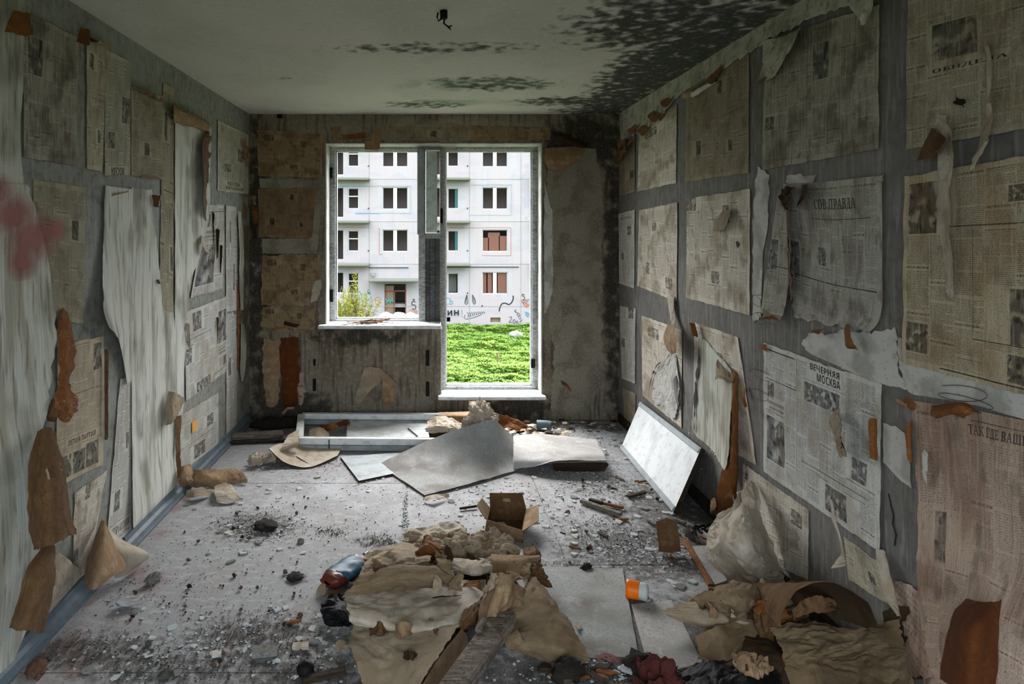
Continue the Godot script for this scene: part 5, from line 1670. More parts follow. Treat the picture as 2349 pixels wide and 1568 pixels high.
	curl(n, rw([1556, 860]), rw([1561, 930]), Lf, near, 0.02, 0.45, M.plaster, M.black, 0.7, 150)
	n = tag(scrap("paper_flap", [[rw([1536, 745, 0.05]), rw([1546, 742, 0.08])], [rw([1522, 776, 0.07]), rw([1552, 775, 0.12])], [rw([1540, 814, 0.06]), rw([1554, 808, 0.08])]], M.kraft, M.white_paper, {"seed": 151, "jag": 0.002}), "tan paper diamond dangling from the cream newspaper on the right wall", "paper scrap")
	pasted("r", [[1594, 738], [1696, 772], [1738, 1068], [1592, 985]], M.stained, {"seed": 152, "uv": Rect2(0.3, 0, 0.7, 1), "base": 0.004}, "cream newspaper showing behind the torn grey wallpaper, lower row of the right wall")
	var w := wp("r", [[[1609, 775], [1625, 780], [1650, 820]], [[1604, 840], [1640, 850], [1684, 855, 0.012]], [[1596, 920], [1640, 930], [1682, 950, 0.03]], [[1592, 985], [1640, 1020], [1676, 1050, 0.05]], [[1640, 1040, 0.01], [1655, 1060, 0.02], [1668, 1082, 0.05]]], M.dull, M.rust, {"seed": 153, "jag": 0.014, "base": 0.010}, "wallpaper_length", "grey streaked wallpaper tongue with a rust brown curled edge, right wall behind the leaning board", "wallpaper")
	scrap("torn_flap", [[rw([1645, 822, 0.012]), rw([1668, 850, 0.02]), rw([1686, 858, 0.016])], [rw([1644, 850, 0.05]), rw([1664, 862, 0.06]), rw([1684, 870, 0.03])], [rw([1642, 872, 0.03]), rw([1656, 866, 0.05]), rw([1676, 878, 0.03])]], M.crumple, M.kraft_dark, {"seed": 154}, w)
	scrap("torn_flap", [[rw([1682, 855, 0.012]), rw([1688, 850, 0.02]), rw([1692, 860, 0.01])], [rw([1677, 960, 0.06]), rw([1684, 955, 0.04]), rw([1692, 960, 0.01])], [rw([1674, 1050, 0.07]), rw([1682, 1050, 0.05]), rw([1692, 1052, 0.01])], [rw([1668, 1082, 0.06]), rw([1676, 1100, 0.04]), rw([1688, 1165, 0.01])]], M.rust, M.kraft_dark, {"seed": 155, "jag": 0.006}, w)
	n = pasted("r", [[1755, 784], [2027, 880], [2025, 1268], [1755, 1082]], M.masthead, {"seed": 156, "amp": 0.004, "cell": 0.02}, "white newspaper spread with a bold two-line black masthead and photos, right wall")
	scrap("torn_flap", [[rw([1912, 940, 0.01]), rw([1934, 936, 0.02])], [rw([1915, 975, 0.03]), rw([1938, 970, 0.04])], [rw([1922, 1010, 0.02]), rw([1944, 1005, 0.05])], [rw([1934, 1052, 0.01]), rw([1942, 1050, 0.03])]], M.crumple, M.umber, {"seed": 157, "jag": 0.012, "amp": 0.016, "crease": 0.008}, n)
	scrap("torn_flap", [[rw([1740, 788, 0.01]), rw([1762, 788, 0.02])], [rw([1746, 804, 0.03]), rw([1762, 806, 0.01])]], M.rust, M.kraft, {"seed": 158}, n)
	curl(n, rw([2020, 960]), rw([2022, 1060]), Lf, Vector3(0, 0, -1), 0.02, 0.45, M.rust, M.kraft, 0.9, 159)
	pasted("r", [[1706, 1060], [1858, 1168], [1857, 1332], [1706, 1262]], M.stained, {"seed": 160, "uv": Rect2(0.2, 0.1, 0.6, 0.7), "base": 0.004}, "mouldy tan newspaper with orange blots behind the big folded sheet, foot of the right wall")
	pasted("r", [[1936, 1228], [2022, 1290], [2060, 1400], [1950, 1330]], M.plain, {"seed": 161, "uv": Rect2(0.5, 0.5, 0.4, 0.4), "base": 0.004}, "narrow cream newspaper strip under the masthead spread, foot of the right wall")
	# torn slivers standing off below
	tag(scrap("paper_sliver", [[rw([1906, 1142, 0.01]), rw([1910, 1146, 0.016])], [rw([1908, 1190, 0.04]), rw([1920, 1196, 0.03])], [rw([1926, 1260, 0.05]), rw([1940, 1278, 0.03])], [rw([1902, 1304, 0.09]), rw([1946, 1296, 0.05])]], M.white_paper, M.kraft, {"seed": 162, "jag": 0.004}), "long white paper sliver with a turned up foot left of the dark curled sheet", "paper scrap")
	tag(scrap("paper_sliver", [[rw([2012, 1256, 0.01]), rw([2032, 1262, 0.012])], [rw([2014, 1300, 0.02]), rw([2046, 1320, 0.03])], [rw([2032, 1370, 0.05]), rw([2062, 1390, 0.04])], [rw([2056, 1412, 0.06]), rw([2068, 1420, 0.05])]], M.white_paper, M.kraft, {"seed": 163, "jag": 0.006}), "white torn paper sliver drooping right of the dark curled sheet", "paper scrap")
	n = wp("r", [[[2096, 918], [2220, 936], [2349, 962], [2520, 985]], [[2104, 1080, 0.004], [2230, 1100], [2349, 1130], [2520, 1160]], [[2108, 1240, 0.004], [2230, 1260, 0.01], [2349, 1300], [2520, 1350]], [[2108, 1330, 0.012], [2220, 1370, 0.05], [2310, 1420, 0.04], [2520, 1510]], [[2120, 1470, 0.03], [2200, 1480, 0.09], [2290, 1500, 0.08], [2520, 1640]], [[2128, 1600, 0.03], [2190, 1620, 0.08], [2290, 1650, 0.07], [2520, 1800]]],
		M.pink, M.rust, {"seed": 164, "amp": 0.007, "freq": 4.0, "jag": 0.012, "tear": "l", "bites": [["l", 0.28, 0.08, 0.02]]}, "newspaper", "pinkish newspaper sheet sagging forward off the wall at the lower right", "newspaper")
	scrap("torn_patch", [[rw([2120, 1030, 0.010]), rw([2134, 1034, 0.010])], [rw([2118, 1080, 0.012]), rw([2134, 1080, 0.012])], [rw([2130, 1120, 0.011]), rw([2134, 1124, 0.011])]], M.plaster, M.kraft, {"seed": 165, "jag": 0.01}, n)
	scrap("torn_flap", [[rw([2140, 930, 0.01]), rw([2200, 925, 0.02]), rw([2256, 950, 0.01])], [rw([2138, 948, 0.05]), rw([2190, 936, 0.06]), rw([2230, 948, 0.04])], [rw([2146, 956, 0.03]), rw([2180, 950, 0.05]), rw([2210, 956, 0.02])]], M.rust, M.kraft_dark, {"seed": 166}, n)
	curl(n, rw([2088, 905]), rw([2114, 930]), Lf, dn, 0.03, 0.5, M.rust, M.kraft, 0.7, 167)
	curl(n, rw([2096, 960]), rw([2100, 1060]), Lf, near, 0.015, 0.5, M.rust, M.kraft, 0.8, 168)
	# its lower edge turned up: the brown back
	scrap("turned_edge", [[rw([2222, 1378, 0.10]), rw([2260, 1384, 0.13]), rw([2294, 1376, 0.08])], [rw([2190, 1410, 0.16]), rw([2240, 1420, 0.20]), rw([2288, 1430, 0.13])], [rw([2170, 1470, 0.19]), rw([2225, 1490, 0.23]), rw([2284, 1500, 0.15])], [rw([2162, 1560, 0.18]), rw([2220, 1590, 0.21]), rw([2276, 1610, 0.12])]], M.rust_dark, M.pink, {"seed": 169, "tear": "tb", "amp": 0.008, "freq": 5.0, "crease": 0.001}, n)
	# bare plaster showing where paper has gone, and paper margins
	wp("r", [[[1738, 372], [1768, 400]], [[1728, 480], [1766, 490]], [[1727, 600], [1752, 620]], [[1728, 740], [1748, 735]]], M.plaster, M.kraft, {"seed": 170, "base": 0.003, "jag": 0.02}, "wallpaper_patch", "pale bare wallpaper band between two middle row newspapers on the right wall", "wallpaper")
	wp("r", [[[1806, 398], [1882, 396]], [[1800, 425], [1870, 420]]], M.plaster, M.kraft, {"seed": 171, "base": 0.003, "jag": 0.015}, "wallpaper_patch", "small whitish wallpaper patch over the serif masthead page, right wall", "wallpaper")
	wp("r", [[[1850, 758], [1950, 750], [2060, 735]], [[1846, 800], [1950, 840], [2075, 850]], [[1950, 850], [2000, 875], [2100, 900]]], M.plaster, M.kraft, {"seed": 172, "base": 0.003, "jag": 0.03}, "wallpaper_patch", "broad pale wallpaper patch above the bold masthead spread, right wall", "wallpaper")
	wp("r", [[[2058, 780], [2074, 760]], [[2065, 850], [2220, 890], [2420, 930]], [[2090, 905], [2240, 930], [2420, 985]]].map(func(r): return r if r.size() == 3 else [r[0], [2066, 770], r[1]]), M.plaster, M.kraft, {"seed": 173, "base": 0.003, "jag": 0.02}, "wallpaper_patch", "bluish white wallpaper band under the four column newspaper, right wall", "wallpaper")
	wp("r", [[[2024, 962], [2090, 990]], [[2026, 1060], [2096, 1132]]], M.plaster, M.kraft, {"seed": 174, "base": 0.003, "jag": 0.014}, "wallpaper_patch", "square white wallpaper patch right of the bold masthead spread", "wallpaper")
	wp("r", [[[2035, 1330], [2060, 1330], [2095, 1340]], [[2070, 1420, 0.01], [2110, 1420, 0.02], [2150, 1400, 0.03]], [[2085, 1560, 0.02], [2120, 1568, 0.05], [2165, 1560, 0.06]]], M.pink, M.kraft, {"seed": 175, "base": 0.008, "jag": 0.02}, "wallpaper_strip", "whitish torn wallpaper foot behind the large crumpled sheet, lower right", "wallpaper")
	# pencil scribbles on the bare wall: loops of thin line
	for k in 5:
		var pts := []
		var c: Array = [[1742, 690], [1745, 730], [1735, 860], [1730, 905], [2200, 895]][k]
		for i in 26:
			var t := TAU * i / 17.0
			pts.append(rw([c[0] + (26.0 if k < 4 else 60.0) * cos(t + k) + 0.8 * i, c[1] + 14.0 * sin(t * 1.13 + k) + (1.2 * i if k == 4 else 0.0), 0.0095]))
		g = Geo.new()
		stroke(pts, 0.0022, Lf, g)
		var o := put("pencil_scribble", [[g, M.chip_dark]])
		tag(o, "thin pencil loops drawn on the bare right wall" if k < 4 else "long pencil line drawn under the four column newspaper", "scribble", "pencil scribbles on the right wall" if k < 4 else "")
	# black tears
	var jagged := func(called: String, px: Array, wide: float, o: Node3D) -> void:
		var h := Geo.new()
		var lft := []
		var rgt := []
		for i in px.size() * 6 - 5:
			var a: Array = px[i / 6]
			var b: Array = px[mini(i / 6 + 1, px.size() - 1)]
			var m := rw([lerpf(a[0], b[0], (i % 6) / 6.0), lerpf(a[1], b[1], (i % 6) / 6.0), 0.0175])
			var ww := wide * maxf(0.1, 0.6 + 1.1 * noise.get_noise_2d(m.y * 40.0, m.z * 40.0)) * sin(PI * (i + 0.6) / (px.size() * 6 - 3.8))
			m.z += 0.006 * noise.get_noise_2d(m.y * 55.0, 3.0)
			lft.append(m - Vector3(0, 0, ww))
			rgt.append(m + Vector3(0, 0, ww))
		h.shell([lft, rgt])
		put(called, [[h, M.black]], o)
	jagged.call("tear", [[1604, 772], [1602, 830], [1596, 880], [1594, 930], [1592, 988]], 0.022, w)
	jagged.call("tear", [[1488, 895], [1496, 860], [1506, 838], [1516, 830]], 0.02, charred)
	jagged.call("tear", [[1556, 850], [1560, 900], [1556, 950]], 0.02, charred)
	jagged.call("tear", [[2190, 218], [2202, 232], [2212, 246]], 0.02, page_sheet)
	# fingers of rust brown paper left on the wall
	tag(curl(self, rw([1598, 738, 0.01]), rw([1606, 772, 0.01]), Lf, near, 0.02, 0.9, M.rust, M.kraft, 0.9, 180, "paper_curl"), "tight brown paper roll stuck above the grey wallpaper tongue", "paper scrap")
	tag(scrap("paper_curl", [[rw([1708, 885, 0.01]), rw([1712, 884, 0.012])], [rw([1704, 915, 0.03]), rw([1712, 912, 0.02])], [rw([1708, 936, 0.02]), rw([1714, 932, 0.01])]], M.rust, M.kraft, {"seed": 181, "jag": 0.002}), "small rust brown paper leaf hanging left of the bold masthead spread", "paper scrap")
	var crack := []
	for p in [[2038, 1132], [2044, 1160], [2050, 1180], [2048, 1200], [2056, 1225], [2052, 1250]]:
		crack.append(rw([p[0], p[1], 0.0015]))
	g = Geo.new()
	stroke(crack, 0.007, Lf, g)
	put("plaster_crack", [[g, M.black]], get_node("wall_right"))

func build_back_wall() -> void:
	var s := Vector3.BACK
	var n := pasted("b", [[590, 298], [741, 306], [739, 408], [592, 404]], M.stained_dim, {"seed": 201, "amp": 0.005}, "dark brown newspaper, topmost of the column left of the window")
	pasted("b", [[592, 432], [724, 432], [724, 546], [594, 544]], M.plain_brown, {"seed": 202}, "dark brown newspaper with black pictures, second of the column left of the window")
	n = pasted("b", [[600, 584], [735, 582], [737, 690], [598, 700]], M.stained_dim, {"seed": 203, "jag": 0.012}, "brown newspaper with a white curled corner, third of the column left of the window")
	scrap("torn_flap", [[bw([722, 645, 0.02]), bw([737, 640, 0.012])], [bw([716, 665, 0.04]), bw([738, 660, 0.06])], [bw([712, 695, 0.02]), bw([728, 688, 0.04])]], M.white_paper, M.umber, {"seed": 204, "jag": 0.003}, n)
	scrap("torn_flap", [[bw([650, 690, 0.012]), bw([700, 694, 0.012])], [bw([655, 700, 0.04]), bw([698, 704, 0.03])]], M.crumple, M.umber, {"seed": 205, "jag": 0.003}, n)
	wp("b", [[[594, 408], [735, 412]], [[596, 432], [722, 432]]], M.skim, M.kraft, {"seed": 206, "base": 0.003}, "wallpaper_patch", "pale streaky wallpaper band between the upper two newspapers left of the window", "wallpaper")
	wp("b", [[[600, 546], [722, 546]], [[602, 582], [718, 582]]], M.skim, M.kraft, {"seed": 207, "base": 0.003}, "wallpaper_patch", "pale streaky wallpaper band under the second newspaper left of the window", "wallpaper")
	wp("b", [[[728, 405], [741, 405]], [[722, 480], [738, 480]], [[712, 575], [730, 572]]], M.skim, M.kraft, {"seed": 208, "base": 0.008}, "wallpaper_strip", "greyish paper strip beside the window's left reveal", "wallpaper")
	# rotted tan pieces at the foot
	n = wp("b", [[[598, 702], [660, 698], [728, 700]], [[596, 740], [660, 742], [724, 745]], [[606, 760], [660, 762], [715, 758]]], M.stained_dim, M.umber, {"seed": 209, "jag": 0.02}, "newspaper", "rotted tan newspaper scrap above the charred pieces, left of the window sill", "newspaper")
	scrap("torn_flap", [[bw([652, 735, 0.01]), bw([690, 745, 0.012])], [bw([650, 745, 0.05]), bw([680, 752, 0.04])]], M.umber, M.kraft_dark, {"seed": 210}, n)
	var k := 0
	for c in [[600, 775, 645, 930, 622], [640, 770, 690, 932, 662], [676, 850, 703, 925, 690]]:
		wp("b", [[[c[0] + 4, c[1]], [c[4], c[1] + 2], [c[2] - 3, c[1]]], [[c[0], c[1] + 50, 0.012], [c[4], c[1] + 50, 0.02], [c[2], c[1] + 50, 0.01]], [[c[0] + 5, c[3] - 40, 0.012], [c[4], c[3] - 40, 0.03], [c[2] - 2, c[3] - 40, 0.012]], [[c[0] + 12, c[3], 0.01], [c[4], c[3] + 4, 0.016], [c[2] - 8, c[3] - 3, 0.01]]], [M.kraft, M.rust_dark, M.crumple][k], M.umber, {"seed": 211 + k, "jag": 0.02, "amp": 0.008}, "wallpaper_strip", ["charred tan wallpaper tatter at the foot of the far left corner", "rust coloured rotting wallpaper tatter, middle one left of the radiator niche", "small whitish wallpaper tatter right of the rotting brown ones"][k], "wallpaper")
		k += 1
	for c in [[[578, 448], [590, 470], 0], [[576, 470], [596, 510], 1], [[576, 512], [590, 548], 2]]:
		tag(scrap("paper_curl", [[bw([c[0][0], c[0][1], 0.012]), bw([c[0][0] + 12, c[0][1] + 6, 0.03])], [bw([c[0][0] + 2, (c[0][1] + c[1][1]) / 2, 0.04]), bw([c[1][0], (c[0][1] + c[1][1]) / 2, 0.06])], [bw([c[0][0] + 4, c[1][1], 0.012]), bw([c[1][0], c[1][1], 0.02])]], [M.kraft, M.rust, M.umber][c[2]], M.umber, {"seed": 215 + c[2], "amp": 0.012}), "brown rag of paper peeling in the far left corner at window height", "paper scrap", "brown paper rags in the far left corner")
	# over the window
	pasted("b", [[757, 290], [783, 290], [783, 322], [758, 322]], M.stained_dim, {"seed": 220}, "small brown newspaper square above the window's left end")
	pasted("b", [[872, 284], [1080, 287], [1080, 322], [874, 322]], M.plain_dim, {"seed": 221, "uv": Rect2(0, 0, 1, 0.3)}, "long grey newspaper strip above the middle of the window")
	pasted("b", [[1080, 288], [1262, 292], [1262, 322], [1080, 322]], M.stained_dim, {"seed": 222, "uv": Rect2(0, 0.3, 1, 0.25)}, "brown newspaper strip above the right end of the window")
	n = tag(scrap("paper_rag", [[bw([833, 318, 0.01]), bw([852, 306, 0.03]), bw([876, 290, 0.012])], [bw([835, 328, 0.05]), bw([854, 328, 0.06]), bw([873, 326, 0.05])], [bw([836, 343, 0.045]), bw([855, 344, 0.05]), bw([872, 342, 0.045])]], M.kraft, M.kraft_dark, {"seed": 223, "jag": 0.004}), "brown paper rag hanging down over the window's top edge", "paper scrap")
	scrap("torn_flap", [[bw([784, 310, 0.01]), bw([840, 304, 0.014])], [bw([786, 322, 0.02]), bw([836, 318, 0.03])]], M.rust, M.kraft, {"seed": 224, "jag": 0.004}, n)
	tag(scrap("paper_flap", [[bw([1250, 340, 0.02]), bw([1296, 337, 0.03]), bw([1344, 334, 0.02])], [bw([1249, 365, 0.06]), bw([1298, 362, 0.08]), bw([1340, 350, 0.05])], [bw([1256, 386, 0.05]), bw([1285, 390, 0.07]), bw([1318, 376, 0.05])]], M.kraft, M.umber, {"seed": 225, "jag": 0.003, "crease": 0.001}), "tan paper tongue curling off the wall right of the window top", "paper scrap")
	tag(scrap("paper_flap", [[bw([1262, 300, 0.012]), bw([1300, 310, 0.03]), bw([1350, 330, 0.012])], [bw([1272, 316, 0.04]), bw([1304, 322, 0.06]), bw([1345, 338, 0.03])], [bw([1290, 328, 0.02]), bw([1310, 332, 0.04]), bw([1335, 338, 0.02])]], M.umber, M.kraft_dark, {"seed": 226, "amp": 0.012}), "mouldy dark flap of paper above the tan tongue, upper right of the window", "paper scrap")
	# the skim of plaster right of the door opening, ragged on both sides
	wp("b", [[[1252, 340], [1318, 338], [1372, 342]], [[1250, 440], [1318, 440], [1386, 440]], [[1252, 560], [1318, 560], [1384, 560]], [[1256, 640], [1318, 640], [1384, 640]], [[1250, 715], [1318, 720], [1384, 720]], [[1268, 800], [1320, 800], [1386, 800]], [[1262, 880], [1320, 885], [1384, 880]], [[1262, 948], [1310, 952], [1340, 940]]], M.skim, M.skim, {"seed": 227, "jag": 0.03, "tear": "rlb", "th": 0.004, "base": 0.008, "amp": 0.002, "cell": 0.02, "most": 110}, "plaster_skim", "ragged grey wallpaper length between the balcony opening and the far right corner", "wallpaper")
	wp("b", [[[1247, 410], [1262, 470], [1268, 480]], [[1246, 560], [1256, 570], [1268, 575]], [[1246, 640], [1258, 640], [1270, 650]], [[1247, 720], [1252, 715], [1262, 690]]], M.plaster, M.skim, {"seed": 228, "jag": 0.014, "base": 0.012, "th": 0.003, "amp": 0.001}, "plaster_skim", "narrow whitish plaster edge along the balcony opening's right side", "plaster")
	tag(scrap("paper_flap", [[bw([1286, 872, 0.016]), bw([1300, 880, 0.02])], [bw([1290, 882, 0.04]), bw([1308, 890, 0.03])], [bw([1306, 886, 0.016]), bw([1312, 900, 0.02])]], M.rust, M.umber, {"seed": 229, "jag": 0.004}), "rusty paper tear low on the grey length right of the opening", "paper scrap")
	# torn paper under the window sill
	tag(scrap("paper_rag", [[bw([834, 842, 0.01]), bw([850, 840, 0.012]), bw([880, 844, 0.01])], [bw([826, 872, 0.02]), bw([850, 870, 0.03]), bw([876, 872, 0.012])], [bw([818, 900, 0.012]), bw([838, 905, 0.04]), bw([850, 895, 0.03])], [bw([812, 922, 0.012]), bw([820, 928, 0.02]), bw([832, 915, 0.02])]], M.crumple, M.umber, {"seed": 230, "jag": 0.008}), "torn pale paper rag on the wall under the window sill, left one", "paper scrap")
	tag(scrap("paper_rag", [[bw([876, 846, 0.01]), bw([916, 884, 0.03])], [bw([876, 888, 0.01]), bw([908, 890, 0.012])], [bw([877, 930, 0.01]), bw([910, 932, 0.01])]], M.kraft, M.umber, {"seed": 231, "jag": 0.006}), "brown paper rag under the window sill, right one with a turned corner", "paper scrap")
	# iron brackets let into the wall
	for p in [[719, 823, 724, 838], [718, 868, 725, 896], [977, 803, 985, 838], [977, 875, 985, 908], [636, 262, 648, 272]]:
		var g := Geo.new()
		var a := bw([p[0], p[1]])
		var b := bw([p[2], p[3]])
		g.box((a + b) / 2 + Vector3(0, 0, 0.008), Vector3(absf(b.x - a.x), absf(a.y - b.y), 0.016), Basis(), 0.003)
		tag(put("iron_bracket", [[g, M.black]]), "black iron radiator bracket stub on the wall under the window" if p[1] > 500 else "black iron stub on the far wall just under the ceiling", "bracket", "iron brackets under the window sill" if p[1] > 500 else "")

# ---------------------------------------------------------------- on the floor, far half
func board(called: String, px: Array, h: float, th: float, m: Material, parent: Node3D = self, rim: Material = null) -> MeshInstance3D:
	# a flat board over the floor: corners far left, far right, near right, near left
	var g := Geo.new()
	var e := Geo.new()
	var q := []
	for p in px:
		q.append(fl([p[0], p[1], (p[2] if p.size() > 2 else h) + th]))
	g.face(q[0], q[1], q[2], q[3], Vector3.UP)
	var d := Vector3(0, -th, 0)
	for i in 4:
		var j := (i + 1) % 4
		e.face(q[i], q[j], q[j] + d, q[i] + d, (q[i] + q[j]) / 2 - (q[0] + q[1] + q[2] + q[3]) / 4)
	e.face(q[0] + d, q[1] + d, q[2] + d, q[3] + d, Vector3.DOWN)
	return put(called, [[g, m], [e, rim if rim else m]], parent)

func scrap_on_floor(called: String, rows: Array, m: Material, back: Material, o := {}, parent: Node3D = self) -> MeshInstance3D:
	var d := {"floor": 0.0}
	d.merge(o, true)
	return scrap(called, grid(rows, "f"), m, back, d, parent)

func build_far_floor() -> void:
	# the window sash lying by the far wall
	var a := Vector3(-0.933, 0.006, -5.0)
	var t := thing("window_sash", "white wooden window sash lying flat on the floor before the far wall", "window sash", a)
	var fr := Vector3(0.40, 0.006, -4.96)
	var bl := Vector3(-1.03, 0.006, -5.66)
	var br := Vector3(0.36, 0.006, -5.64)
	var up := Vector3.UP
	var side := func(called: String, p: Vector3, q: Vector3, w: float) -> void:
		var g := Geo.new()
		g.bar(p + up * 0.02, q + up * 0.02, w, 0.036, up, 0.003)
		put(called, [[g, M.paint_grey]], t)
		g = Geo.new()
		g.bar(p + up * 0.064, q + up * 0.064, w, 0.046, up, 0.004)
		put(called, [[g, M.paint]], t)
	side.call("front_rail", a, fr, 0.045)
	side.call("rear_rail", bl, br, 0.05)
	side.call("stile", a + Vector3(0.0, 0, -0.024), bl + Vector3(0, 0, 0.026), 0.055)
	side.call("stile", fr + Vector3(0, 0, -0.024), br + Vector3(0, 0, 0.026), 0.05)
	for x in [-0.715, -0.313, 0.1]:
		var g := Geo.new()
		g.box(Vector3(x, 0.045, -4.9675), Vector3(0.006, 0.08, 0.012))  # black strip standing for a vertical seam in the rail
		put("seam_strip", [[g, M.black]], t)
	tag(board("hardboard_panel", [[797, 966], [990, 957], [1002, 1002], [795, 1002]], 0.012, 0.018, M.paint), "white board lying inside the fallen window sash", "board")
	var g := Geo.new()
	g.tube([fl([936, 982, 0.036]), fl([958, 1000, 0.036])], 0.004, 5)
	tag(put("wire_piece", [[g, M.black]]), "thin dark rod on the white board inside the sash", "rod")
	tag(scrap_on_floor("cardboard_scrap", [[[712, 985, 0.05], [732, 980, 0.07], [752, 992, 0.03]], [[708, 1002, 0.03], [732, 1001, 0.06], [756, 1004, 0.02]]], M.crumple, M.kraft, {"seed": 301, "jag": 0.004}), "tan cardboard corner standing inside the left end of the sash", "cardboard")
	tag(scrap_on_floor("paper_scrap", [[[735, 976, 0.04], [760, 972, 0.09], [785, 966, 0.05], [800, 964, 0.06]], [[738, 990, 0.02], [765, 986, 0.05], [788, 978, 0.05], [799, 976, 0.03]]], M.rust, M.umber, {"seed": 302, "amp": 0.02}), "curled brown paper between the sash's rear rail and white board", "paper scrap")
	# boards and cartons around it
	tag(board("hardboard_panel", [[781, 1047], [930, 1036], [905, 1085], [823, 1102]], 0.003, 0.012, M.paint_grey, self, M.umber), "dusty grey board poking out from under the window sash", "board")
	t = tag(scrap_on_floor("cardboard_disc", [[[640, 1018, 0.06], [690, 1012, 0.05], [740, 1018, 0.03], [782, 1030, 0.02]], [[622, 1026, 0.10], [680, 1040, 0.02], [730, 1042, 0.012], [780, 1036, 0.02]], [[616, 1030, 0.11], [655, 1062, 0.03], [710, 1072, 0.006], [774, 1046, 0.02]]], M.white_paper, M.umber, {"seed": 303, "jag": 0.002, "th": 0.006, "crease": 0.0, "amp": 0.002}), "round pinkish cardboard with faint print under the sash's left corner", "cardboard")
	scrap_on_floor("torn_flap", [[[660, 1000, 0.12], [686, 985, 0.14]], [[648, 1022, 0.1], [684, 1014, 0.1]], [[640, 1034, 0.07], [684, 1022, 0.06]]], M.crumple_pale, M.kraft, {"seed": 304, "jag": 0.003}, t)
	g = Geo.new()
	for k in 3:
		stroke([fl([668 + 6 * k, 1040 + 3 * k, 0.02 + 0.003]), fl([698 + 4 * k, 1058 + 2 * k, 0.012])], 0.006, up, g)
	put("print", [[g, M.chip_dark]], t)
	tag(scrap_on_floor("crumpled_foil", [[[570, 1042, 0.05], [590, 1036, 0.07], [612, 1040, 0.05], [632, 1040, 0.04]], [[568, 1054, 0.03], [590, 1050, 0.06], [610, 1052, 0.03], [634, 1054, 0.02]], [[567, 1064, 0.005], [588, 1066, 0.01], [606, 1064, 0.01], [630, 1058, 0.008]]], M.crumple_pale, M.chip_grey, {"seed": 305, "amp": 0.012, "crease": 0.02, "cfreq": 22.0, "cell": 0.008}), "crumpled silvery paper on the floor left of the round cardboard", "paper scrap")
	g = Geo.new()
	g.bar(fl([532, 1000, 0.02]), fl([650, 994, 0.03]), 0.09, 0.035)
	tag(put("wooden_plank", [[g, M.wood]]), "short pale plank end lying in the far left corner", "plank")
	g = Geo.new()
	g.bar(fl([524, 1016, 0.012]), fl([668, 1009, 0.016]), 0.03, 0.02)
	tag(put("wooden_plank", [[g, M.wood_dark]]), "narrow dark lath in front of the plank in the far left corner", "plank")
	# the linoleum
	var rows := [[[868, 1065, 0.006], [960, 1020, 0.10], [1050, 985, 0.21], [1100, 970, 0.26], [1132, 964, 0.27], [1176, 1002, 0.12]], [[895, 1085, 0.006], [985, 1050, 0.06], [1050, 1032, 0.11], [1100, 1022, 0.14], [1140, 1016, 0.14], [1178, 1035, 0.07]],
		[[930, 1108, 0.006], [1000, 1090, 0.02], [1060, 1076, 0.035], [1110, 1068, 0.045], [1150, 1062, 0.04], [1178, 1066, 0.02]], [[975, 1138, 0.006], [1030, 1124, 0.008], [1080, 1111, 0.008], [1120, 1099, 0.01], [1160, 1087, 0.008], [1205, 1074, 0.008]]]
	tag(scrap_on_floor("linoleum_sheet", rows, M.lino, M.lino_back, {"seed": 310, "jag": 0.004, "tear": "rb", "th": 0.004, "crease": 0.0, "amp": 0.006, "freq": 4.0, "cell": 0.025}), "big grey linoleum sheet humped up in a wave in front of the sash", "linoleum")
	rows = [[[1177, 1001, 0.10], [1240, 996, 0.09], [1310, 1003, 0.08], [1368, 1010, 0.06]], [[1177, 1030, 0.09], [1240, 1025, 0.09], [1310, 1028, 0.085], [1378, 1030, 0.08]], [[1178, 1055, 0.06], [1240, 1052, 0.085], [1310, 1046, 0.10], [1386, 1044, 0.10]], [[1179, 1076, 0.012], [1228, 1070, 0.05], [1284, 1058, 0.09], [1392, 1058, 0.088]]]
	t = tag(scrap_on_floor("linoleum_sheet", rows, M.lino_pale, M.lino_back, {"seed": 311, "jag": 0.002, "th": 0.004, "crease": 0.0, "amp": 0.006, "freq": 5.0, "cell": 0.025}), "pale linoleum piece with its front edge rolled under, right of the humped sheet", "linoleum")
	scrap_on_floor("rolled_edge", [[[1266, 1060, 0.085], [1330, 1058, 0.092], [1391, 1058, 0.09]], [[1268, 1068, 0.05], [1334, 1069, 0.05], [1396, 1064, 0.055]], [[1272, 1078, 0.008], [1334, 1080, 0.004], [1386, 1080, 0.004]]], M.lino_back, M.lino, {"seed": 312, "jag": 0.002, "th": 0.004, "crease": 0.0, "amp": 0.003}, t)
	tag(board("floor_scrap", [[1015, 1096, 0.02], [1036, 1094, 0.02], [1056, 1099, 0.018], [1040, 1114, 0.012]], 0.01, 0.004, M.white_paper), "small pinkish triangle of cardboard lying on the humped linoleum", "cardboard")
	tag(scrap_on_floor("paper_scrap", [[[975, 1140, 0.02], [1000, 1134, 0.03], [1030, 1133, 0.02]], [[970, 1152, 0.006], [1000, 1148, 0.02], [1032, 1140, 0.006]]], M.crumple_pale, M.kraft, {"seed": 313, "amp": 0.01}), "grey rolled paper scrap at the linoleum's near tip", "paper scrap")
	# the heap of paper behind it
	t = tag(scrap_on_floor("crumpled_paper", [[[1078, 955, 0.22], [1092, 918, 0.36], [1106, 920, 0.36], [1136, 948, 0.24]], [[1060, 985, 0.14], [1085, 958, 0.27], [1110, 955, 0.3], [1146, 975, 0.18]], [[1056, 1002, 0.06], [1080, 1000, 0.1], [1108, 996, 0.12], [1142, 994, 0.08]]], M.crumple_pale, M.kraft, {"seed": 314, "amp": 0.008, "freq": 7.0, "crease": 0.035, "cfreq": 9.0, "jag": 0.015, "cell": 0.009}), "whitish crumpled paper peak rising behind the humped linoleum", "paper scrap")
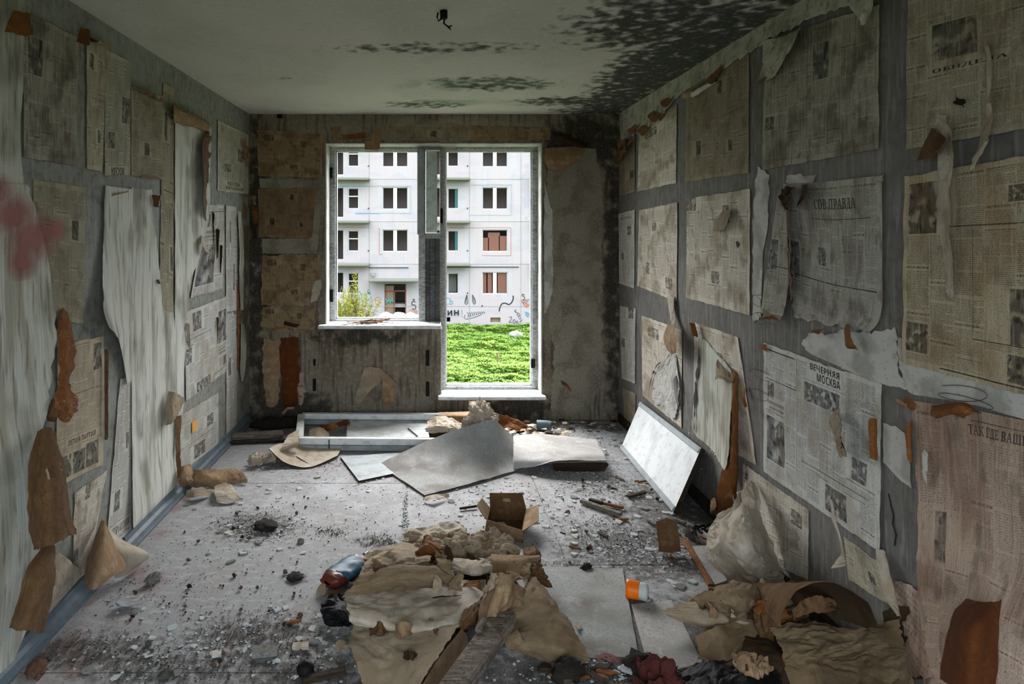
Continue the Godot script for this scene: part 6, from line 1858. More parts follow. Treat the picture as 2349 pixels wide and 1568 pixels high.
	scrap_on_floor("torn_flap", [[[1072, 962, 0.2], [1090, 950, 0.24], [1106, 950, 0.26]], [[1056, 980, 0.15], [1080, 982, 0.16], [1116, 978, 0.2]]], M.kraft_dark, M.kraft, {"seed": 315}, t)
	t = tag(scrap_on_floor("paper_bundle", [[[980, 968, 0.12], [1010, 955, 0.15], [1036, 962, 0.14], [1068, 976, 0.14]], [[976, 984, 0.11], [1010, 980, 0.13], [1040, 980, 0.13], [1066, 984, 0.13]], [[975, 990, 0.09], [1010, 989, 0.105], [1040, 988, 0.105], [1064, 988, 0.11]]], M.white_paper, M.umber, {"seed": 316, "amp": 0.012, "crease": 0.012}), "bundle of whitish paper at the sash's right end", "paper bundle")
	scrap_on_floor("inner_sheets", [[[982, 990, 0.085], [1020, 988, 0.1], [1060, 988, 0.1]], [[984, 1001, 0.03], [1020, 1001, 0.03], [1056, 1000, 0.03]]], M.umber, M.kraft_dark, {"seed": 317, "crease": 0.03, "cfreq": 20.0}, t)
	tag(scrap_on_floor("cardboard_tube", [[[1006, 946, 0.13], [1040, 945, 0.13], [1078, 944, 0.13]], [[1006, 955, 0.12], [1040, 955, 0.12], [1076, 956, 0.12]], [[1008, 968, 0.07], [1040, 968, 0.07], [1072, 970, 0.07]]], M.kraft, M.umber, {"seed": 318, "crease": 0.002, "amp": 0.002}), "flattened brown carton on the far end of the sash's rear rail", "cardboard")
	tag(scrap_on_floor("cardboard_scrap", [[[1131, 945, 0.17], [1160, 952, 0.13], [1192, 968, 0.08]], [[1128, 962, 0.10], [1165, 970, 0.08], [1226, 982, 0.04]], [[1132, 982, 0.05], [1180, 990, 0.03], [1236, 992, 0.01]]], M.rust, M.kraft, {"seed": 319, "amp": 0.012, "jag": 0.012}), "golden brown carton piece right of the crumpled paper peak", "cardboard")
	var q := RandomNumberGenerator.new()
	q.seed = 321
	for k in 26:
		var x := q.randf_range(1150, 1300)
		var y := q.randf_range(968, 1002)
		var s := q.randf_range(6, 15)
		var rr := []
		for j in 2:
			rr.append([[x - s, y + 6 * j - 4, q.randf_range(0.006, 0.05)], [x, y + 6 * j - 5, q.randf_range(0.02, 0.06)], [x + s, y + 6 * j - 4, q.randf_range(0.006, 0.05)]])
		tag(scrap_on_floor("paper_scrap", rr, [M.white_paper, M.kraft, M.crumple, M.umber, M.crumple_pale][k % 5], M.kraft_dark, {"seed": 322 + k, "amp": 0.01, "cell": 0.02}), "small torn scrap in the litter along the foot of the far wall", "paper scrap", "torn scraps in the litter under the balcony opening")
	for k in 14:
		var x := q.randf_range(1290, 1425)
		var y := q.randf_range(962, 985)
		var rr := []
		for j in 2:
			rr.append([[x - 9, y + 5 * j - 4, q.randf_range(0.006, 0.03)], [x, y + 5 * j - 5, q.randf_range(0.01, 0.05)], [x + 9, y + 5 * j - 4, q.randf_range(0.006, 0.03)]])
		tag(scrap_on_floor("paper_scrap", rr, [M.umber, M.crumple, M.chip_grey][k % 3], M.kraft_dark, {"seed": 352 + k, "amp": 0.01, "cell": 0.02}), "small dark scrap in the litter of the far right corner", "paper scrap", "dark scraps in the far right corner")
	mat("can_blue", Color(0.45, 0.52, 0.56), 0.4, T.paint, {"tri": 6.0})
	g = Geo.new()
	var c := fl([1247, 975, 0.045])
	g.tube([c + Vector3(-0.05, 0, 0), c + Vector3(0.03, 0, 0.02), c + Vector3(0.05, -0.004, 0.03)], 0.042, 14)
	tag(put("tin_can", [[g, M.can_blue]]), "dented grey tin lying against the far wall under the balcony opening", "can")
	# dirt bank in the far left corner
	g = lump(Vector3(-1.22, 0.0, -5.62), Vector3(0.24, 0.09, 0.16), 3.3, 0.4, 8, 16)
	var heap := put("dirt_heap", [[g, M.dirt]])
	tag(heap, "dark dirt heap in the far left corner behind the planks", "dirt heap")
	g = Geo.new()
	g.tube([fl([648, 948, 0.12]), fl([660, 936, 0.15]), fl([675, 936, 0.15])], 0.012, 7)
	tag(put("pipe_stub", [[g, M.kraft]]), "short bent rusty pipe stub low on the far wall, left of the sash", "pipe")
	# kraft scraps by the left wall
	tag(scrap_on_floor("paper_flap", [[[432, 1075, 0.12], [470, 1078, 0.10], [520, 1076, 0.06], [548, 1080, 0.04]], [[428, 1100, 0.06], [470, 1100, 0.06], [520, 1098, 0.03], [568, 1098, 0.03]], [[436, 1114, 0.012], [475, 1116, 0.012], [520, 1110, 0.008], [566, 1106, 0.008]]], M.kraft, M.white_paper, {"seed": 370, "jag": 0.004, "amp": 0.01}), "kraft paper tongue on the floor by the left wall, farther one", "paper scrap")
	tag(scrap_on_floor("paper_flap", [[[492, 1116, 0.02], [520, 1110, 0.03], [534, 1118, 0.02]], [[492, 1136, 0.03], [520, 1134, 0.03], [548, 1138, 0.02]], [[500, 1156, 0.005], [525, 1155, 0.008], [558, 1148, 0.005]]], M.white_paper, M.kraft, {"seed": 371, "jag": 0.004, "amp": 0.008}), "pale torn paper piece on the floor in front of the farther kraft tongue", "paper scrap")
	tag(scrap("paper_flap", [[lw([412, 1074, 0.03]), lw([424, 1066, 0.06]), lw([434, 1064, 0.05])], [lw([410, 1098, 0.03]), lw([424, 1094, 0.08]), lw([440, 1080, 0.07])], [lw([414, 1116, 0.03]), lw([428, 1112, 0.06]), lw([442, 1106, 0.08])]], M.kraft, M.kraft_dark, {"seed": 372, "jag": 0.004}), "small upright kraft paper fold at the foot of the tall pale wallpaper", "paper scrap")
	tag(scrap_on_floor("paper_flap", [[[430, 1128, 0.02], [455, 1122, 0.04], [486, 1126, 0.02]], [[426, 1142, 0.006], [455, 1140, 0.03], [482, 1138, 0.006]]], M.crumple, M.kraft, {"seed": 373, "amp": 0.01}), "rumpled grey brown paper scrap beside the left baseboard", "paper scrap")
	# splinters and flakes on the sill, tin outside it
	for k in 14:
		g = Geo.new()
		var x := q.randf_range(-0.62, -0.38)
		var ang := q.randf_range(-0.5, 0.5)
		var d := Vector3(cos(ang), q.randf_range(0.0, 0.2), sin(ang)) * q.randf_range(0.05, 0.13)
		var p := Vector3(x, 0.785 + 0.004 * (k % 5), q.randf_range(-5.86, -5.78))
		g.bar(p - d, p + d, 0.012, 0.006, up, 0.001)
		tag(put("wood_splinter", [[g, M.rust if k % 3 else M.wood]]), "reddish wood splinter in the heap on the window sill", "splinter", "splinters on the window sill")
	for k in 3:
		var x0 := 872.0 + 28.0 * k
		tag(scrap("tin_scrap", [[far_at(x0, 722, 6.12), far_at(x0 + 15, 717 - 2 * (k % 2), 6.14), far_at(x0 + 32, 722, 6.12)], [far_at(x0 - 4, 731, 6.08), far_at(x0 + 15, 728, 6.05), far_at(x0 + 36, 731, 6.08)], [far_at(x0 - 4, 737, 6.1), far_at(x0 + 15, 737, 6.1), far_at(x0 + 36, 737, 6.1)]], M.worn, M.chip_dark, {"seed": 380 + k, "jag": 0.004, "crease": 0.01, "cell": 0.01}), "crumpled grey sheet metal on the ledge outside the window", "sheet metal", "crumpled metal on the outer ledge")
	# the board leaning on the right wall
	var p0 := Vector3(1.336, 0.004, -4.98)
	var p1 := Vector3(1.325, 0.004, -3.86)
	var q0 := Vector3(1.499, 0.315, -5.06)
	var q1 := Vector3(1.499, 0.335, -3.92)
	t = thing("cabinet_door", "white cabinet door leaning on its long side against the right wall", "cabinet door", Vector3(1.42, 0, -4.45))
	var nn := (p1 - p0).cross(q0 - p0).normalized()
	if nn.x > 0.0:
		nn = -nn
	var th := nn * 0.026
	g = Geo.new()
	g.face(p0 + th, p1 + th, q1 + th, q0 + th, nn)
	g.face(p0, p1, q1, q0, -nn)
	put("panel", [[g, M.paint]], t)
	g = Geo.new()
	for e in [[p0, p1], [p1, q1], [q1, q0], [q0, p0]]:
		g.face(e[0], e[1], e[1] + th, e[0] + th, (e[0] + e[1]) / 2 - (p0 + q1) / 2)
	put("edge_band", [[g, M.wood_dark]], t)
	for e in [[p0.lerp(q0, 0.05), p1.lerp(q1, 0.05)], [p0.lerp(q0, 0.955), p1.lerp(q1, 0.955)]]:
		g = Geo.new()
		g.bar(e[0] + th * 1.15, e[1] + th * 1.15, 0.03, 0.01, nn, 0.003)
		put("edge_strip", [[g, M.paint_grey]], t)
	tag(scrap("board_strip", [[rw([1668, 1060, 0.03]), rw([1690, 1046, 0.012])], [rw([1650, 1100, 0.06]), rw([1686, 1110, 0.02])], [rw([1642, 1186, 0.07]), rw([1682, 1180, 0.02])]], M.rust, M.umber, {"seed": 390, "jag": 0.008, "th": 0.004}), "rust brown warped strip standing on the floor right of the leaning door", "board")
	tag(scrap("paper_curl", [[rw([1628, 1148, 0.06]), rw([1640, 1140, 0.08])], [rw([1630, 1170, 0.08]), rw([1644, 1160, 0.1])], [rw([1634, 1182, 0.05]), rw([1644, 1178, 0.07])]], M.kraft_dark, M.kraft, {"seed": 391}), "little brown paper curl at the foot of the rust brown strip", "paper scrap")
	# the big folded sheet
	t = tag(scrap_on_floor("paper_sheet", [[[1700, 1152, 0.33], [1712, 1116, 0.36], [1728, 1108, 0.34]], [[1650, 1188, 0.28], [1706, 1180, 0.33], [1747, 1180, 0.26]], [[1628, 1222, 0.2], [1702, 1250, 0.27], [1770, 1255, 0.15]], [[1638, 1296, 0.08], [1712, 1310, 0.13], [1790, 1310, 0.05]], [[1700, 1338, 0.02], [1752, 1342, 0.04], [1803, 1344, 0.012]]], M.white_paper, M.kraft, {"seed": 392, "amp": 0.004, "freq": 6.0, "crease": 0.022, "cfreq": 3.6, "jag": 0.006, "cell": 0.009, "most": 80}), "large cream paper sheet folded down against the foot of the right wall", "paper sheet")
	scrap_on_floor("torn_flap", [[[1697, 1150, 0.36], [1705, 1118, 0.40], [1722, 1106, 0.38]], [[1702, 1158, 0.34], [1722, 1140, 0.38], [1732, 1122, 0.36]], [[1708, 1170, 0.3], [1728, 1160, 0.34], [1738, 1145, 0.32]]], M.white_paper, M.kraft, {"seed": 393, "amp": 0.012, "crease": 0.006}, t)
	scrap_on_floor("torn_flap", [[[1648, 1296, 0.06], [1668, 1320, 0.04]], [[1690, 1325, 0.05], [1702, 1346, 0.02]]], M.crumple_pale, M.kraft, {"seed": 394}, t)

# ---------------------------------------------------------------- the heaps of paper near the camera
func build_near_piles() -> void:
	var CR := {"least": -0.05, "amp": 0.005, "freq": 6.0, "crease": 0.017, "cfreq": 7.0, "jag": 0.012, "cell": 0.009, "most": 70}
	var w := func(o: Dictionary) -> Dictionary:
		var d := CR.duplicate()
		d.merge(o, true)
		return d
	# fibreboard lying loose
	tag(board("fibreboard_sheet", [[1188, 1297], [1428, 1303], [1466, 1507], [1270, 1500]], 0.002, 0.007, M.lino), "loose grey fibreboard sheet on the floor right of the central paper heap", "board")
	tag(board("fibreboard_sheet", [[1448, 1385], [1540, 1375], [1612, 1520], [1492, 1545]], 0.002, 0.005, M.lino_pale), "pale fibreboard offcut between the grey sheet and the right hand heap", "board")
	# centre heap, back to front
	tag(scrap_on_floor("crumpled_paper", [[[925, 1222, 0.04], [970, 1208, 0.08], [1030, 1202, 0.08], [1058, 1214, 0.05]], [[928, 1236, 0.05], [975, 1226, 0.09], [1030, 1222, 0.09], [1075, 1228, 0.06]], [[932, 1262, 0.03], [975, 1262, 0.06], [1030, 1258, 0.06], [1080, 1256, 0.05]]], M.white_paper, M.kraft, w.call({"seed": 401, "amp": 0.007})), "pale rolled paper at the far top of the central heap", "paper sheet")
	tag(scrap_on_floor("crumpled_paper", [[[960, 1245, 0.08], [1000, 1228, 0.13], [1050, 1225, 0.12], [1090, 1240, 0.1]], [[950, 1268, 0.10], [1000, 1258, 0.15], [1050, 1262, 0.14], [1095, 1272, 0.12]], [[945, 1292, 0.05], [1000, 1290, 0.1], [1050, 1292, 0.1], [1100, 1292, 0.08]]], M.crumple, M.kraft, w.call({"seed": 402, "amp": 0.010, "crease": 0.028, "cfreq": 12.0})), "crumpled brown paper knot at the far side of the central heap", "paper sheet")
	tag(scrap_on_floor("torn_piece", [[[962, 1250, 0.12], [978, 1228, 0.17], [1000, 1238, 0.15]], [[958, 1268, 0.14], [985, 1256, 0.18], [1018, 1262, 0.15]], [[962, 1285, 0.1], [990, 1284, 0.12], [1040, 1284, 0.1]]], M.rust, M.kraft, w.call({"seed": 403, "amp": 0.008, "crease": 0.02})), "russet torn paper peak on the central heap", "paper scrap")
	tag(scrap_on_floor("crumpled_paper", [[[1052, 1232, 0.10], [1100, 1214, 0.15], [1140, 1222, 0.14], [1170, 1245, 0.12]], [[1056, 1262, 0.11], [1100, 1248, 0.16], [1145, 1250, 0.15], [1190, 1266, 0.12]], [[1050, 1288, 0.10], [1100, 1282, 0.12], [1145, 1284, 0.13], [1196, 1288, 0.1]]], M.crumple, M.kraft_dark, w.call({"seed": 404, "amp": 0.010, "crease": 0.03, "cfreq": 11.0})), "crumpled tan paper in front of the cardboard box, on the central heap", "paper sheet")
	tag(scrap_on_floor("crumpled_paper", [[[838, 1275, 0.04], [880, 1258, 0.06], [940, 1250, 0.08], [985, 1262, 0.1]], [[830, 1310, 0.05], [880, 1290, 0.09], [935, 1278, 0.12], [985, 1290, 0.12]], [[805, 1348, 0.03], [860, 1330, 0.1], [930, 1312, 0.14], [990, 1316, 0.12]]], M.crumple, M.kraft, w.call({"seed": 405})), "wide tan paper sheet behind the blue and red bottle", "paper sheet")
	tag(scrap_on_floor("crumpled_paper", [[[1000, 1285, 0.10], [1050, 1288, 0.12], [1090, 1290, 0.13], [1130, 1284, 0.14]], [[1005, 1300, 0.12], [1050, 1306, 0.14], [1085, 1308, 0.15], [1128, 1298, 0.15]], [[1020, 1308, 0.10], [1052, 1316, 0.12], [1085, 1318, 0.13], [1126, 1306, 0.14]]], M.white_paper, M.umber, w.call({"seed": 406})), "pale paper lip over the dark hollow of the central heap", "paper sheet")
	tag(scrap_on_floor("shade_sheet", [[[1030, 1308, 0.10], [1080, 1312, 0.11], [1128, 1306, 0.12]], [[1040, 1330, 0.04], [1085, 1334, 0.03], [1128, 1332, 0.06]], [[1035, 1352, 0.09], [1085, 1352, 0.05], [1126, 1350, 0.08]]], M.umber, M.umber, w.call({"seed": 407})), "dark sheet standing for the shade in the hollow of the central heap", "paper sheet")  # dark colour stands in for the shade inside the hollow
	tag(scrap_on_floor("paper_fold", [[[1126, 1272, 0.15], [1180, 1274, 0.15], [1236, 1276, 0.11]], [[1125, 1288, 0.16], [1182, 1290, 0.16], [1238, 1284, 0.11]], [[1126, 1328, 0.11], [1176, 1332, 0.11], [1204, 1326, 0.08]]], M.kraft, M.crumple, w.call({"seed": 408, "amp": 0.006, "crease": 0.006, "jag": 0.005})), "flat kraft paper fold facing the camera at the central heap's right", "paper sheet")
	tag(scrap_on_floor("paper_fold", [[[1198, 1262, 0.10], [1222, 1258, 0.10], [1242, 1278, 0.07]], [[1208, 1310, 0.09], [1226, 1300, 0.12], [1246, 1308, 0.08]], [[1222, 1340, 0.05], [1240, 1340, 0.06], [1268, 1352, 0.03]]], M.kraft_dark, M.kraft, w.call({"seed": 409, "amp": 0.007})), "brown paper fold drooping at the right end of the central heap", "paper sheet")
	# the long roll of paper: ridge turned towards us
	var t := tag(scrap_on_floor("rolled_paper", [[[850, 1312, 0.12], [905, 1296, 0.17], [960, 1296, 0.18], [1010, 1298, 0.17], [1040, 1308, 0.15]], [[838, 1318, 0.16], [905, 1300, 0.21], [960, 1302, 0.22], [1010, 1306, 0.21], [1044, 1318, 0.18]], [[806, 1344, 0.15], [890, 1330, 0.18], [955, 1326, 0.2], [1010, 1328, 0.19], [1050, 1326, 0.17]], [[780, 1364, 0.11], [880, 1354, 0.12], [960, 1346, 0.13], [1015, 1342, 0.13], [1052, 1334, 0.13]]], M.olive, M.crumple, w.call({"seed": 410, "amp": 0.004, "crease": 0.009, "cfreq": 6.0, "tear": "tlr"})), "long olive brown paper roll across the middle of the central heap", "paper sheet")
	scrap_on_floor("torn_flap", [[[996, 1272, 0.17], [1030, 1286, 0.2]], [[1000, 1296, 0.2], [1040, 1300, 0.22]], [[1014, 1318, 0.19], [1036, 1322, 0.18]]], M.olive, M.crumple, w.call({"seed": 411}), t)
	scrap_on_floor("torn_flap", [[[945, 1290, 0.16], [992, 1282, 0.18]], [[950, 1296, 0.19], [990, 1292, 0.2]]], M.crumple, M.kraft, w.call({"seed": 412}), t)
	tag(scrap_on_floor("paper_sheet", [[[786, 1366, 0.10], [880, 1354, 0.11], [980, 1344, 0.12], [1060, 1336, 0.12], [1118, 1334, 0.11]], [[790, 1392, 0.10], [880, 1388, 0.105], [980, 1382, 0.115], [1050, 1376, 0.12], [1106, 1372, 0.11]], [[800, 1415, 0.10], [870, 1424, 0.105], [965, 1436, 0.105], [1040, 1424, 0.115], [1084, 1404, 0.11]], [[806, 1424, 0.075], [872, 1440, 0.075], [966, 1448, 0.08], [1042, 1440, 0.09], [1080, 1418, 0.09]]], M.crumple_pale, M.kraft, w.call({"seed": 413, "amp": 0.008, "crease": 0.009, "cfreq": 5.0, "tear": "lb"})), "broad greyish paper sheet across the front of the central heap", "paper sheet")
	tag(scrap_on_floor("torn_piece", [[[988, 1370, 0.118], [1030, 1368, 0.125], [1062, 1366, 0.12]], [[992, 1374, 0.122], [1030, 1373, 0.13], [1060, 1370, 0.122]]], M.umber, M.kraft, w.call({"seed": 414, "crease": 0.003, "amp": 0.004})), "dark torn sliver lying on the broad greyish sheet", "paper scrap")
	tag(scrap_on_floor("torn_piece", [[[1062, 1340, 0.13], [1090, 1328, 0.15], [1104, 1346, 0.14]], [[1056, 1352, 0.12], [1088, 1350, 0.14], [1108, 1358, 0.13]]], M.rust, M.kraft, w.call({"seed": 415, "amp": 0.008})), "small russet torn paper left of the upright cone", "paper scrap")
	# the upright cone of paper
	t = tag(scrap_on_floor("paper_cone", [[[1112, 1340, 0.17], [1146, 1318, 0.26], [1168, 1326, 0.24], [1206, 1352, 0.15]], [[1108, 1364, 0.17], [1140, 1346, 0.24], [1165, 1352, 0.23], [1200, 1372, 0.15]], [[1098, 1410, 0.13], [1124, 1398, 0.18], [1155, 1392, 0.17], [1190, 1396, 0.12]], [[1092, 1452, 0.09], [1106, 1440, 0.11], [1130, 1424, 0.11], [1160, 1410, 0.10]]], M.kraft, M.umber, w.call({"seed": 416, "amp": 0.008, "crease": 0.014, "cfreq": 6.0})), "upright twisted brown paper cone on the central heap behind the plank", "paper sheet")
	scrap_on_floor("torn_flap", [[[1118, 1352, 0.17], [1136, 1326, 0.24], [1152, 1318, 0.27]], [[1104, 1372, 0.15], [1124, 1352, 0.21], [1146, 1340, 0.25]], [[1082, 1386, 0.13], [1108, 1378, 0.16], [1132, 1366, 0.2]]], M.crumple, M.umber, w.call({"seed": 417, "amp": 0.010, "crease": 0.03, "cfreq": 12.0}), t)
	scrap_on_floor("torn_flap", [[[1158, 1322, 0.2], [1180, 1318, 0.2], [1204, 1332, 0.16]], [[1162, 1336, 0.22], [1186, 1336, 0.2], [1206, 1350, 0.16]]], M.kraft, M.umber, w.call({"seed": 418, "amp": 0.008}), t)
	tag(scrap_on_floor("paper_fold", [[[1068, 1400, 0.12], [1090, 1384, 0.13], [1112, 1370, 0.14]], [[1052, 1430, 0.115], [1078, 1426, 0.12], [1102, 1404, 0.12]], [[1056, 1446, 0.06], [1080, 1446, 0.06], [1094, 1440, 0.06]]], M.kraft_dark, M.umber, w.call({"seed": 419})), "brown paper fold between the greyish sheet and the cone", "paper sheet")
	# front left sheet with its turned side
	t = tag(scrap_on_floor("paper_sheet", [[[806, 1432, 0.05], [880, 1436, 0.07], [970, 1446, 0.085], [1062, 1438, 0.10]], [[800, 1488, 0.045], [880, 1486, 0.055], [965, 1488, 0.075], [1020, 1496, 0.10]], [[826, 1556, 0.03], [890, 1556, 0.04], [940, 1560, 0.06], [980, 1556, 0.095]], [[846, 1640, 0.02], [905, 1640, 0.03], [930, 1642, 0.05], [938, 1640, 0.085]]], M.crumple, M.kraft, w.call({"seed": 420, "amp": 0.010, "freq": 5.0, "crease": 0.010, "cfreq": 5.0})), "tan paper sheet in front of the central heap, left of the plank", "paper sheet")
	scrap_on_floor("turned_edge", [[[1060, 1440, 0.10], [1018, 1498, 0.10], [978, 1558, 0.095], [936, 1642, 0.085]], [[1072, 1456, 0.06], [1034, 1510, 0.055], [994, 1572, 0.05], [950, 1656, 0.04]], [[1076, 1478, 0.006], [1046, 1530, 0.006], [1008, 1596, 0.006], [962, 1690, 0.006]]], M.kraft_dark, M.kraft, w.call({"seed": 421, "crease": 0.003, "amp": 0.004, "tear": "b"}), t)
	for c in [[870, 1440, 40, 1], [920, 1446, 34, 0], [990, 1432, 30, 2], [1000, 1448, 24, 1], [940, 1500, 26, 3]]:
		tag(scrap_on_floor("torn_piece", [[[c[0] - c[2] * 0.6, c[1] - 8, 0.075], [c[0], c[1] - c[2] * 0.5, 0.12], [c[0] + c[2] * 0.7, c[1] - 4, 0.085]], [[c[0] - c[2] * 0.7, c[1] + 14, 0.07], [c[0] + 4, c[1] + 16, 0.09], [c[0] + c[2] * 0.6, c[1] + 10, 0.075]]], [M.kraft, M.kraft_dark, M.rust, M.umber][c[3]], M.umber, w.call({"seed": 425 + int(c[0]), "amp": 0.006})), "brown torn paper tab along the broad greyish sheet's ragged edge", "paper scrap", "torn tabs at the central heap's front edge")
	# right-hand tent of mouldy paper
	t = tag(scrap_on_floor("paper_sheet", [[[1212, 1332, 0.10], [1226, 1326, 0.11], [1238, 1332, 0.09]], [[1186, 1384, 0.10], [1238, 1376, 0.11], [1272, 1388, 0.06]], [[1166, 1442, 0.09], [1246, 1430, 0.10], [1312, 1440, 0.05]], [[1180, 1476, 0.06], [1260, 1478, 0.085], [1352, 1502, 0.03]], [[1206, 1492, 0.02], [1274, 1512, 0.02], [1346, 1514, 0.006]]], M.olive, M.umber, w.call({"seed": 440, "amp": 0.01, "crease": 0.012, "cfreq": 5.0, "tear": "blr"})), "mouldy greenish paper sheet spread right of the plank", "paper sheet")
	scrap_on_floor("torn_flap", [[[1150, 1440, 0.08], [1180, 1420, 0.1]], [[1160, 1476, 0.06], [1202, 1456, 0.1]], [[1178, 1494, 0.02], [1214, 1480, 0.06]]], M.olive, M.kraft, w.call({"seed": 441}), t)
	tag(scrap_on_floor("torn_piece", [[[1316, 1430, 0.012], [1336, 1432, 0.012]], [[1324, 1448, 0.012], [1334, 1444, 0.02]]], M.crumple, M.umber, w.call({"seed": 442, "amp": 0.003, "crease": 0.002})), "small paper tag on the loose fibreboard beside the mouldy sheet", "paper scrap")
	# the plank
	var g := Geo.new()
	g.bar(fl([1160, 1412, 0.135]), fl([1000, 1640, 0.12]), 0.085, 0.05, Vector3.UP, 0.006)
	tag(put("wooden_plank", [[g, M.wood]]), "thick weathered plank sloping out of the central heap to the camera", "plank")
	g = Geo.new()
	g.tube([fl([1096, 1445, 0.16]), fl([1112, 1420, 0.17])], 0.012, 7)
	tag(put("wood_stub", [[g, M.wood]]), "short pale stick leaning on the thick plank's upper end", "stick")
	# dark support under the heap: trodden rags
	tag(scrap_on_floor("trodden_paper", [[[800, 1330, 0.02], [950, 1290, 0.05], [1180, 1290, 0.05]], [[800, 1400, 0.05], [950, 1380, 0.06], [1180, 1400, 0.05]], [[830, 1440, 0.02], [960, 1450, 0.03], [1090, 1455, 0.02]]], M.umber, M.umber, w.call({"seed": 450, "amp": 0.008})), "dark trodden paper underneath the central heap", "paper sheet")
	tag(scrap_on_floor("trodden_paper", [[[745, 1385, 0.01], [775, 1375, 0.04], [800, 1390, 0.03]], [[740, 1410, 0.02], [770, 1405, 0.05], [800, 1420, 0.04]], [[760, 1436, 0.006], [790, 1440, 0.02], [810, 1436, 0.01]]], M.black, M.black, w.call({"seed": 451, "amp": 0.008, "crease": 0.03})), "black crumpled film left of the broad greyish sheet", "plastic film")
	tag(scrap_on_floor("torn_piece", [[[775, 1474, 0.01], [790, 1466, 0.03], [800, 1476, 0.02]], [[768, 1500, 0.006], [786, 1498, 0.02], [796, 1490, 0.01]]], M.crumple, M.kraft, w.call({"seed": 452})), "yellowish paper shred left of the front tan sheet", "paper scrap")

	# the right-hand heap
	tag(scrap_on_floor("crumpled_paper", [[[1640, 1352, 0.06], [1690, 1344, 0.09], [1745, 1350, 0.1]], [[1560, 1378, 0.07], [1650, 1380, 0.08], [1735, 1390, 0.09]], [[1516, 1402, 0.08], [1620, 1414, 0.08], [1722, 1428, 0.09]], [[1520, 1412, 0.05], [1620, 1432, 0.04], [1720, 1444, 0.05]]], M.crumple, M.kraft, w.call({"seed": 460, "amp": 0.006})), "tan paper sheet pointing left out of the right hand heap", "paper sheet")
	t = tag(scrap_on_floor("crumpled_paper", [[[1588, 1366, 0.12], [1640, 1352, 0.16], [1700, 1340, 0.17], [1756, 1352, 0.14]], [[1594, 1384, 0.11], [1650, 1378, 0.16], [1706, 1372, 0.17], [1754, 1372, 0.13]], [[1600, 1384, 0.09], [1655, 1398, 0.1], [1706, 1404, 0.1], [1750, 1396, 0.09]]], M.olive, M.crumple, w.call({"seed": 461, "amp": 0.007, "crease": 0.02})), "olive paper folds along the far edge of the right hand heap", "paper sheet")
	tag(scrap_on_floor("crumpled_paper", [[[1776, 1356, 0.12], [1820, 1338, 0.15], [1856, 1338, 0.14]], [[1760, 1378, 0.12], [1812, 1372, 0.14], [1856, 1372, 0.12]], [[1740, 1404, 0.1], [1800, 1410, 0.1], [1850, 1410, 0.08]]], M.olive, M.kraft, w.call({"seed": 462})), "pale green grey paper leaf left of the dark curled sheet", "paper sheet")
	tag(scrap_on_floor("crumpled_paper", [[[1726, 1382, 0.14], [1750, 1372, 0.18], [1790, 1380, 0.17]], [[1732, 1404, 0.12], [1770, 1400, 0.15], [1810, 1404, 0.14]], [[1744, 1420, 0.08], [1780, 1424, 0.1], [1840, 1404, 0.1]]], M.rust, M.umber, w.call({"seed": 463, "amp": 0.008})), "russet curled paper in the middle of the right hand heap", "paper sheet")
	tag(scrap_on_floor("crumpled_paper", [[[1726, 1408, 0.12], [1780, 1400, 0.14], [1860, 1372, 0.14]], [[1736, 1440, 0.09], [1780, 1432, 0.12], [1850, 1410, 0.1]], [[1750, 1490, 0.04], [1770, 1470, 0.05], [1830, 1440, 0.05]]], M.kraft_dark, M.crumple, w.call({"seed": 464, "amp": 0.006})), "brown folded paper slanting through the right hand heap", "paper sheet")
	tag(scrap_on_floor("paper_sheet", [[[1594, 1462, 0.05], [1660, 1432, 0.08], [1742, 1396, 0.11]], [[1598, 1488, 0.05], [1670, 1470, 0.07], [1746, 1440, 0.08]], [[1600, 1514, 0.03], [1680, 1512, 0.05], [1724, 1486, 0.05]]], M.olive, M.kraft, w.call({"seed": 465, "amp": 0.006, "crease": 0.008})), "olive stained paper leaf at the near left of the right hand heap", "paper sheet")
	# the dark curled sheet: an open roll facing the camera, inside coloured darker for shade
	var rows := []
	for k in 5:
		var row := []
		var deep := 0.42 * k / 4.0
		for j in 9:
			var a := PI * (1.02 - 1.0 * j / 8.0)
			var c := Vector3(1.345 - 0.01 * k, 0.19 - 0.02 * k, -2.42 - deep)
			var r := 0.158 * (1.0 - 0.2 * k)
			row.append(c + Vector3(cos(a) * r * 1.0, maxf(sin(a), -0.3) * r * 1.02, 0.03 * cos(a)))
		rows.append(row)
	t = tag(scrap("curled_sheet", rows, M.umber, M.kraft_dark, w.call({"seed": 466, "amp": 0.008, "crease": 0.008, "jag": 0.02, "tear": "t"})), "dark brown curled sheet arching over a black hollow, right hand heap", "paper sheet")
	scrap("torn_flap", [[Vector3(1.22, 0.25, -2.44), Vector3(1.32, 0.27, -2.5), Vector3(1.42, 0.26, -2.5)], [Vector3(1.22, 0.21, -2.42), Vector3(1.32, 0.22, -2.46), Vector3(1.40, 0.23, -2.46)]], M.kraft_dark, M.umber, w.call({"seed": 467}), t)
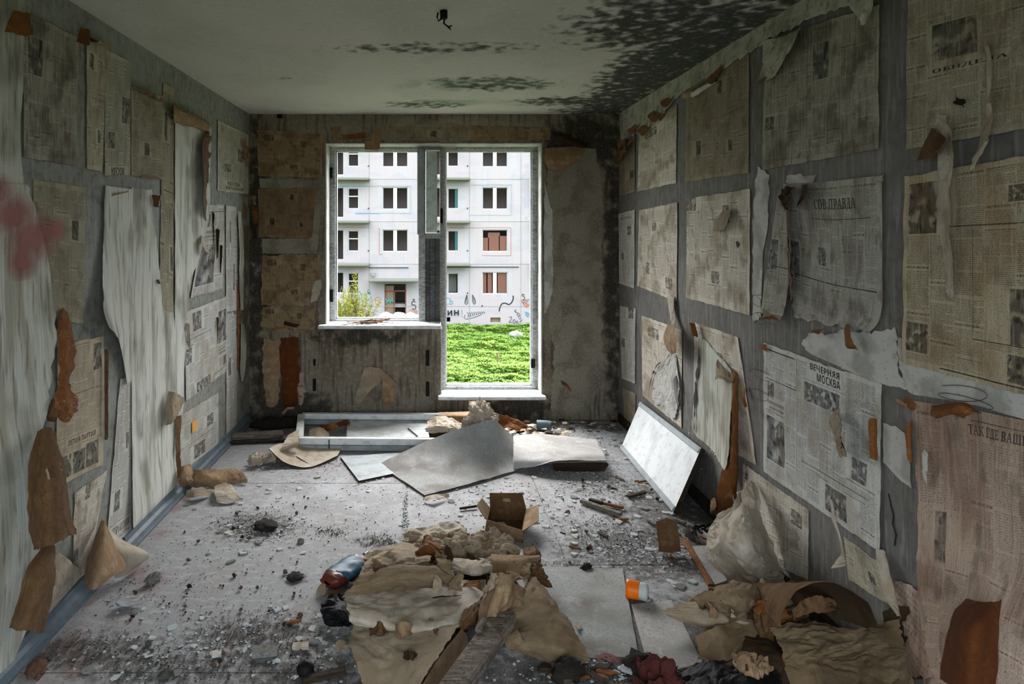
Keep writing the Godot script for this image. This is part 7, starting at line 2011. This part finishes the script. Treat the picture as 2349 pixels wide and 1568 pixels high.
	tag(scrap_on_floor("paper_sheet", [[[1764, 1446, 0.10], [1840, 1428, 0.13], [1950, 1440, 0.13], [2078, 1416, 0.13]], [[1790, 1490, 0.10], [1870, 1476, 0.12], [1970, 1472, 0.13], [2084, 1462, 0.12]], [[1800, 1540, 0.08], [1890, 1530, 0.1], [1990, 1520, 0.11], [2092, 1520, 0.1]], [[1830, 1640, 0.05], [1910, 1640, 0.07], [2010, 1640, 0.08], [2110, 1640, 0.08]]], M.olive, M.umber, w.call({"seed": 468, "amp": 0.006, "freq": 5.0, "crease": 0.014, "cfreq": 4.5, "bites": [["t", 0.32, 0.1, 0.04], ["t", 0.6, 0.12, 0.05]]})), "large crumpled olive brown sheet nearest the camera in the right hand heap", "paper sheet")
	tag(scrap_on_floor("paper_sheet", [[[2020, 1400, 0.12], [2060, 1385, 0.15], [2095, 1390, 0.14]], [[2040, 1470, 0.11], [2070, 1460, 0.12], [2100, 1470, 0.1]], [[2070, 1560, 0.06], [2090, 1560, 0.06], [2120, 1560, 0.05]]], M.umber, M.kraft_dark, w.call({"seed": 469})), "dark torn paper edge between the right hand heap and the wall", "paper sheet")
	tag(scrap_on_floor("dark_cloth", [[[1570, 1540, 0.04], [1620, 1516, 0.08], [1690, 1524, 0.07], [1760, 1520, 0.06]], [[1540, 1580, 0.03], [1620, 1560, 0.08], [1690, 1560, 0.08], [1790, 1560, 0.06]], [[1520, 1640, 0.0], [1620, 1640, 0.06], [1690, 1640, 0.06], [1800, 1640, 0.05]]], M.black, M.black, w.call({"seed": 470, "amp": 0.008})), "black cloth heap at the bottom edge right of the centre", "cloth")
	tag(scrap_on_floor("crumpled_paper", [[[1680, 1512, 0.08], [1720, 1508, 0.11], [1748, 1512, 0.1], [1780, 1530, 0.08]], [[1690, 1532, 0.08], [1725, 1530, 0.11], [1752, 1534, 0.1], [1800, 1560, 0.06]], [[1700, 1552, 0.05], [1735, 1552, 0.06], [1765, 1562, 0.06], [1810, 1580, 0.05]]], M.kraft, M.umber, w.call({"seed": 471, "amp": 0.010, "crease": 0.03, "cfreq": 12.0})), "twisted brown paper knot at the bottom of the right hand heap", "paper scrap")
	tag(scrap_on_floor("torn_piece", [[[1736, 1336, 0.15], [1748, 1324, 0.18], [1764, 1334, 0.16]], [[1742, 1352, 0.14], [1756, 1348, 0.17], [1768, 1352, 0.15]]], M.crumple_pale, M.umber, w.call({"seed": 472, "amp": 0.006})), "small grey paper tip at the far edge of the right hand heap", "paper scrap")
	tag(scrap_on_floor("torn_piece", [[[1505, 1504, 0.01], [1530, 1500, 0.03], [1545, 1514, 0.01]], [[1508, 1520, 0.01], [1530, 1524, 0.02], [1550, 1526, 0.01]]], M.white_paper, M.kraft, w.call({"seed": 473})), "pinkish paper scrap at the bottom right of centre", "paper scrap")
	# torn bits sticking up all through both heaps
	var q := RandomNumberGenerator.new()
	q.seed = 480
	for k in 46:
		var c: Array
		var far_side := k < 30
		if far_side:
			var band: Array = [[945, 1140, 1236, 0.09, 0.13], [1000, 1170, 1262, 0.12, 0.16], [860, 1180, 1288, 0.12, 0.2], [1060, 1205, 1300, 0.12, 0.15], [1090, 1200, 1345, 0.12, 0.2], [830, 1060, 1330, 0.15, 0.2]][k % 6]
			c = [q.randf_range(band[0], band[1]), band[2] + q.randf_range(-14, 14), q.randf_range(band[3], band[4])]
		else:
			c = [q.randf_range(1620, 1800), q.randf_range(1360, 1425), q.randf_range(0.08, 0.12)]
		var wd := q.randf_range(14, 34)
		var ht := q.randf_range(10, 30)
		var lean := q.randf_range(-14, 14)
		tag(scrap_on_floor("torn_piece", [[[c[0] + lean - wd * 0.2, c[1] - ht, c[2] + ht * 0.0011], [c[0] + lean + wd * 0.25, c[1] - ht * 0.8, c[2] + ht * 0.001]], [[c[0] - wd * 0.5, c[1] - ht * 0.2, c[2] + 0.006], [c[0] + wd * 0.5, c[1] - ht * 0.1, c[2] + 0.004]], [[c[0] - wd * 0.7, c[1] + ht * 0.5, c[2] - 0.03], [c[0] + wd * 0.6, c[1] + ht * 0.45, c[2] - 0.03]]], [M.crumple, M.kraft, M.umber, M.kraft_dark, M.crumple, M.olive, M.white_paper][k % 7], [M.umber, M.kraft_dark][k % 2], w.call({"seed": 481 + k, "crease": 0.012, "cfreq": 16.0, "cell": 0.006, "jag": 0.008})), "ragged bit of torn paper sticking up out of the %s paper heap" % ("central" if far_side else "right hand"), "paper scrap", "torn bits in the %s paper heap" % ("central" if far_side else "right hand"))
	# a fill of dark trodden litter beneath it
	tag(scrap_on_floor("trodden_paper", [[[1610, 1430, 0.02], [1740, 1430, 0.06], [1850, 1440, 0.05]], [[1630, 1500, 0.03], [1780, 1500, 0.07], [1930, 1510, 0.06]], [[1640, 1600, 0.02], [1830, 1600, 0.04], [2060, 1620, 0.04]]], M.umber, M.umber, w.call({"seed": 474, "amp": 0.008})), "dark trodden paper underneath the right hand heap", "paper sheet")

func build_small_things() -> void:
	# the open cardboard box
	var f := [fl([1116, 1219]), fl([1199, 1245]), fl([1207, 1193]), fl([1124, 1190])]
	var up := Vector3(0, 0.062, 0)
	var t := thing("cardboard_box", "small open cardboard box with flaps spread, behind the central paper heap", "box", (f[0] + f[2]) / 2)
	var wall := func(called: String, a: Vector3, b: Vector3, c: Vector3, d: Vector3, m: Material, inner: Material) -> void:
		var n := (b - a).cross(c - a).normalized() * 0.004
		var g := Geo.new()
		var h := Geo.new()
		g.quad(a, b, c, d)
		h.quad(b - n, a - n, d - n, c - n)
		for e in [[a, b], [b, c], [c, d], [d, a]]:
			h.face(e[0], e[1], e[1] - n, e[0] - n, (e[0] + e[1]) / 2 - (a + c) / 2)
		put(called, [[g, m], [h, inner]], t)
	for i in 4:
		var j := (i + 1) % 4
		wall.call("wall", f[i], f[j], f[j] + up, f[i] + up, M.kraft, M.kraft_dark)
	var fy := Vector3(0, 0.003, 0)
	wall.call("bottom", f[0] + fy, f[1] + fy, f[2] + fy, f[3] + fy, M.kraft_dark, M.kraft)
	wall.call("flap", f[3] + up, f[2] + up, fl([1198, 1130, 0.139]), fl([1123, 1130, 0.137]), M.kraft_dark, M.kraft)
	wall.call("flap", f[0] + up, f[3] + up, fl([1106, 1142, 0.12]), fl([1094, 1158, 0.11]), M.kraft, M.kraft)
	wall.call("flap", f[2] + up, f[1] + up, fl([1236, 1193, 0.085]), fl([1235, 1157, 0.1]), M.kraft, M.kraft)
	wall.call("flap", f[1] + up, f[0] + up, fl([1112, 1217, 0.02]) , fl([1200, 1238, 0.02]), M.kraft, M.kraft)
	# bent dark cardboard
	t = tag(scrap_on_floor("bent_cardboard", [[[1504, 1198, 0.13], [1530, 1186, 0.15], [1553, 1196, 0.14]], [[1508, 1237, 0.075], [1534, 1234, 0.078], [1559, 1231, 0.08]], [[1512, 1264, 0.012], [1536, 1268, 0.012], [1562, 1264, 0.012]]], M.kraft_dark, M.kraft_dark, {"seed": 501, "lin": true, "th": 0.004, "crease": 0.002, "amp": 0.003, "jag": 0.004}), "dark bent cardboard piece standing before the leaning cabinet door", "cardboard")
	# the orange and white cup
	mat("orange", Color(0.86, 0.42, 0.05), 0.35, null, {"back": Color(0.5, 0.2, 0.02)})
	mat("cap_white", Color(0.70, 0.70, 0.68), 0.5)
	var c := fl([1455, 1352, 0.037])
	var ax := Vector3(0.93, -0.02, 0.36).normalized()
	t = thing("plastic_bottle_top", "bright orange and white plastic bottle top on the floor by the loose board", "bottle top", c - Vector3(0, 0.037, 0))
	var lathe := func(called: String, prof: Array, m: Material) -> void:
		var rings := []
		var s := ax.cross(Vector3.UP).normalized()
		var u := s.cross(ax)
		for p in prof:
			var ring := []
			for k in 20:
				ring.append(c + ax * p[0] + (s * cos(TAU * k / 20) + u * sin(TAU * k / 20)) * p[1])
			rings.append(ring)
		rings.reverse()
		var g := Geo.new()
		g.shell(rings, true)
		put(called, [[g, m]], t)
	lathe.call("ring", [[-0.03, 0.030], [-0.032, 0.036], [-0.02, 0.037], [0.018, 0.037], [0.02, 0.034]], M.orange)
	lathe.call("cap", [[0.018, 0.030], [0.022, 0.034], [0.045, 0.036], [0.055, 0.026], [0.06, 0.001]], M.cap_white)
	# crushed bottle with a blue label
	mat("label_blue", Color(0.25, 0.43, 0.53), 0.5, T.paint, {"tri": 5.0})
	mat("plastic_red", Color(0.36, 0.16, 0.13), 0.35)
	mat("plastic_dark", Color(0.10, 0.09, 0.09), 0.4)
	var a := fl([752, 1338, 0.042])
	var b := fl([836, 1276, 0.036])
	t = thing("crushed_bottle", "crushed red plastic bottle with a blue label at the central heap's left", "bottle", Vector3(a.x, 0, a.z))
	var section := func(called: String, s0: float, s1: float, m: Material, grow: float) -> void:
		var rings := []
		var d := (b - a).normalized()
		var s := d.cross(Vector3.UP).normalized()
		for i in 9:
			var k := lerpf(s0, s1, i / 8.0)
			var r := 0.058 * (1.0 - pow(absf(k * 2.0 - 0.9), 5.0) * 0.55) + grow
			if k < 0.02: r *= 0.5
			if k > 0.98: r *= 0.35
			var ring := []
			for j in 18:
				var an := TAU * j / 18
				var p := a.lerp(b, k) + s * cos(an) * r * 1.15 + Vector3.UP * sin(an) * r * 0.72
				p += (s * cos(an) + Vector3.UP * sin(an)) * (0.010 * noise.get_noise_3dv(p * 22.0) + 0.010 * cell.get_noise_3dv(p * 26.0))
				p.y = maxf(p.y, 0.003)
				ring.append(p)
			rings.append(ring)
		rings.reverse()
		var g := Geo.new()
		g.shell(rings, true)
		put(called, [[g, m]], t)
	section.call("bottle_base", 0.0, 0.3, M.plastic_red, 0.0)
	section.call("label", 0.2, 0.76, M.label_blue, 0.002)
	section.call("shoulder", 0.7, 1.0, M.plastic_red, 0.0)
	var g := Geo.new()
	g.tube([b, b + (b - a).normalized() * 0.03], 0.016, 10)
	put("cap", [[g, M.plastic_dark]], t)
	tag(scrap_on_floor("torn_piece", [[[734, 1340, 0.02], [750, 1336, 0.04]], [[722, 1368, 0.005], [748, 1366, 0.01]]], M.crumple, M.kraft, {"seed": 510}), "grey paper fringe under the crushed bottle's base", "paper scrap")
	tag(scrap_on_floor("torn_piece", [[[752, 1356, 0.02], [782, 1352, 0.03]], [[750, 1372, 0.005], [776, 1370, 0.008]]], M.rust, M.kraft, {"seed": 511}), "orange brown paper shred in front of the crushed bottle", "paper scrap")
	tag(put("dark_ball", [[lump(fl([701, 1534, 0.028]), Vector3(0.033, 0.03, 0.033), 3.0, 0.12, 10, 16), M.black]]), "round black lump on the floor left of the front tan sheet", "ball")
	# stones and clods that stand out
	for s in [[352, 1326, 0.042, 0.03, "dark broken stone by the left baseboard beyond the brown flap", M.stone, 1], [610, 1204, 0.095, 0.026, "large dark clod in the dirt patch in the middle of the floor", M.dirt, 2], [690, 1240, 0.022, 0.014, "small grey stone right of the middle dirt patch", M.stone, 3], [380, 1546, 0.03, 0.02, "black charred lump at the bottom edge, left", M.chip_dark, 4], [84, 1532, 0.06, 0.02, "reddish crumbled clod in the near left corner", M.chip_brown, 5], [340, 1476, 0.014, 0.014, "small black stone on the left part of the near floor", M.chip_dark, 6], [1345, 1300, 0.035, 0.02, "dark fibrous clod at the loose fibreboard's far edge", M.dirt, 7], [1585, 1222, 0.05, 0.04, "black lump of plant litter behind the bent cardboard", M.chip_dark, 8], [1478, 1528, 0.08, 0.05, "grey felted lump at the bottom edge right of the plank", M.dirt, 9], [1300, 1540, 0.07, 0.05, "brown dusty clod at the bottom edge right of the plank", M.dirt, 10], [677, 1322, 0.055, 0.014, "flat felted grey clump on the floor left of the crushed bottle", M.dirt, 11]]:
		tag(put("clod" if s[5] == M.dirt or s[5] == M.chip_brown else "stone", [[lump(fl([s[0], s[1], s[3] * 0.6]), Vector3(s[2], s[3], s[2] * 0.7), s[6] * 3.7, 0.36, 12, 18, s[6]), s[5]]]), s[4], "clod" if s[5] == M.dirt or s[5] == M.chip_brown else "stone")
	t = tag(put("stone", [[lump(fl([298, 1378, 0.022]), Vector3(0.075, 0.02, 0.034), 9.0, 0.5, 10, 16, 0.25), M.stone_pale]]), "long pale shard of plaster with a red end near the left baseboard", "plaster chunk")
	g = Geo.new()
	# laths, rods and sticks
	for s in [[1333, 1148, 1425, 1180, 0.03, 0.02, "grey lath lying right of the cardboard box", M.wood], [1352, 1146, 1382, 1154, 0.026, 0.02, "short dark wood block beside the grey lath", M.wood_dark], [1376, 1152, 1430, 1164, 0.02, 0.014, "reddish lath behind the grey lath", M.rust], [1440, 1138, 1480, 1128, 0.03, 0.014, "dark chip of wood in front of the leaning cabinet door", M.wood_dark], [1570, 1236, 1632, 1344, 0.025, 0.016, "long rusty metal strip sloping beside the cream sheet", M.rust], [1590, 1228, 1662, 1272, 0.02, 0.02, "grey metal rod behind the cream folded sheet", M.wood], [1485, 1192, 1510, 1206, 0.014, 0.012, "thin stick left of the bent cardboard", M.wood], [1548, 1190, 1574, 1200, 0.016, 0.012, "thin pale stick right of the bent cardboard", M.wood],
		[692, 1560, 792, 1538, 0.03, 0.02, "dark stick at the bottom edge left of the front tan sheet", M.wood_dark], [1235, 1534, 1320, 1530, 0.025, 0.016, "grey stick at the bottom edge under the mouldy sheet", M.wood_dark], [1054, 1166, 1094, 1160, 0.012, 0.012, "thin dark stick pointing at the cardboard box", M.wood_dark], [1268, 1502, 1282, 1560, 0.03, 0.02, "pale stick end at the bottom edge right of the plank", M.wood], [1295, 1546, 1312, 1590, 0.035, 0.02, "thick pale stick cut by the bottom edge right of the plank", M.wood], [1425, 1530, 1452, 1540, 0.02, 0.02, "silver grey tube piece in the bottom litter", M.worn], [1462, 1105, 1500, 1100, 0.016, 0.01, "thin brown twig by the foot of the leaning door", M.rust], [928, 1252, 930, 1240, 0.01, 0.01, "tiny pale splinter upright behind the central heap", M.wood], [655, 1430, 690, 1422, 0.016, 0.01, "small brown splinter in the near dirt left of the heap", M.rust], [530, 1090, 548, 1086, 0.014, 0.01, "little wood chip beside the farther kraft tongue", M.wood]]:
		g = Geo.new()
		g.bar(fl([s[0], s[1], s[5] * 0.6 + 0.004]), fl([s[2], s[3], s[5] * 0.6 + 0.006]), s[4], s[5], Vector3.UP, 0.003)
		tag(put("wood_strip", [[g, s[7]]]), s[6], "stick")
	tag(board("metal_sheet", [[1582, 1252, 0.004], [1628, 1250, 0.01], [1668, 1330, 0.02], [1640, 1340, 0.004]], 0.004, 0.006, M.lino), "grey bent metal sheet under the cream folded sheet's left edge", "sheet metal")
	tag(board("flat_stone", [[583, 1480, 0.004], [640, 1476, 0.004], [636, 1492, 0.004], [578, 1498, 0.004]], 0.004, 0.02, M.stone), "flat dark slab piece on the near floor left of the heap", "stone")
	tag(board("tile_piece", [[672, 1472, 0.004], [708, 1470, 0.004], [708, 1482, 0.004], [670, 1484, 0.004]], 0.004, 0.012, M.white_paper), "small pinkish tile piece on the near floor left of the heap", "tile")
	tag(scrap_on_floor("red_rag", [[[1480, 1545, 0.03], [1520, 1530, 0.06], [1556, 1536, 0.04]], [[1470, 1570, 0.02], [1520, 1560, 0.06], [1560, 1562, 0.03]], [[1460, 1620, 0.0], [1520, 1610, 0.04], [1560, 1610, 0.0]]], mat("rag_red", Color(0.27, 0.12, 0.11), 0.95), M.umber, {"seed": 520, "amp": 0.04, "crease": 0.04, "cfreq": 18.0, "cell": 0.008}), "dark red fibrous rag at the bottom edge right of the plank", "rag")
	tag(scrap_on_floor("pink_rag", [[[1370, 1510, 0.012], [1400, 1505, 0.03], [1420, 1516, 0.012]], [[1372, 1524, 0.006], [1400, 1524, 0.02], [1424, 1528, 0.006]]], mat("rag_pink", Color(0.45, 0.30, 0.29), 0.95), M.umber, {"seed": 521, "amp": 0.008, "crease": 0.02}), "faded pink rag below the loose fibreboard's near edge", "rag")
	# feather-like brown weed at the litter's edge
	for k in 9:
		g = Geo.new()
		var p := fl([1585 + 5 * k, 1215 + 4 * (k % 3), 0.03])
		g.tube([p, p + Vector3(0.02 * cos(k * 2.0), 0.02, 0.02 * sin(k * 2.0)), p + Vector3(0.05 * cos(k * 2.0), 0.015, 0.05 * sin(k * 2.0))], 0.006, 5)
		tag(put("dry_stalk", [[g, M.black]]), "black dry stalk in the litter behind the bent cardboard", "stalk", "dry stalks behind the bent cardboard")

# ---------------------------------------------------------------- litter
func build_debris() -> void:
	var q := RandomNumberGenerator.new()
	q.seed = 700
	# loose pieces one can tell apart; sown by floor areas seen in the photograph: [x0, y0, x1, y1, how many, kind]
	var proto := {}
	var m_of := {"plaster_chip": [M.chip, M.plaster, M.chip_grey], "dark_crumb": [M.chip_dark, M.dirt, M.chip_brown], "wood_splinter": [M.wood, M.wood_dark, M.rust]}
	for kind in m_of:
		for v in 9:
			var g: Geo
			if kind == "plaster_chip":
				g = flake(0.017, 0.004, 710 + v)
			elif kind == "dark_crumb":
				g = lump(Vector3(0, 0.006, 0), Vector3(0.013, 0.009, 0.010), 7.1 * v, 0.5, 5, 7)
			else:
				g = flake(0.012, 0.006, 740 + v, 2.8)
			var o := put(kind, [[g, m_of[kind][v % 3]]])
			remove_child(o)
			proto["%s%d" % [kind, v]] = o
	var words := {
		"plaster_chip": ["small pale plaster chip lying loose on the %s", "plaster chip"],
		"dark_crumb": ["small dark crumb of dirt lying loose on the %s", "dirt crumb"],
		"wood_splinter": ["little wood splinter lying loose on the %s", "splinter"]}
	for a in [[420, 1130, 720, 1290, 26, "plaster_chip", "floor round the middle dirt patch"], [420, 1130, 720, 1290, 20, "dark_crumb", "floor round the middle dirt patch"], [1020, 1095, 1300, 1210, 34, "plaster_chip", "floor around the cardboard box"], [1290, 1070, 1560, 1280, 60, "plaster_chip", "floor before the leaning cabinet door"], [1290, 1100, 1640, 1300, 26, "dark_crumb", "floor before the leaning cabinet door"], [1290, 1080, 1620, 1290, 18, "wood_splinter", "floor before the leaning cabinet door"],
		[60, 1400, 780, 1560, 34, "dark_crumb", "near floor left of the heap"], [200, 1380, 780, 1556, 26, "plaster_chip", "near floor left of the heap"], [540, 1040, 920, 1130, 18, "plaster_chip", "floor in front of the sash"], [300, 1290, 720, 1400, 16, "dark_crumb", "floor along the left baseboard"], [1300, 985, 1440, 1060, 26, "plaster_chip", "floor of the far right corner"], [1240, 1515, 1560, 1566, 20, "wood_splinter", "littered bottom edge right of the plank"], [1420, 1330, 1600, 1400, 12, "plaster_chip", "floor around the orange bottle top"]]:
		for k in a[4]:
			var p := fl([q.randf_range(a[0], a[2]), q.randf_range(a[1], a[3])])
			if p.x < XL + 0.08 or p.x > XR - 0.05:
				continue
			var o: MeshInstance3D = proto["%s%d" % [a[5], q.randi() % 9]].duplicate()
			o.name = numbered(a[5], self)
			var s := q.randf_range(0.6, 1.6) if a[5] != "dark_crumb" else q.randf_range(0.5, 1.4)
			o.transform = Transform3D(Basis.from_euler(Vector3(q.randf_range(-0.15, 0.15), q.randf() * TAU, q.randf_range(-0.15, 0.15))).scaled(Vector3(s, s, s)), p + Vector3(0, 0.001, 0))
			add_child(o, true)
			tag(o, words[a[5]][0] % a[6], words[a[5]][1], "%ss on the %s" % [words[a[5]][1], a[6]])
	# what nobody could count: grit in the dirt patches and plaster dust
	var grit := func(called: String, label: String, areas: Array, mesh_geo: Geo, m: Material, base: float) -> void:
		var spots_ := []
		for a in areas:
			for k in a[4]:
				var u := sqrt(-2.0 * log(maxf(q.randf(), 1e-4))) * 0.45
				var an := q.randf() * TAU
				var y: float = a[1] + a[3] * u * sin(an)
				if y < 965 or y > 1700:
					continue
				var p := fl([a[0] + a[2] * u * cos(an), y])
				if p.x < XL + 0.06 or p.x > XR - 0.02 or p.z < ZB + 0.05:
					continue
				spots_.append(p)
		var mesh := ArrayMesh.new()
		var ar := []
		ar.resize(Mesh.ARRAY_MAX)
		ar[Mesh.ARRAY_VERTEX] = mesh_geo.v
		ar[Mesh.ARRAY_NORMAL] = mesh_geo.n
		ar[Mesh.ARRAY_INDEX] = mesh_geo.ix
		mesh.add_surface_from_arrays(Mesh.PRIMITIVE_TRIANGLES, ar)
		mesh.surface_set_material(0, m)
		var mm := MultiMesh.new()
		mm.transform_format = MultiMesh.TRANSFORM_3D
		mm.mesh = mesh
		mm.instance_count = spots_.size()
		for i in spots_.size():
			var s := base * q.randf_range(0.4, 1.5) * (1.7 if q.randf() < 0.06 else 1.0)
			mm.set_instance_transform(i, Transform3D(Basis.from_euler(Vector3(q.randf_range(-0.4, 0.4), q.randf() * TAU, q.randf_range(-0.4, 0.4))).scaled(Vector3(s, s * 0.8, s)), spots_[i] + Vector3(0, 0.001, 0)))
		var o := MultiMeshInstance3D.new()
		o.name = called
		o.multimesh = mm
		add_child(o)
		o.set_meta("kind", "stuff")
		o.set_meta("label", label)
		o.set_meta("category", "debris")
	grit.call("dirt_grit", "dark grit and dirt crumbs strewn over the floor", [[590, 1205, 110, 45, 700], [760, 1222, 60, 18, 160], [870, 1240, 70, 16, 200], [600, 1460, 200, 60, 700], [200, 1490, 180, 45, 500], [400, 1530, 260, 50, 600], [1470, 1250, 190, 70, 900], [1360, 1200, 120, 50, 350], [1590, 1190, 110, 50, 500], [1400, 1115, 160, 40, 400], [1460, 1390, 60, 30, 250], [1400, 1545, 260, 40, 1100], [700, 1545, 130, 40, 350], [580, 990, 160, 25, 500], [1300, 985, 200, 20, 500], [700, 1068, 160, 14, 250], [1000, 1150, 500, 180, 900], [400, 1330, 350, 150, 600], [930, 1180, 6, 60, 120], [1250, 1300, 120, 20, 160]], lump(Vector3(0, 0.003, 0), Vector3(0.005, 0.0035, 0.004), 5.0, 0.5, 4, 5), M.chip_dark, 0.75)
	grit.call("plaster_dust", "pale plaster crumbs and flakes strewn over the floor", [[1380, 1090, 190, 80, 700], [1150, 1150, 160, 60, 320], [590, 1215, 130, 45, 220], [1390, 1000, 90, 40, 400], [760, 1110, 220, 60, 200], [500, 1480, 400, 90, 260], [1480, 1270, 160, 60, 300], [560, 1010, 120, 30, 180], [1400, 1540, 240, 30, 260], [930, 1190, 8, 60, 90]], flake(0.006, 0.002, 777), M.chip, 1.0)
	# flakes on the sills
	for k in 22:
		var o: MeshInstance3D = proto["plaster_chip%d" % (k % 9)].duplicate()
		var low := k >= 14
		o.name = numbered("paint_flake", self)
		var p := Vector3(q.randf_range(-0.85, 0.03), 0.7785, q.randf_range(-5.9, -5.73)) if not low else Vector3(q.randf_range(0.12, 0.86), 0.2075, q.randf_range(-5.92, -5.75))
		o.transform = Transform3D(Basis(Vector3.UP, q.randf() * TAU).scaled(Vector3.ONE * q.randf_range(0.4, 1.1)), p)
		add_child(o, true)
		tag(o, "flake of white paint lying on the window sill" if not low else "flake of white paint lying on the balcony threshold", "paint flake", "paint flakes on the window sill" if not low else "paint flakes on the balcony threshold")
	for k in proto:
		proto[k].free()
